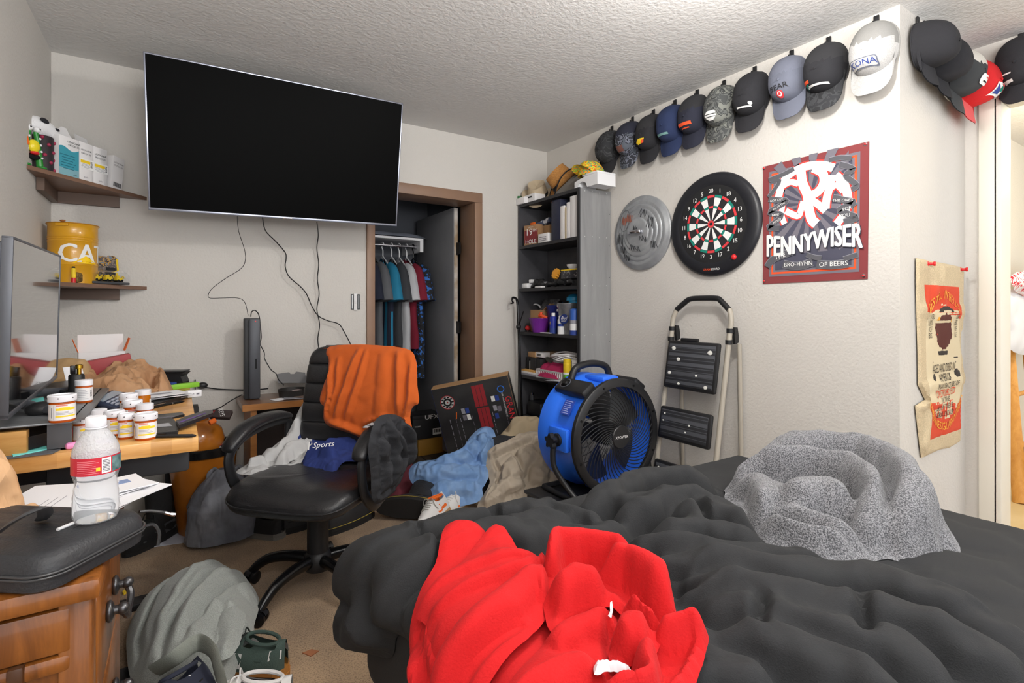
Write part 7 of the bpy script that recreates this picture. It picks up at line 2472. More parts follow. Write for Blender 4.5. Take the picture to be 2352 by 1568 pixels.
M = Matrix.Translation(c) @ frame((0, 0, 0), dE, (0, 0, 1)) @ Matrix.Rotation(R(12), 4, 'Y')
mb = MB(M); mb.ell((0, 0, 0), (0.075, 0.045, 0.038), plw, 28, 16, fn=lambda q: Vector((q.x, q.y, q.z * (1 + 3.0 * (0.03 - q.x) * (1 if q.x < 0.03 else 0)))))
mb.ell((-0.035, -0.02, -0.038), (0.02, 0.018, 0.02), plw); mb.build('head', PL)
for (x, z, r) in ((-0.030, 0.020, 0.020), (0.030, 0.012, 0.011)):
    mb = MB(M); mb.ell((x, -0.040, z), (r, 0.006, r * 0.55), mat('black_felt', (30, 30, 36), 0.8), 18, 10, M=None); mb.build('eye', PL)

# drum
cat_y = mat('enamel_yellow', (206, 150, 26), 0.28, coat=0.4)
DR = thing('drum', 'yellow metal oil drum bank with white CAT lettering on the lower shelf', 'drum', (-0.412, 3.20, ZL))
MDR = T(-0.412, 3.20, ZL)
mb = MB(MDR)
r = 0.093
prof = [(r, 0.0), (r, 0.004)]
for z in (0.085, 0.195, 0.205, 0.215):
    prof += [(r, z - 0.004), (r + 0.0025, z), (r, z + 0.004)]
prof += [(r, 0.268), (r + 0.003, 0.272), (r + 0.003, 0.279), (r - 0.004, 0.280), (r - 0.006, 0.274), (0, 0.274)]
mb.lathe(prof, cat_y, 64)
mb.build('body', DR)
mb = MB(MDR); mb.tube([((r + 0.003) * math.cos(t), (r + 0.003) * math.sin(t), 0.277) for t in [2 * PI * i / 48 for i in range(48)]], 0.003, mat('yellow_rim', (176, 120, 24), 0.4), 6, closed=True); mb.build('lid_ring', DR)
mb = MB(MDR); a = math.atan2(-3.2, 0.412) - 0.42; mb.box((r + 0.003, 0, 0.268), (0.012, 0.05, 0.012), cat_y, 0.003, M=Matrix.Rotation(a, 4, 'Z')); mb.ell((r - 0.002, 0, 0.285), (0.006, 0.012, 0.005), mat('rust', (150, 90, 40), 0.6), 10, 6, M=Matrix.Rotation(a, 4, 'Z')); mb.build('latch', DR)
mb = MB(MDR)
a0 = math.atan2(-3.2, 0.412) + 0.50


def dwrap(vs_, d=0.0008):
    return [((r + d) * math.cos(a0 + v[0] / r), (r + d) * math.sin(a0 + v[0] / r), v[1]) for v in vs_]


def subdiv_poly(poly, m, d):
    P = resample(poly, 0.006)
    cx, cy = sum(p[0] for p in P) / len(P), sum(p[1] for p in P) / len(P)
    V = [(cx, cy)] + P
    mb.add(dwrap(V, d), [(0, 1 + i, 1 + (i + 1) % len(P)) for i in range(len(P))], m)


vs_, fs = text_cut('CAT', 0.115, 0.008)
for off in (0, 0.0015, -0.0015, 0.003, -0.003):
    mb.add(dwrap([(v.x * 0.92 + off, v.y * 1.05 + 0.135) for v in vs_], 0.0012), fs, inkw)
subdiv_poly([(-0.052, 0.092), (0.052, 0.092), (0.0, 0.128)], mat('logo_yellow', (250, 206, 20), 0.4), 0.0022)
mb.build('lettering', DR, 'white block lettering over a yellow triangle')
mb = MB(T(*onshelf(0.27, 0.03, ZL), R(52))); mb.box((0, 0, 0.026), (0.062, 0.035, 0.05), mat('gold_rock', (140, 112, 62), 0.45, 0.5, bump=(120, 1.0, 6), vary=(60, (92, 72, 40))), 0.010)
mb.build('ore_block', label='rough gold coloured stone block before the yellow drum', cat='stone')
# toy vehicles on a card
TC = thing('toy_package', 'blister card of small yellow toy vehicles on the lower shelf', 'toy package', tuple(onshelf(0.41, 0.05, ZL)))
M = Matrix.Translation(onshelf(0.41, 0.045, ZL)) @ frame((0, 0, 0), dE * 0.9 + Vector((0.12, -0.03, 0)), (0, 0, 1))
F = M @ frame((0, 0, 0), (1, 0, 0), (0, -1, 0.12))
mb = MB(F)
mb.prism([(-0.09, 0.0), (0.09, 0.0), (0.092, 0.135), (0.075, 0.15), (0.045, 0.15), (0.035, 0.142), (-0.01, 0.145), (-0.02, 0.15), (-0.08, 0.152), (-0.09, 0.14)], -0.001, 0.001, patches('card_art', [(92, 84, 86), (140, 128, 116), (60, 56, 60), (196, 150, 70), (110, 130, 150)], 30, 0.4))
mb.prism([(-0.088, 0.135), (-0.02, 0.132), (-0.012, 0.150), (-0.078, 0.150)], 0.0012, 0.002, inkb)
mb.box((-0.05, 0.143, 0.0024), (0.05, 0.006, 0.0004), gry3)
mb.box((0.087, 0.09, 0.0014), (0.010, 0.09, 0.0006), inky); mb.box((-0.03, 0.105, 0.0014), (0.03, 0.016, 0.0006), inko); mb.box((0.05, 0.075, 0.0014), (0.05, 0.028, 0.0006), inkk); mb.box((-0.045, 0.088, 0.0014), (0.05, 0.014, 0.0006), gry1)
mb.build('card', TC)
mb = MB(M); mb.box((0.0, -0.030, 0.008), (0.19, 0.055, 0.012), mat('blister_base', (70, 72, 76), 0.25), 0.003); mb.build('tray', TC)
for k, x in enumerate((-0.055, 0.0, 0.055)):
    mb = MB(M); mb.box((x, -0.034, 0.030), (0.034, 0.022, 0.016), inky, 0.003); mb.box((x - 0.004, -0.032, 0.043), (0.016, 0.016, 0.012), inky, 0.002); mb.tube([(x + 0.012, -0.034, 0.034), (x + 0.022, -0.038, 0.048), (x + 0.026, -0.04, 0.034)], 0.003, inky, 6)
    for sx in (-0.01, 0.01):
        mb.cyl((x + sx, -0.046, 0.022), (x + sx, -0.022, 0.022), 0.006, inkk, 10)
    mb.build('toy_vehicle', TC)
mb = MB(M); mb.grid(lambda u, v: Vector((-0.095 + 0.19 * u, -0.004 - 0.056 * math.sin(PI / 2 * min(1, v * 1.6)) ** 0.8, 0.075 - 0.06 * v)), 12, 8, glass('blister', (235, 238, 240), 0.05, 1.05)); mb.build('blister', TC)
can('bottle', 'tiny red and yellow bottle between the monitor and the drum', 'bottle', 1271, 2.30, Z3, 0.009, 0.06, [(0.4, redpl), (1.0, inky)], inkk, 0.012, 0.006)
tb = bpy.data.objects[[o.name for o in bpy.data.objects if o.get('label', '').startswith('tiny red and yellow')][0]]
tb.location = onshelf(0.235, 0.025, ZL)
# ================================================================ desk clutter
def flat(name, label, cat, px, z, th, m, group=None, tilt=None, extra=None):
    """thin flat object whose outline lies at height z"""
    q = [atz(u, v, z) for u, v in px]
    mb = MB()
    a = sum((q[i].x * q[(i + 1) % len(q)].y - q[(i + 1) % len(q)].x * q[i].y) for i in range(len(q)))
    if a < 0:
        q = q[::-1]
    c = sum(q, Vector()) / len(q)
    k = len(q)

    def zz(p_):
        return z + (tilt.dot(p_ - c) if tilt else 0)
    vs_ = [(p_.x, p_.y, zz(p_)) for p_ in q] + [(p_.x, p_.y, zz(p_) + th) for p_ in q]
    mb.add(vs_, [tuple(range(k - 1, -1, -1)), tuple(range(k, 2 * k))] + [(i, (i + 1) % k, k + (i + 1) % k, k + i) for i in range(k)], m)
    if extra:
        for (px2, m2, dz) in extra:
            q2 = [atz(u, v, z + th) for u, v in px2]
            a = sum((q2[i].x * q2[(i + 1) % len(q2)].y - q2[(i + 1) % len(q2)].x * q2[i].y) for i in range(len(q2)))
            if a < 0:
                q2 = q2[::-1]
            mb.poly([(p_.x, p_.y, zz(p_) + th + dz) for p_ in q2], m2)
    return mb.build(name, label=label, cat=cat, group=group)


amber = mat('amber_vial', (214, 96, 24), 0.25, trans=0.35, ior=1.3)
amber2 = mat('amber_vial_clear', (228, 132, 16), 0.15, trans=0.5, ior=1.25)
lab_w = mat('pill_label', (228, 226, 226), 0.6)
pillc = mat('pill_cap', (230, 230, 236), 0.4)
lab_y = mat('label_yellow', (240, 206, 40), 0.6)


def pill(label, u, v, z, r, h, style='yellow', body=amber, rot=0.0, caph=None):
    p_ = atz(u, v, z)
    p_ = p_ + Vector((SY, CY_, 0)) * r
    t = thing('pill_bottle', label, 'pill bottle', (p_.x, p_.y, z), 0, 'pill bottles on the desk')
    ch = caph or h * 0.24
    hb = h - ch
    mb = MB(T(p_.x, p_.y, z))
    mb.lathe([(r * 0.94, 0), (r, 0.002), (r, hb * 0.92), (r * 0.93, hb * 0.96), (r * 0.93, hb)], body, 28)
    mb.build('vial', t)
    mb = MB(T(p_.x, p_.y, z + hb))
    n = 40
    prof = [(r * 1.10, 0.0), (r * 1.12, 0.001), (r * 1.12, ch * 0.88), (r * 1.04, ch), (r * 0.80, ch), (r * 0.76, ch * 0.86), (0, ch * 0.86)] if style == 'yellow' else [(r * 1.06, 0), (r * 1.06, ch * 0.93), (r * 0.98, ch), (0, ch)]
    mb.lathe(prof, pillc, n)
    if style == 'yellow':
        for k in range(6):
            a = k * PI / 3 + 0.4
            mb.ell((r * 1.125 * math.cos(a), r * 1.125 * math.sin(a), ch * 0.55), (0.0012, 0.0012, 0.0016), inkk, 8, 5)
    mb.build('cap', t)
    mb = MB(T(p_.x, p_.y, z))
    A0 = math.atan2(-p_.y, -p_.x) + rot
    z0, z1 = hb * 0.12, hb * 0.88

    def band(a0, a1, f0, f1, m, d):
        mb.lathe([(r + d, z0 + (z1 - z0) * f0), (r + d, z0 + (z1 - z0) * f1)], m, 18, a0=A0 + a0, a1=A0 + a1, cap=False)
    if style != 'bare':
        band(-1.9, 2.2, 0, 1, lab_w, 0.0006)
        if style == 'yellow':
            band(-0.45, 1.1, 0.62, 0.76, lab_y, 0.0009); band(-0.2, 0.6, 0.74, 0.82, lab_y, 0.0010)
            band(-0.5, 1.15, 0.2, 0.29, lab_y, 0.0009)
            band(-0.45, 0.4, 0.90, 0.97, mat('label_red', (214, 130, 120), 0.7), 0.0009)
            for k in range(3):
                band(-0.45, 0.9 - 0.2 * k, 0.36 + 0.08 * k, 0.385 + 0.08 * k, gry3, 0.0009)
            band(-0.66, -0.62, 0.05, 0.95, gry3, 0.0009); band(-0.9, -0.82, 0.15, 0.8, gry3, 0.0009)
        elif style == 'plain':
            for k in range(6):
                band(-0.7, 0.5 - 0.15 * (k % 3), 0.15 + 0.13 * k, 0.175 + 0.13 * k, gry3, 0.0009)
            for k in range(6):
                band(0.75, 1.0, 0.3 + 0.09 * k, 0.35 + 0.09 * k, inkk, 0.0009)
    else:
        band(-2.4, -0.35, 0.0, 0.8, lab_w, 0.0006); band(0.75, 2.6, 0.0, 0.8, lab_w, 0.0006)
    mb.build('paper_label', t)


ZR = 0.8998
pill('wide pill bottle with yellow highlights standing on the riser\'s corner', 122, 972, ZR, 0.0245, 0.064)
pill('tall pill bottle with a plain white label before the black cologne', 180, 926, ZR, 0.0195, 0.064, 'plain')
pill('pill bottle with yellow highlights half behind the water bottle, nearest the riser leg', 176, 1016, ZD, 0.0195, 0.061, rot=0.15)
pill('opaque white pill bottle standing behind the water bottle\'s cap', 206, 996, ZD, 0.0225, 0.062, 'plain', body=lab_w)
pill('pill bottle with a wide cap between the white bottle and the slim front bottle', 249, 1003, ZD, 0.0205, 0.066)
pill('slim pill bottle in the front row beside the largest front bottle', 278, 1010, ZD, 0.0165, 0.066, rot=-0.25)
pill('largest pill bottle of the front row, nearest the desk corner', 320, 1013, ZD, 0.0235, 0.068, rot=-0.2)
pill('pill bottle with a smooth white cap behind the largest front bottle', 321, 984, ZD, 0.020, 0.067, 'plain')
pill('pill bottle in the second row behind the slim front bottle', 291, 982, ZD, 0.022, 0.075)
pill('pill bottle with a dotted cap rearmost in the cluster beside the calculator', 283, 966, ZD, 0.022, 0.079)
pill('bright orange pill bottle without label front, standing behind the cluster', 318, 946, ZD, 0.021, 0.070, 'bare', body=amber2, rot=0.2)

# water bottle on the black case
ZC1 = 0.7955
wp = atz(208, 1200, ZC1)
wp = Vector((wp.x, wp.y, 0)) + Vector((SY, CY_, 0)) * 0.012
WBT = thing('water_bottle', 'half full clear water bottle with a red label standing on the black case', 'bottle', (wp.x, wp.y, ZC1))
pet = mat('clear_pet', (226, 232, 238), 0.08, alpha=0.28)
fog = mat('fogged_pet', (206, 208, 212), 0.3, alpha=0.72, bump=(240, 0.6))
mb = MB(T(wp.x, wp.y, ZC1))
kR = 0.0345
prof = []
for (f, z) in ((0.62, 0.0), (0.86, 0.003), (0.97, 0.012), (1.0, 0.022), (0.97, 0.028), (1.0, 0.034), (0.96, 0.040), (0.98, 0.046), (0.93, 0.052), (0.94, 0.058), (0.88, 0.066), (0.88, 0.072), (0.97, 0.084), (1.0, 0.088), (1.0, 0.116), (0.99, 0.120), (0.96, 0.128), (0.80, 0.142), (0.55, 0.156), (0.36, 0.164), (0.33, 0.168), (0.33, 0.176)):
    prof.append((kR * f, z))
mb.lathe(prof[:14], pet, 40, cap=False)
mb.lathe(prof[14:], fog, 40, cap=False)
mb.build('bottle_shell', WBT)
mb = MB(T(wp.x, wp.y, ZC1)); mb.lathe([(0, 0.004), (kR * 0.8, 0.004), (kR * 0.93, 0.013), (kR * 0.95, 0.026), (kR * 0.92, 0.05), (kR * 0.84, 0.068), (kR * 0.86, 0.078), (0, 0.078)], glass('water', (255, 255, 255), 0.0, 1.08), 36); mb.build('water', WBT)
mb = MB(T(wp.x, wp.y, ZC1)); mb.lathe([(kR * 0.42, 0.166), (kR * 0.44, 0.168), (kR * 0.44, 0.181), (kR * 0.40, 0.183), (0, 0.183)], pillc, 36)
mb.lathe([(kR * 0.46, 0.163), (kR * 0.46, 0.1655), (0.3 * kR, 0.1655)], pillc, 30); mb.build('cap', WBT)
mb = MB(T(wp.x, wp.y, ZC1))
A0 = math.atan2(-wp.y, -wp.x)
lr = mat('label_crimson', (196, 34, 54), 0.4)
mb.lathe([(kR * 1.012, 0.087), (kR * 1.012, 0.117)], lr, 48, cap=False)
mb.lathe([(kR * 1.02, 0.089), (kR * 1.02, 0.115)], inkw, 8, a0=A0 + 0.22, a1=A0 + 0.62, cap=False)
mb.lathe([(kR * 1.02, 0.089), (kR * 1.02, 0.115)], mat('label_teal', (50, 80, 84), 0.5, vary=(80, (110, 140, 140))), 10, a0=A0 + 0.68, a1=A0 + 1.5, cap=False)
for k in range(8):
    mb.lathe([(kR * 1.025, 0.092 + 0.0026 * k), (kR * 1.025, 0.0934 + 0.0026 * k)], gry1, 5, a0=A0 + 0.26, a1=A0 + 0.56, cap=False)
    mb.lathe([(kR * 1.02, 0.0905 + 0.003 * k), (kR * 1.02, 0.0912 + 0.003 * k)], mat('label_pink', (232, 150, 156), 0.5), 10, a0=A0 - 0.8, a1=A0 + 0.1 - 0.12 * (k % 3), cap=False)
mb.lathe([(kR * 1.024, 0.094), (kR * 1.024, 0.100)], inky, 5, a0=A0 + 0.0, a1=A0 + 0.16, cap=False)
mb.build('wrap_label', WBT, 'crimson wrap label with a white barcode')

# black zip case
CO = Vector((-0.162, 1.028, 0))
e1, e2 = Vector((-0.787, 0.617, 0)), Vector((0.617, 0.787, 0))
CASE = thing('hard_case', 'black zipped hard case lying on the wooden nightstand', 'case', tuple(CO + e1 * 0.17 + e2 * 0.1 + Vector((0, 0, 0.735))))
MCS = frame(CO + e1 * 0.17 + e2 * 0.1 + Vector((0, 0, 0.7355)), e1, (0, 0, 1))
eva = mat('moulded_eva', (44, 45, 48), 0.5, bump=(220, 0.25))


def rrect(w, l, r, n=6):
    out = []
    for (sx, sy, a0) in ((1, 1, 0), (-1, 1, 90), (-1, -1, 180), (1, -1, 270)):
        for k in range(n + 1):
            a = R(a0 + 90 * k / n)
            out.append((sx * (w / 2 - r) + r * math.cos(a), sy * (l / 2 - r) + r * math.sin(a)))
    return out


def shell(mb, levels, m):
    k = len(rrect(0.3, 0.2, 0.03))
    vs_ = []
    for (w, l, r, z) in levels:
        vs_ += [(x, y, z) for x, y in rrect(w, l, r)]
    fs = [(i * k + j, i * k + (j + 1) % k, (i + 1) * k + (j + 1) % k, (i + 1) * k + j) for i in range(len(levels) - 1) for j in range(k)]
    fs += [tuple(range(k - 1, -1, -1)), tuple(range((len(levels) - 1) * k, len(levels) * k))]
    mb.add(vs_, fs, m, True)


mb = MB(MCS); shell(mb, [(0.315, 0.185, 0.03, 0), (0.335, 0.20, 0.036, 0.006), (0.34, 0.205, 0.038, 0.026)], eva); mb.build('base', CASE)
mb = MB(MCS); shell(mb, [(0.34, 0.205, 0.038, 0.032), (0.335, 0.20, 0.036, 0.046), (0.318, 0.184, 0.032, 0.058), (0.30, 0.165, 0.028, 0.060)], eva)
for k in range(3):
    mb.tube([(-0.11, -0.06 + 0.05 * k, 0.0595), (0.11, -0.06 + 0.05 * k, 0.0595)], [(0.0015, 0.012)] * 2, eva, 8, flat=(0, 0, 1))
mb.build('lid', CASE)
mb = MB(MCS)
for z in (0.0265, 0.0315):
    mb.tube([(x, y, z) for x, y in rrect(0.345, 0.21, 0.04)], 0.0022, mat('piping_black', (58, 58, 60), 0.25), 8, closed=True)
shell(mb, [(0.339, 0.204, 0.038, 0.026), (0.339, 0.204, 0.038, 0.032)], mat('zip_black', (24, 24, 25), 0.6))
mb.build('zipper', CASE)
mb = MB(MCS); mb.tube(smoothpath([(-0.165, -0.09, 0.029), (-0.176, -0.098, 0.028), (-0.186, -0.098, 0.012), (-0.190, -0.09, -0.006)], 5), 0.003, blackp, 6); mb.build('zip_pull', CASE)
mb = MB(); q = [atz(u, v, z) for u, v, z in ((0, 1220, 0.82), (30, 1198, 0.845), (70, 1176, 0.86), (98, 1168, 0.855), (104, 1180, 0.83), (96, 1192, 0.80))]
mb.tube(smoothpath(q, 5), [(0.010, 0.003)] * 26, mat('strap_grey', (60, 61, 64), 0.6), 8, flat=(0.7, 0.7, 0.3)); mb.build('carry_strap', CASE)
mb = MB(); mb.cyl(atz(132, 1216, ZC1 + 0.003), atz(168, 1201, ZC1 + 0.003), 0.0028, white, 8); mb.build('swab', label='white stick lying on the black case by the bottle', cat='stick')

# brown plastic carrier bags
tan = mat('tan_plastic', (204, 156, 112), 0.3, bump=(60, 0.3), trans=0.15, ior=1.15, vary=(7, (222, 182, 142)))
brn = mat('brown_plastic', (170, 126, 92), 0.32, bump=(50, 0.4), trans=0.12, ior=1.15, vary=(8, (188, 148, 112)))
for m_ in (tan, brn):
    wrinkle(m_, 18, 0.012, (1, 1, 1), 0.9)
NSP = zplane(0.74)
NSH = HField(0.006, (-0.55, 1.0), (110, 110)).blur(1, 1)
nmap = lambda p, q, h: NSP(p, q, h)
cloth_on('plastic_bag', 'crumpled tan plastic bag on the nightstand behind the black case', 'bag', tan, [(-0.51, 1.20), (-0.42, 1.22), (-0.33, 1.27), (-0.26, 1.32), (-0.215, 1.36), (-0.23, 1.42), (-0.32, 1.48), (-0.42, 1.52), (-0.51, 1.54)], nmap,
         [([(-0.5, 1.3), (-0.38, 1.36), (-0.26, 1.40)], 0.10, 0.06), ([(-0.5, 1.45), (-0.40, 1.44), (-0.3, 1.43)], 0.09, 0.05), ([(-0.36, 1.30), (-0.30, 1.34), (-0.25, 1.37)], 0.08, 0.04)], base=0.03, dome=0.07, domew=0.07, edge=0.03, res=0.008, noise=((0.07, 0.02),), seed=81, relax=dict(slack=1.2, it=110, bend=0.035, goal=0.02))
env = [((132, 1112), (160, 1090), (188, 1118), (196, 1165), (150, 1165)), ((205, 1120), (290, 1102), (366, 1122), (300, 1150)), ((210, 1135), (300, 1132), (350, 1110), (366, 1120), (310, 1142), (262, 1168)), ((240, 1160), (362, 1130), (352, 1140), (300, 1165)),
       ((255, 1172), (300, 1165), (383, 1142), (352, 1170), (330, 1182)), ((262, 1186), (340, 1165), (397, 1168), (372, 1194), (330, 1196))]
# letters fanned out on the far end of the nightstand
for k, (x, y, rz, w, l, lab) in enumerate(((-0.15, 1.42, 62, 0.10, 0.22, 'white envelope lowest of the fan on the nightstand'), (-0.13, 1.45, 48, 0.11, 0.24, 'white window envelope second from the bottom of the fan'), (-0.16, 1.49, 35, 0.105, 0.23, 'white letter in the middle of the nightstand fan'),
                                           (-0.17, 1.50, 20, 0.11, 0.22, 'white envelope near the top of the nightstand fan'), (-0.22, 1.45, 75, 0.16, 0.22, 'large white sheet on top of the nightstand fan'))):
    z = 0.7365 + 0.006 * k
    mb = MB(T(x, y, z, R(rz), R(2), 0)); mb.box((0, 0, 0.002), (l, w, 0.0022), paper)
    if k in (1, 3):
        mb.box((l * 0.28, 0.01, 0.0034), (l * 0.2, w * 0.25, 0.0003), mat('stamp_blue', (130, 150, 190), 0.6))
    for j in range(3):
        mb.box((-l * 0.1, -0.015 + 0.012 * j, 0.0034), (l * (0.4 - 0.08 * j), 0.0015, 0.0002), gry3)
    mb.build('envelope', label=lab, cat='envelope', group='letters fanned on the nightstand')
cx_ = thing('coax_cable', 'grey coaxial cable with a metal plug sticking out over the envelopes', 'cable', (-0.1, 1.5, 0.77))
mb = MB(); q = [att(250, 1126, 1.42), att(300, 1118, 1.40), att(330, 1168, 1.30), att(355, 1172, 1.32), att(378, 1177, 1.33)]
mb.tube(smoothpath([att(248, 1122, 1.36), att(280, 1126, 1.37), att(292, 1136, 1.36)], 5), 0.003, greym, 8); mb.tube(smoothpath([att(320, 1175, 1.22), att(345, 1173, 1.24), att(380, 1177, 1.27)], 5), 0.0035, greym, 8); mb.build('cord', cx_)
mb = MB(); mb.tube([att(378, 1177, 1.268), att(390, 1180, 1.275), att(391, 1180, 1.276), att(402, 1182, 1.283)], [0.0042, 0.0042, 0.0055, 0.0055], chrome, 12); mb.build('plug', cx_)

# rear of the desk: bags, boxes
DKH = HField(0.008, (-0.6, 1.5), (100, 170)).blur(1, 1)
DKP = zplane(ZD)
dmap = lambda p, q, h: DKP(p, q, h)
cloth_on('paper_bag', 'crumpled brown kraft paper bag with a torn handle hole at the rear of the desk', 'bag', mat('kraft_paper', (178, 146, 104), 0.85, bump=(60, 0.3)), [(-0.44, 2.42), (-0.33, 2.40), (-0.25, 2.45), (-0.24, 2.56), (-0.30, 2.66), (-0.42, 2.68)], dmap,
         [([(-0.42, 2.62), (-0.34, 2.60), (-0.27, 2.56)], 0.10, 0.05), ([(-0.42, 2.48), (-0.35, 2.47), (-0.28, 2.49)], 0.06, 0.05)], base=0.03, dome=0.06, edge=0.02, res=0.01, seed=82, put=DKH, relax=dict(slack=1.08, it=60, bend=0.1))
bagc = bpy.data.objects['paper_bag']
DKH.blur(2, 1)
cloth_on('plastic_bag', 'brown translucent plastic bag heaped at the desk\'s rear corner', 'bag', brn, [(-0.32, 2.18), (-0.20, 2.14), (-0.10, 2.20), (-0.05, 2.32), (-0.03, 2.46), (-0.05, 2.60), (-0.14, 2.68), (-0.26, 2.62), (-0.30, 2.45), (-0.33, 2.30)], dmap,
         [([(-0.25, 2.60), (-0.16, 2.58), (-0.08, 2.52)], 0.085, 0.07), ([(-0.24, 2.42), (-0.15, 2.46), (-0.05, 2.56)], 0.07, 0.06), ([(-0.06, 2.56), (-0.03, 2.48), (-0.03, 2.40)], 0.06, 0.05), ([(-0.28, 2.28), (-0.18, 2.26), (-0.08, 2.32)], 0.06, 0.05)],
         base=0.02, dome=0.035, domew=0.06, edge=0.02, res=0.008, noise=((0.06, 0.02),), seed=83, under=DKH, put=DKH, relax=dict(slack=1.2, it=110, bend=0.035, goal=0.02))
DKH.blur(2, 1)
cloth_on('paper_bundle', 'white crumpled paper showing inside the brown plastic bag', 'paper', paper, DKP.pxs([(268, 880), (300, 868), (340, 862), (356, 872), (350, 884), (310, 888)]), dmap, (), base=0.02, dome=0.025, edge=0.015, res=0.008, noise=((0.06, 0.012),), seed=84, under=lambda X, Y: DKH(X, Y) * 0.5, relax=dict(slack=1.06, it=40))
wbx = thing('open_carton', 'white open carton with orange flaps standing at the wall end of the desk', 'box', (-0.26, 2.70, ZD))
mb = MB(T(-0.26, 2.72, ZD, R(10)))
for (c, s) in (((0, 0.03, 0.115), (0.15, 0.002, 0.23)), ((0, -0.03, 0.08), (0.15, 0.002, 0.16)), ((-0.074, 0, 0.08), (0.002, 0.06, 0.16)), ((0.074, 0, 0.08), (0.002, 0.06, 0.16)), ((0, 0, 0.001), (0.15, 0.06, 0.002))):
    mb.box(c, s, cartonw)
mb.build('carton', wbx)
for sx in (-1, 1):
    mb = MB(T(-0.26, 2.72, ZD, R(10)) @ T(0.075 * sx, 0, 0.16, 0, 0, R(18) * sx)); mb.box((0, 0, 0.028), (0.002, 0.055, 0.056), orl); mb.build('flap', wbx)
mb = MB(T(-0.235, 2.625, ZD, R(8)) @ Matrix.Rotation(R(-10), 4, 'Y')); mb.box((0, 0, 0.075), (0.20, 0.05, 0.13), mat('red_pack', (150, 36, 40), 0.45), 0.003); mb.box((0, -0.0255, 0.04), (0.19, 0.001, 0.05), cartonw); mb.box((-0.06, -0.0262, 0.05), (0.06, 0.001, 0.05), mat('photo_print', (70, 62, 58), 0.5, vary=(60, (150, 130, 110))))
mb.build('red_packet', label='dark red packet with a white panel before the white carton', cat='packet')
mb = MB(T(-0.30, 2.36, 0.93, R(30), R(62))); mb.box((0, 0, 0), (0.055, 0.075, 0.0015), paper); mb.text('KS', 0.022, inkk, T(0.008, -0.024, 0.001)); mb.build('paper_card', label='white folded card with black letters beside the monitor edge', cat='card')

# black leather case, boxes, charger
q = atz(396, 888, ZD)
LT = thing('leather_case', 'black leather flap case at the far end of the desk', 'case', (q.x, q.y, ZD))
mb = MB(frame((q.x, q.y + 0.02, ZD), (0.9, -0.4, 0), (0, 0, 1)))
mb.prism([(-0.05, 0), (0.05, 0), (0.055, 0.02), (0.045, 0.045), (0.062, 0.062), (-0.05, 0.066), (-0.058, 0.058), (-0.045, 0.045), (-0.055, 0.02)], -0.03, 0.03, leather, M=frame((0, 0, 0), (1, 0, 0), (0, -1, 0)))
mb.build('body', LT)
mb = MB(frame((q.x, q.y + 0.02, ZD), (0.9, -0.4, 0), (0, 0, 1))); mb.box((0, -0.005, 0.067), (0.115, 0.075, 0.005), leather, 0.002); mb.build('flap', LT)


def deskbox(name, label, cat, u, v, size, m, rz=0.0, z=ZD, extra=None, rx=0.0, bev=0.0015):
    q = atz(u, v, z)
    mb = MB(T(q.x, q.y, z, R(rz), rx))
    mb.box((0, 0, size[2] / 2), size, m, bev)
    if extra:
        extra(mb)
    return mb.build(name, label=label, cat=cat)


deskbox('carton', 'small blue and white Fixodent carton before the black leather case'.replace('Fixodent ', ''), 'box', 378, 893, (0.085, 0.03, 0.028), inkb, -35, extra=lambda mb: mb.text('Fixodent', 0.021, inkw, T(0, -0.0156, 0.014, 0, R(90))))
deskbox('green_box', 'lime green slim box on the desk\'s far edge', 'box', 420, 891, (0.12, 0.03, 0.02), mat('lime_green', (130, 190, 52), 0.5), 22)
deskbox('notepad', 'small pale yellow note pad on the mail heap', 'note pad', 414, 912, (0.05, 0.045, 0.014), mat('pale_yellow_paper', (206, 202, 150), 0.8), 12)
chg = thing('charger', 'white two-port charger cube on the desk edge', 'charger', tuple(atz(444, 912, ZD)))
mb = MB(T(*atz(444, 912, ZD), R(20))); mb.box((0, 0, 0.014), (0.05, 0.03, 0.026), white, 0.004)
for dx in (-0.008, 0.010):
    mb.box((dx, -0.0152, 0.014), (0.010, 0.001, 0.006), gry1)
mb.build('body', chg)
rg = random.Random(4)
for k in range(8):
    z = ZD + 0.0022 + 0.0042 * k
    q = atz(352 + 9 * math.sin(k * 1.7), 918 - 1.5 * k, z)
    mb = MB(T(q.x, q.y, z, R(28 + 14 * math.sin(k * 2.3)), R(0.8 * math.sin(k)), 0)); mb.box((0, 0, 0), (0.21, 0.10, 0.002), paper if k % 3 else cartonw)
    if k % 2:
        mb.box((0.02, 0.0, 0.0013), (0.09, 0.03, 0.0003), gry3)
    mb.build('letter', label='white letter, number %s from the bottom of the mail heap behind the orange pill bottle' % ('one', 'two', 'three', 'four', 'five', 'six', 'seven', 'eight')[k], cat='letter', group='mail heaped on the desk')
flat('folder', 'black zipped folder lying before the mail heap', 'folder', [(336, 934), (430, 908), (424, 916), (398, 926), (338, 944)], ZD, 0.016, blackp)
pn = thing('ballpoint_pen', 'black pen with silver clip lying on the zipped folder', 'pen', tuple(atz(385, 925, ZD)))
a_, b_ = atz(350, 935, ZD + 0.021), atz(424, 921, ZD + 0.021)
mb = MB(); mb.tube([a_, a_.lerp(b_, 0.9), b_], [0.0045, 0.0045, 0.0015], blackg, 12); mb.build('barrel', pn)
mb = MB(); mb.tube([a_ + Vector((0, 0, 0.005)), a_.lerp(b_, 0.4) + Vector((0, 0, 0.006))], 0.0016, chrome, 6); mb.cyl(a_.lerp(b_, 0.58), a_.lerp(b_, 0.60), 0.005, chrome, 12); mb.build('clip', pn)
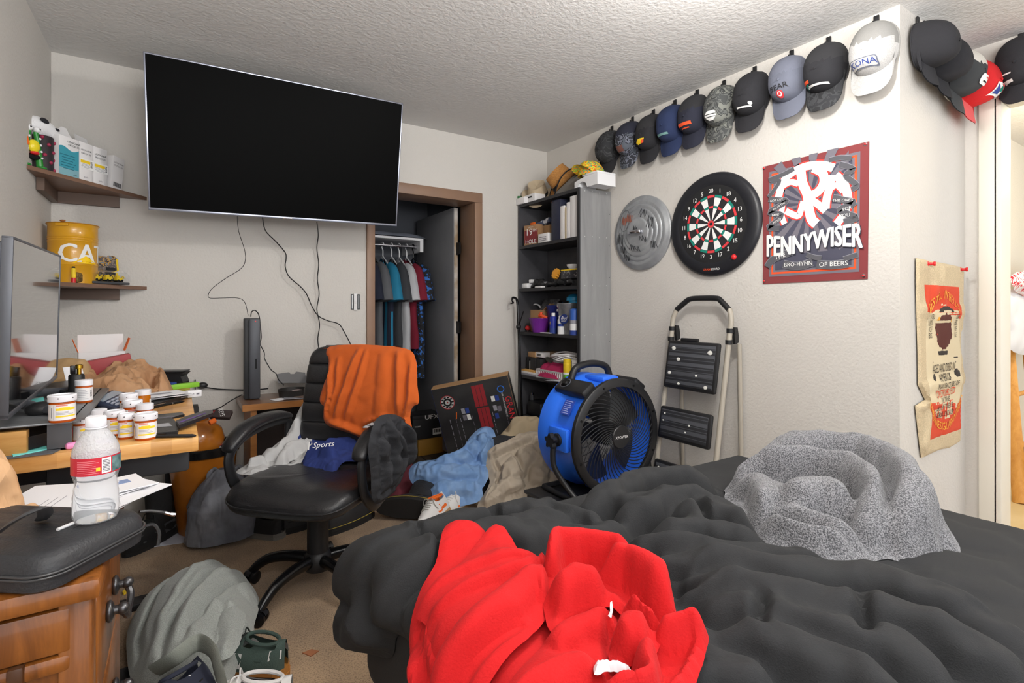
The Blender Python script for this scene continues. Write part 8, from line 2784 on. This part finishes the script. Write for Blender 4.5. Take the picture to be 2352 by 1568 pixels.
# calculator
CAL = thing('calculator', 'dark blue desk calculator propped up among the papers', 'calculator', tuple(atz(262, 930, ZD)))
qa, qb, qd = att(216, 917, 1.62), att(272, 892, 1.80), att(258, 938, 1.60)
MC = frame((qa + qb) / 2 * 0.5 + (qd + (qd + qb - qa)) / 2 * 0.5, qb - qa, (qb - qa).cross(qd - qa) * -1)
w, l = (qb - qa).length, (qd - qa).length
mb = MB(MC); mb.box((0, 0, -0.006), (w, l, 0.014), mat('calc_blue', (50, 58, 80), 0.4), 0.004); mb.build('body', CAL)
mb = MB(MC); mb.box((0, l * 0.24, 0.0015), (w * 0.82, l * 0.30, 0.001), mat('lcd', (150, 164, 178), 0.25)); mb.build('display', CAL)
for i in range(5):
    for j in range(3):
        mb = MB(MC); mb.box((-w * 0.36 + w * 0.18 * i, -l * (0.06 + 0.15 * j), 0.003), (w * 0.12, l * 0.09, 0.005), mat('calc_key', (170, 176, 190), 0.5), 0.0015); mb.build('key', CAL)
KB = thing('keyboard', 'black keyboard half buried behind the pill bottles', 'keyboard', tuple(atz(240, 948, ZD)))
flq = [atz(u, v, ZD + 0.012) for u, v in ((206, 948), (262, 936), (268, 944), (212, 960))]
mk_ = frame((flq[0] + flq[1] + flq[2] + flq[3]) / 4, flq[1] - flq[0], (0, 0, 1))
mb = MB(mk_); mb.box((0.0, 0.03, -0.004), (0.20, 0.11, 0.016), blackp, 0.003); mb.build('base', KB)
for j in range(3):
    for i in range(9):
        mb = MB(mk_); mb.box((-0.085 + 0.021 * i, 0.0 + 0.022 * j, 0.007), (0.017, 0.017, 0.006), blackg, 0.002); mb.build('key', KB)
bt = can('dropper_bottle', 'small glossy black bottle before the riser', 'bottle', 1271, 2.30, Z3, 0.013, 0.03, [(1.0, blackg)], blackg, 0.012, 0.009); bt.location = atz(197, 950, ZD)
CG = thing('cologne', 'black cologne bottle with a gold sprayer cap on the riser', 'bottle', tuple(atz(176, 908, ZR)))
q = atz(176, 908, ZR)
mb = MB(T(q.x, q.y, ZR, R(20))); mb.lathe([(0.02, 0), (0.02, 0.062), (0.017, 0.066), (0, 0.066)], blackp, 28); mb.build('bottle', CG)
mb = MB(T(q.x, q.y, ZR + 0.066, R(20))); mb.box((-0.009, 0, 0.014), (0.012, 0.014, 0.026), blackg, 0.002); mb.lathe([(0.006, 0), (0.006, 0.016), (0.010, 0.018), (0.010, 0.028), (0.007, 0.030), (0, 0.028)], mat('gold', (214, 172, 60), 0.25, 1.0), 20, M=T(0.005, -0.004, 0)); mb.build('cap', CG, 'gold sprayer cap')
# wallets, pens, small things at the front edge
flat('card_wallet', 'open black card wallet with a clear window near the desk corner', 'wallet', [(340, 984), (352, 972), (393, 966), (412, 986), (408, 1000), (342, 1006)], ZD, 0.012, leather, extra=[([(346, 982), (354, 975), (388, 971), (396, 979)], mat('window_film', (150, 152, 158), 0.15), 0.0006)])
flat('card_wallet', 'long black wallet with a purple edge overhanging the desk corner', 'wallet', [(404, 974), (430, 962), (470, 950), (488, 948), (490, 955), (445, 972), (412, 984)], ZD + 0.013, 0.010, leather, extra=[([(410, 969), (470, 948), (474, 949), (414, 971)], mat('purple_edge', (92, 66, 130), 0.5), 0.0006)])
flat('phone', 'grey phone lying behind the open card wallet', 'phone', [(352, 968), (362, 957), (418, 952), (424, 957), (392, 962), (360, 972)], ZD, 0.008, blackg, extra=[([(360, 965), (366, 959), (412, 954), (392, 960)], gry1, 0.0006)])
p1, p2 = atz(345, 1002, ZD + 0.005), atz(450, 1000, ZD + 0.005)
pn = thing('ballpoint_pen', 'matt black pen lying along the desk\'s front edge', 'pen', tuple((p1 + p2) / 2))
mb = MB(); mb.tube([p1, p1.lerp(p2, 0.05), p1.lerp(p2, 0.92), p2], [0.002, 0.0045, 0.0045, 0.002], blackp, 12); mb.build('barrel', pn)
mb = MB(); mb.tube([p1.lerp(p2, 0.06) + Vector((0, 0, 0.006)), p1.lerp(p2, 0.34) + Vector((0, 0, 0.006))], 0.0016, blackg, 6); mb.build('clip', pn)
deskbox('lighter', 'pink lighter lying at the desk\'s front edge behind the water bottle', 'lighter', 168, 1030, (0.03, 0.016, 0.016), mat('pink_plastic', (222, 140, 190), 0.4), 20, bev=0.006)
deskbox('lighter', 'pink and purple lighter lying before the slim pill bottle', 'lighter', 240, 1018, (0.035, 0.010, 0.010), mat('lilac_plastic', (170, 90, 180), 0.4), -15, bev=0.004)
deskbox('keyring', 'black rubbery tag beside the slim pill bottle\'s foot', 'tag', 250, 1010, (0.03, 0.016, 0.01), blackp, 30, bev=0.004)
deskbox('red_case', 'small red case half hidden by the riser leg', 'case', 152, 1004, (0.04, 0.03, 0.025), redpl, 10, bev=0.008)
deskbox('wood_block', 'plain wooden block standing under the riser', 'block', 24, 1046, (0.06, 0.03, 0.056), wood('block_pine', (196, 152, 88), (170, 122, 60), (3, 30, 30), 0.6), 0)
flat('turquoise_card', 'turquoise card lying under the riser by the wooden block', 'card', [(26, 1046), (34, 1036), (106, 1026), (108, 1036), (30, 1052)], ZD, 0.006, mat('turquoise_card', (112, 206, 200), 0.6))
flat('black_organizer', 'dark tray filling the space below the riser', 'tray', [(46, 1030), (60, 1010), (120, 1000), (122, 1018), (60, 1034)], ZD + 0.008, 0.03, blackp)
flat('mouse_mat', 'dark grey mouse mat under the front of the riser', 'mat', [(0, 1056), (0, 1040), (140, 1012), (142, 1032), (120, 1042), (20, 1054)], ZD + 0.0002, 0.003, mat('grey_mat', (84, 86, 90), 0.8))
mb = MB(); q = atz(98, 950, ZR); mb.ell((q.x, q.y, ZR + 0.012), (0.035, 0.028, 0.02), blackp, 20, 10, fn=lambda p_: Vector((p_.x, p_.y, max(p_.z, -0.012)))); mb.build('computer_mouse', label='black computer mouse on the riser beside the wide pill bottle', cat='mouse')
flat('turquoise_case', 'turquoise slip case lying behind the wide pill bottle on the riser', 'case', [(66, 931), (74, 922), (100, 918), (102, 926), (72, 932)], ZR, 0.008, MATS['turquoise_card'])
flat('headphones_case', 'flat black pouch behind the plain white pill bottle', 'pouch', [(100, 908), (120, 892), (160, 886), (172, 900), (150, 912)], ZR, 0.02, leather)
flat('paper_slip', 'loose grey paper slip standing out before the calculator', 'paper', [(196, 930), (236, 905), (238, 908), (204, 934)], ZD + 0.03, 0.001, paper)

# ================================================================ floor at the left
# grey backpack
BKP = zplane(0.06)
bpf = heather('grey_canvas', (138, 142, 138), (156, 160, 155), 320, bump=0.35)
ol = BKP.pxs([(292, 1470), (306, 1425), (345, 1392), (405, 1362), (462, 1342), (520, 1336), (568, 1348), (592, 1372), (592, 1402), (582, 1440), (584, 1468), (550, 1492), (545, 1525), (532, 1568), (505, 1612), (340, 1612), (302, 1560)])
BPT = thing('backpack', 'light grey canvas backpack slumped on the carpet beside the nightstand', 'backpack', tuple(atz(440, 1470, 0)))
mb = MB()
seams = [([(310, 1560), (330, 1470), (400, 1392), (470, 1345)], -0.03, 0.008), ([(340, 1580), (370, 1500), (440, 1410), (520, 1340)], 0.014, 0.014), ([(362, 1590), (400, 1500), (470, 1420), (545, 1345)], -0.035, 0.009), ([(420, 1560), (470, 1480), (530, 1410), (580, 1362)], -0.035, 0.009),
         ([(395, 1570), (450, 1470), (510, 1400), (565, 1355)], 0.014, 0.014), ([(540, 1420), (580, 1410), (588, 1390)], -0.02, 0.015), ([(500, 1560), (520, 1500), (545, 1440)], 0.02, 0.02)]
cloth(mb, bpf, ol, BKP, BKP.rid(seams), base=0.05, dome=0.13, domew=0.11, edge=0.05, res=0.0085, noise=((0.14, 0.014),), seed=91, relax=dict(slack=1.03, it=40, bend=0.10, goal=0.12))
soften(mb.build('body', BPT))
mb = MB(); q = [att(u, v, t) for u, v, t in ((355, 1540, 1.44), (400, 1512, 1.43), (440, 1482, 1.47), (462, 1476, 1.48), (488, 1494, 1.44), (500, 1530, 1.42), (510, 1568, 1.43))]
mb.tube(smoothpath(q, 6), [(0.024, 0.006)] * 37, mat('strap_canvas', (128, 132, 124), 0.85, bump=(300, 0.3)), 10, flat=(0.2, -0.5, 0.8)); mb.build('shoulder_strap', BPT)
mb = MB(); q = [att(u, v, t) for u, v, t in ((318, 1412, 1.80), (326, 1404, 1.80), (334, 1402, 1.82))]
mb.tube(smoothpath(q, 4), [(0.012, 0.003)] * 9, MATS['strap_canvas'], 8, flat=(0, 0, 1)); mb.build('loop', BPT)
mb = MB(); cloth(mb, bpf, BKP.pxs([(505, 1470), (545, 1462), (556, 1475), (548, 1520), (532, 1568), (500, 1580), (495, 1520)]), lambda p, q, h: BKP(p, q, h + 0.085), (), base=0.03, dome=0.03, edge=0.02, res=0.009, noise=((0.04, 0.012),), seed=92, relax=dict(slack=1.08, it=40)); mb.build('side_pocket', BPT)

grn = mat('green_suede', (66, 82, 76), 0.85, bump=(300, 0.3))
gum2 = mat('gum_sole', (166, 112, 52), 0.45)
shoe('sneaker', 'dark green suede sneaker with gum sole beside the backpack', 'sneaker', Matrix.Translation((0.185, 1.865, 0.0)) @ Euler((0, 0, R(48)), 'XYZ').to_matrix().to_4x4(), grn, gum2, L=0.29, W=0.05, H=0.085, lace=mat('dark_lace', (30, 34, 33), 0.8), accent=[(0.02, 0.14, 0.035, 0.06, whl), (0.44, 0.54, 0.01, 0.05, whl)], inner=mat('green_lining', (56, 72, 66), 0.9), solez=0.036)
shoe('sneaker', 'white and black sneaker in front of the green sneaker at the picture\'s bottom', 'sneaker', Matrix.Translation((0.14, 1.62, 0.03)) @ Euler((0, R(10), R(60)), 'XYZ').to_matrix().to_4x4(), whl, whl, accent=[(0.2, 0.45, 0.01, 0.06, blackp)], H=0.08, lace=whl)
shoe('sneaker', 'navy and white sneaker lying on the backpack\'s near edge', 'sneaker', Matrix.Translation((0.0, 1.56, 0.11)) @ Euler((R(12), R(28), R(150)), 'XYZ').to_matrix().to_4x4(), mat('navy_suede', (40, 44, 60), 0.85), whl, accent=[(0.3, 0.6, 0.01, 0.06, whl)], H=0.085)

# grey carrier bag, bin, boots, box
gpl = mat('grey_bag_plastic', (150, 152, 160), 0.2, bump=(40, 0.5), trans=0.25, ior=1.15, vary=(6, (112, 114, 122)))
bc = atz(512, 1245, 0.0)
wrinkle(gpl, 14, 0.012, (1.6, 1.6, 0.6), 0.9)
GB = thing('carrier_bag', 'knotted grey plastic carrier bag standing by the chair', 'bag', (bc.x, bc.y + 0.02, 0))
mb = MB()


def bagf(u, v):
    a = 2 * PI * u
    f = v
    r = 0.165 * (1 - 0.10 * f) if f < 0.55 else 0.148 * (1 - ((f - 0.55) / 0.45) ** 1.6 * 0.82)
    if f < 0.06:
        r *= (f / 0.06) ** 0.4
    z = 0.36 * f
    pl_ = 0.10 * float(perlin(math.cos(a) * 2.2 + 5, math.sin(a) * 2.2 + f * 1.2, 5)) + 0.06 * math.sin(9 * a + 3 * f) * f + 0.07 * abs(float(perlin(math.cos(a) * 6, math.sin(a) * 6 + f * 7, 8)))
    r *= 1 + pl_
    return Vector((bc.x + r * 1.0 * math.cos(a), bc.y + 0.03 + r * 0.72 * math.sin(a), z))


mb.grid(bagf, 72, 30, gpl)
mb.build('body', GB)
for (u, v0, s) in ((492, 1078, -1), (548, 1072, 1)):
    mb = MB(); h0 = att(u, v0, 2.62)
    mb.tube(smoothpath([att(u - 16, 1110, 2.60), att(u - 12, v0 + 12, 2.60), h0, att(u + 14, v0 + 10, 2.62), att(u + 18, 1110, 2.64)], 6), [(0.016 + 0.004 * math.sin(i * 1.1), 0.007) for i in range(25)], gpl, 8); mb.build('handle', GB)
# amber bin with black rim
amb = mat('amber_lacquer', (160, 92, 24), 0.25, coat=0.5, vary=(5, (186, 112, 34)))
BIN = thing('barrel_bin', 'amber lacquered barrel shaped bin with a black rim beside the desk', 'bin', (0.12, 3.21, 0))
mb = MB(T(0.12, 3.21, 0)); mb.lathe([(0.115, 0.0), (0.12, 0.02), (0.16, 0.40), (0.163, 0.425), (0.155, 0.425), (0.112, 0.02), (0, 0.015)], amb, 48)
mb.build('body', BIN)
mb = MB(T(0.12, 3.21, 0)); mb.lathe([(0.160, 0.40), (0.170, 0.405), (0.170, 0.44), (0.160, 0.448), (0.150, 0.44), (0.150, 0.405)], blackg, 48); mb.build('rim', BIN)
mb = MB(T(0.085, 3.2, 0.38)); mb.lathe([(0.10, 0.0), (0.128, 0.05), (0.135, 0.10), (0.12, 0.15), (0.08, 0.185), (0.06, 0.20), (0.065, 0.215), (0.05, 0.22), (0, 0.22)], amb, 40); mb.build('amber_jug', label='amber glazed jug standing in the barrel bin', cat='jug')
mb = MB(T(0.24, 3.13, 0.455, R(-20), R(12), R(-12))); mb.box((0, 0, 0), (0.10, 0.05, 0.012), patches('wrapper_print', [(200, 200, 204), (60, 50, 52), (190, 60, 70)], 40, 0.4), 0.002); mb.build('wrapper', label='crumpled printed wrapper on the bin\'s rim', cat='wrapper')
q = att(508, 952, 2.62)
mb = MB(frame(q, (0.8, -0.5, 0.12), (-0.15, -0.55, 0.8))); mb.box((0, 0, 0), (0.095, 0.05, 0.02), mat('dark_pack', (56, 46, 46), 0.45), 0.002); mb.text('KEYS', 0.03, inkw, T(0.0, 0.004, 0.0106, R(-60)), sx=0.8); mb.box((-0.038, 0, 0.0104), (0.012, 0.04, 0.0006), crd)
mb.build('printed_pack', label='dark printed packet with white letters tipped on the amber jug', cat='packet')
q = att(488, 968, 2.58); mb = MB(T(q.x, q.y, q.z, 0.4)); mb.lathe([(0.012, -0.015), (0.014, 0), (0.012, 0.014), (0, 0.015)], orl, 16, M=Matrix.Rotation(R(70), 4, 'Y')); mb.build('orange_stopper', label='bright orange bottle top beside the printed packet', cat='bottle top')
# black box and work boots below the desk
q = aty(418, 1110, 3.30)
mb = MB(); mb.box((q.x, 3.30, 0.32), (0.15, 0.10, 0.64), mat('black_carton', (22, 22, 23), 0.6), 0.003); mb.text('JIM', 0.06, mat('dim_print', (96, 96, 98), 0.7), frame((q.x - 0.0, 3.2485, q.z), (1, 0, 0), (0, -1, 0)), shear=0.1)
mb.build('tall_carton', label='tall black carton marked JIM standing against the wall below the desk', cat='box')
dw = mat('boot_black', (28, 28, 29), 0.7, bump=(120, 0.4)); dwg = mat('boot_grey', (74, 75, 78), 0.7); dwy = mat('boot_yellow', (206, 170, 30), 0.6)
for (u, v, rz, lab) in ((415, 1228, -68, 'black work boot with yellow sole flashes beside the carrier bag'), (345, 1262, -40, 'black work boot half hidden behind the nightstand\'s black case')):
    q = atz(u, v, 0)
    b = shoe('safety_boot', lab, 'boot', T(q.x, q.y + 0.08, 0.001, R(rz + 180 if False else rz)) @ Matrix.Rotation(R(180), 4, 'Z'), dw, bsole, L=0.30, W=0.055, H=0.10, shaft=0.12, accent=[(0.5, 0.8, 0.005, 0.04, dwg), (0.1, 0.4, 0.005, 0.05, dwg)], heel=dwy, solez=0.036, lace=MATS['dark_lace'], group='safety boots below the desk')
flat('white_cloth', 'white paper sheet on the carpet under the safety boots', 'paper', [(342, 1258), (368, 1218), (392, 1214), (432, 1238), (440, 1244)], 0.001, 0.003, mat('bluish_paper', (196, 198, 210), 0.8))
flat('foam_bit', 'tiny yellow crumb on the carpet beside the nightstand', 'crumb', [(281, 1362), (287, 1357), (290, 1363), (284, 1367)], 0.0, 0.008, inky)
flat('carpet_scrap', 'small brown scrap on the carpet before the chair', 'scrap', [(694, 1500), (716, 1492), (732, 1496), (714, 1508)], 0.0, 0.003, mat('scrap_brown', (150, 96, 64), 0.9))

# ================================================================ back wall: speaker, cables, outlet, side table clutter
SPK = thing('speaker_tower', 'upright dark grey speaker bar standing on the side table', 'speaker', (0.353, 3.22, 0.66))
spm = mat('speaker_grey', (74, 76, 82), 0.45, 0.2)
MSP = T(0.353, 3.235, 0.66)
mb = MB(MSP); mb.box((0, 0.01, 0.2265), (0.075, 0.06, 0.452), mat('speaker_dark', (46, 47, 50), 0.55), 0.006); mb.build('housing', SPK)
mb = MB(MSP); mb.box((0.012, -0.022, 0.2265), (0.058, 0.04, 0.45), spm, 0.012); mb.box((0.018, -0.0425, 0.20), (0.010, 0.001, 0.055), blackm); mb.box((0.015, -0.0425, 0.435), (0.007, 0.001, 0.007), redpl); mb.build('front_panel', SPK)


def wallcord(name, label, px, y, r, m=blackp):
    mb = MB(); mb.tube(smoothpath([aty(u, v, y if not isinstance(y, list) else y[i]) for i, (u, v) in enumerate(px)], 6), r, m, 8)
    return mb.build(name, label=label, cat='cable', group='cables on the back wall')


wallcord('signal_cable', 'thin black cable curling from the television to the speaker bar', [(545, 497), (548, 530), (562, 575), (563, 600), (552, 618), (520, 638), (490, 660), (479, 675), (482, 684), (510, 684), (545, 684), (562, 694), (570, 724)], [3.08, 3.22, 3.30, 3.32, 3.33, 3.33, 3.33, 3.33, 3.33, 3.33, 3.31, 3.28, 3.245], 0.0016)
wallcord('power_cable', 'thick black cable zigzagging from the television toward the closet casing', [(603, 500), (610, 530), (635, 556), (655, 580), (657, 595), (655, 612), (664, 635), (690, 658), (704, 675), (715, 700), (730, 724), (752, 736), (778, 744), (792, 765), (806, 792), (820, 825)], [3.10, 3.25, 3.33] + [3.35] * 13, 0.0032)
wallcord('power_cable', 'black cable hanging straight down from the television', [(728, 510), (731, 540), (728, 570), (732, 607), (729, 640), (733, 675), (728, 710), (734, 745), (730, 780), (735, 815)], [3.10, 3.28] + [3.36] * 8, 0.0030)
wallcord('power_cable', 'black cable looping from the speaker bar down to the side table', [(576, 727), (578, 716), (586, 713), (594, 722), (598, 745), (600, 775), (598, 790), (607, 810), (608, 824), (622, 848), (634, 858), (640, 872), (652, 884)], [3.24, 3.25, 3.26, 3.27, 3.28, 3.30, 3.30, 3.30, 3.30, 3.28, 3.27, 3.25, 3.22], 0.0028)
wallcord('power_cable', 'black cable running along the wall from the desk plug to the side table', [(448, 887), (470, 889), (500, 893), (540, 895), (580, 895), (616, 892)], [3.30, 3.37, 3.385, 3.385, 3.385, 3.36], 0.0035)
wallcord('power_cable', 'black cable sloping from the side table down to the bin', [(556, 906), (530, 920), (505, 936), (480, 945)], [3.20, 3.12, 3.02, 2.95], 0.0028)
PLG = thing('power_plug', 'black power plug stuck in the wall behind the desk', 'plug', tuple(aty(465, 884, YB - 0.02)))
q = aty(465, 884, YB)
mb = MB(); mb.ell((q.x, YB - 0.016, q.z), (0.026, 0.016, 0.018), blackp, 16, 10); mb.build('body', PLG)
mb = MB(); mb.box((q.x - 0.035, YB - 0.012, q.z - 0.01), (0.004, 0.02, 0.09), blackp); mb.build('cable_tie', PLG)
sw_ = thing('switch_box', 'open electrical switch box without cover on the back wall', 'switch', tuple(aty(816, 693, YB - 0.005)))
q = aty(816, 693, YB)
MS = frame((q.x, YB - 0.0015, q.z), (1, 0, 0), (0, -1, 0))
mb = MB(MS); mb.box((0, 0, 0), (0.058, 0.10, 0.003), blackg); mb.build('box', sw_)
mb = MB(MS); mb.box((0, 0, 0.004), (0.022, 0.112, 0.006), cartonw, 0.002); mb.box((0, 0, 0.008), (0.010, 0.024, 0.008), cartonw, 0.001)
for z in (-0.05, 0.05):
    mb.cyl((0, z, 0.006), (0, z, 0.010), 0.004, nail, 10)
mb.build('switch', sw_)
mb = MB(MS)
for x in (-0.021, 0.021):
    mb.box((x, 0, 0.002), (0.004, 0.09, 0.003), nail)
mb.build('bracket', sw_)
ZT = 0.66
mb = MB(T(0.565, 3.19, ZT)); mb.lathe([(0.075, 0.0), (0.082, 0.045), (0.078, 0.045), (0.071, 0.006), (0, 0.006)], mat('tray_black', (40, 38, 37), 0.5), 36); mb.build('round_tray', label='round black tray on the side table before the grey card', cat='tray')
mb = MB(T(0.565, 3.19, ZT + 0.022)); mb.ell((0.02, 0, 0), (0.04, 0.03, 0.018), mat('pinkish_paper', (168, 150, 148), 0.8, bump=(60, 0.5)), 16, 10); mb.build('tissue', label='pinkish crumpled tissue in the round black tray', cat='tissue')
mb = MB(T(0.58, 3.30, ZT + 0.095, R(-8), R(55))); mb.prism([(-0.08, -0.03), (0.08, -0.04), (0.07, 0.03), (0.02, 0.04), (0.01, 0.025), (-0.01, 0.025), (-0.02, 0.038), (-0.085, 0.03)], -0.001, 0.001, mat('grey_card', (112, 112, 114), 0.7)); mb.build('grey_card', label='bent grey card standing behind the round black tray', cat='card')
for k, (x, y, rz, m, lab) in enumerate(((0.50, 3.13, 20, paper, 'white paper slip by the speaker bar on the side table'), (0.56, 3.10, -10, gry3, 'grey booklet at the side table\'s front edge'), (0.62, 3.12, 35, mat('brown_slip', (120, 100, 90), 0.7), 'brownish receipt under the cable on the side table'))):
    mb = MB(T(x, y, ZT + 0.001 + 0.004 * k, R(rz))); mb.box((0, 0, 0.0015), (0.12, 0.06, 0.003), m); mb.build('paper_slip', label=lab, cat='paper', group='papers on the side table')
cloth_on('grey_garment', 'dark grey garment hanging over the side table behind the chair back', 'clothing', mat('steel_grey_cloth', (78, 78, 86), 0.9, bump=(300, 0.3)), [(0.62, 3.12), (0.70, 3.06), (0.86, 3.06), (0.88, 3.3), (0.70, 3.32)], lambda p, q, h: Vector((p, q, ZT + h)), [([(0.68, 3.10), (0.70, 3.2), (0.72, 3.3)], 0.13, 0.06), ([(0.78, 3.1), (0.79, 3.3)], 0.12, 0.06)], base=0.03, dome=0.06, edge=0.02, res=0.012, seed=95, relax=dict(slack=1.08, it=50))
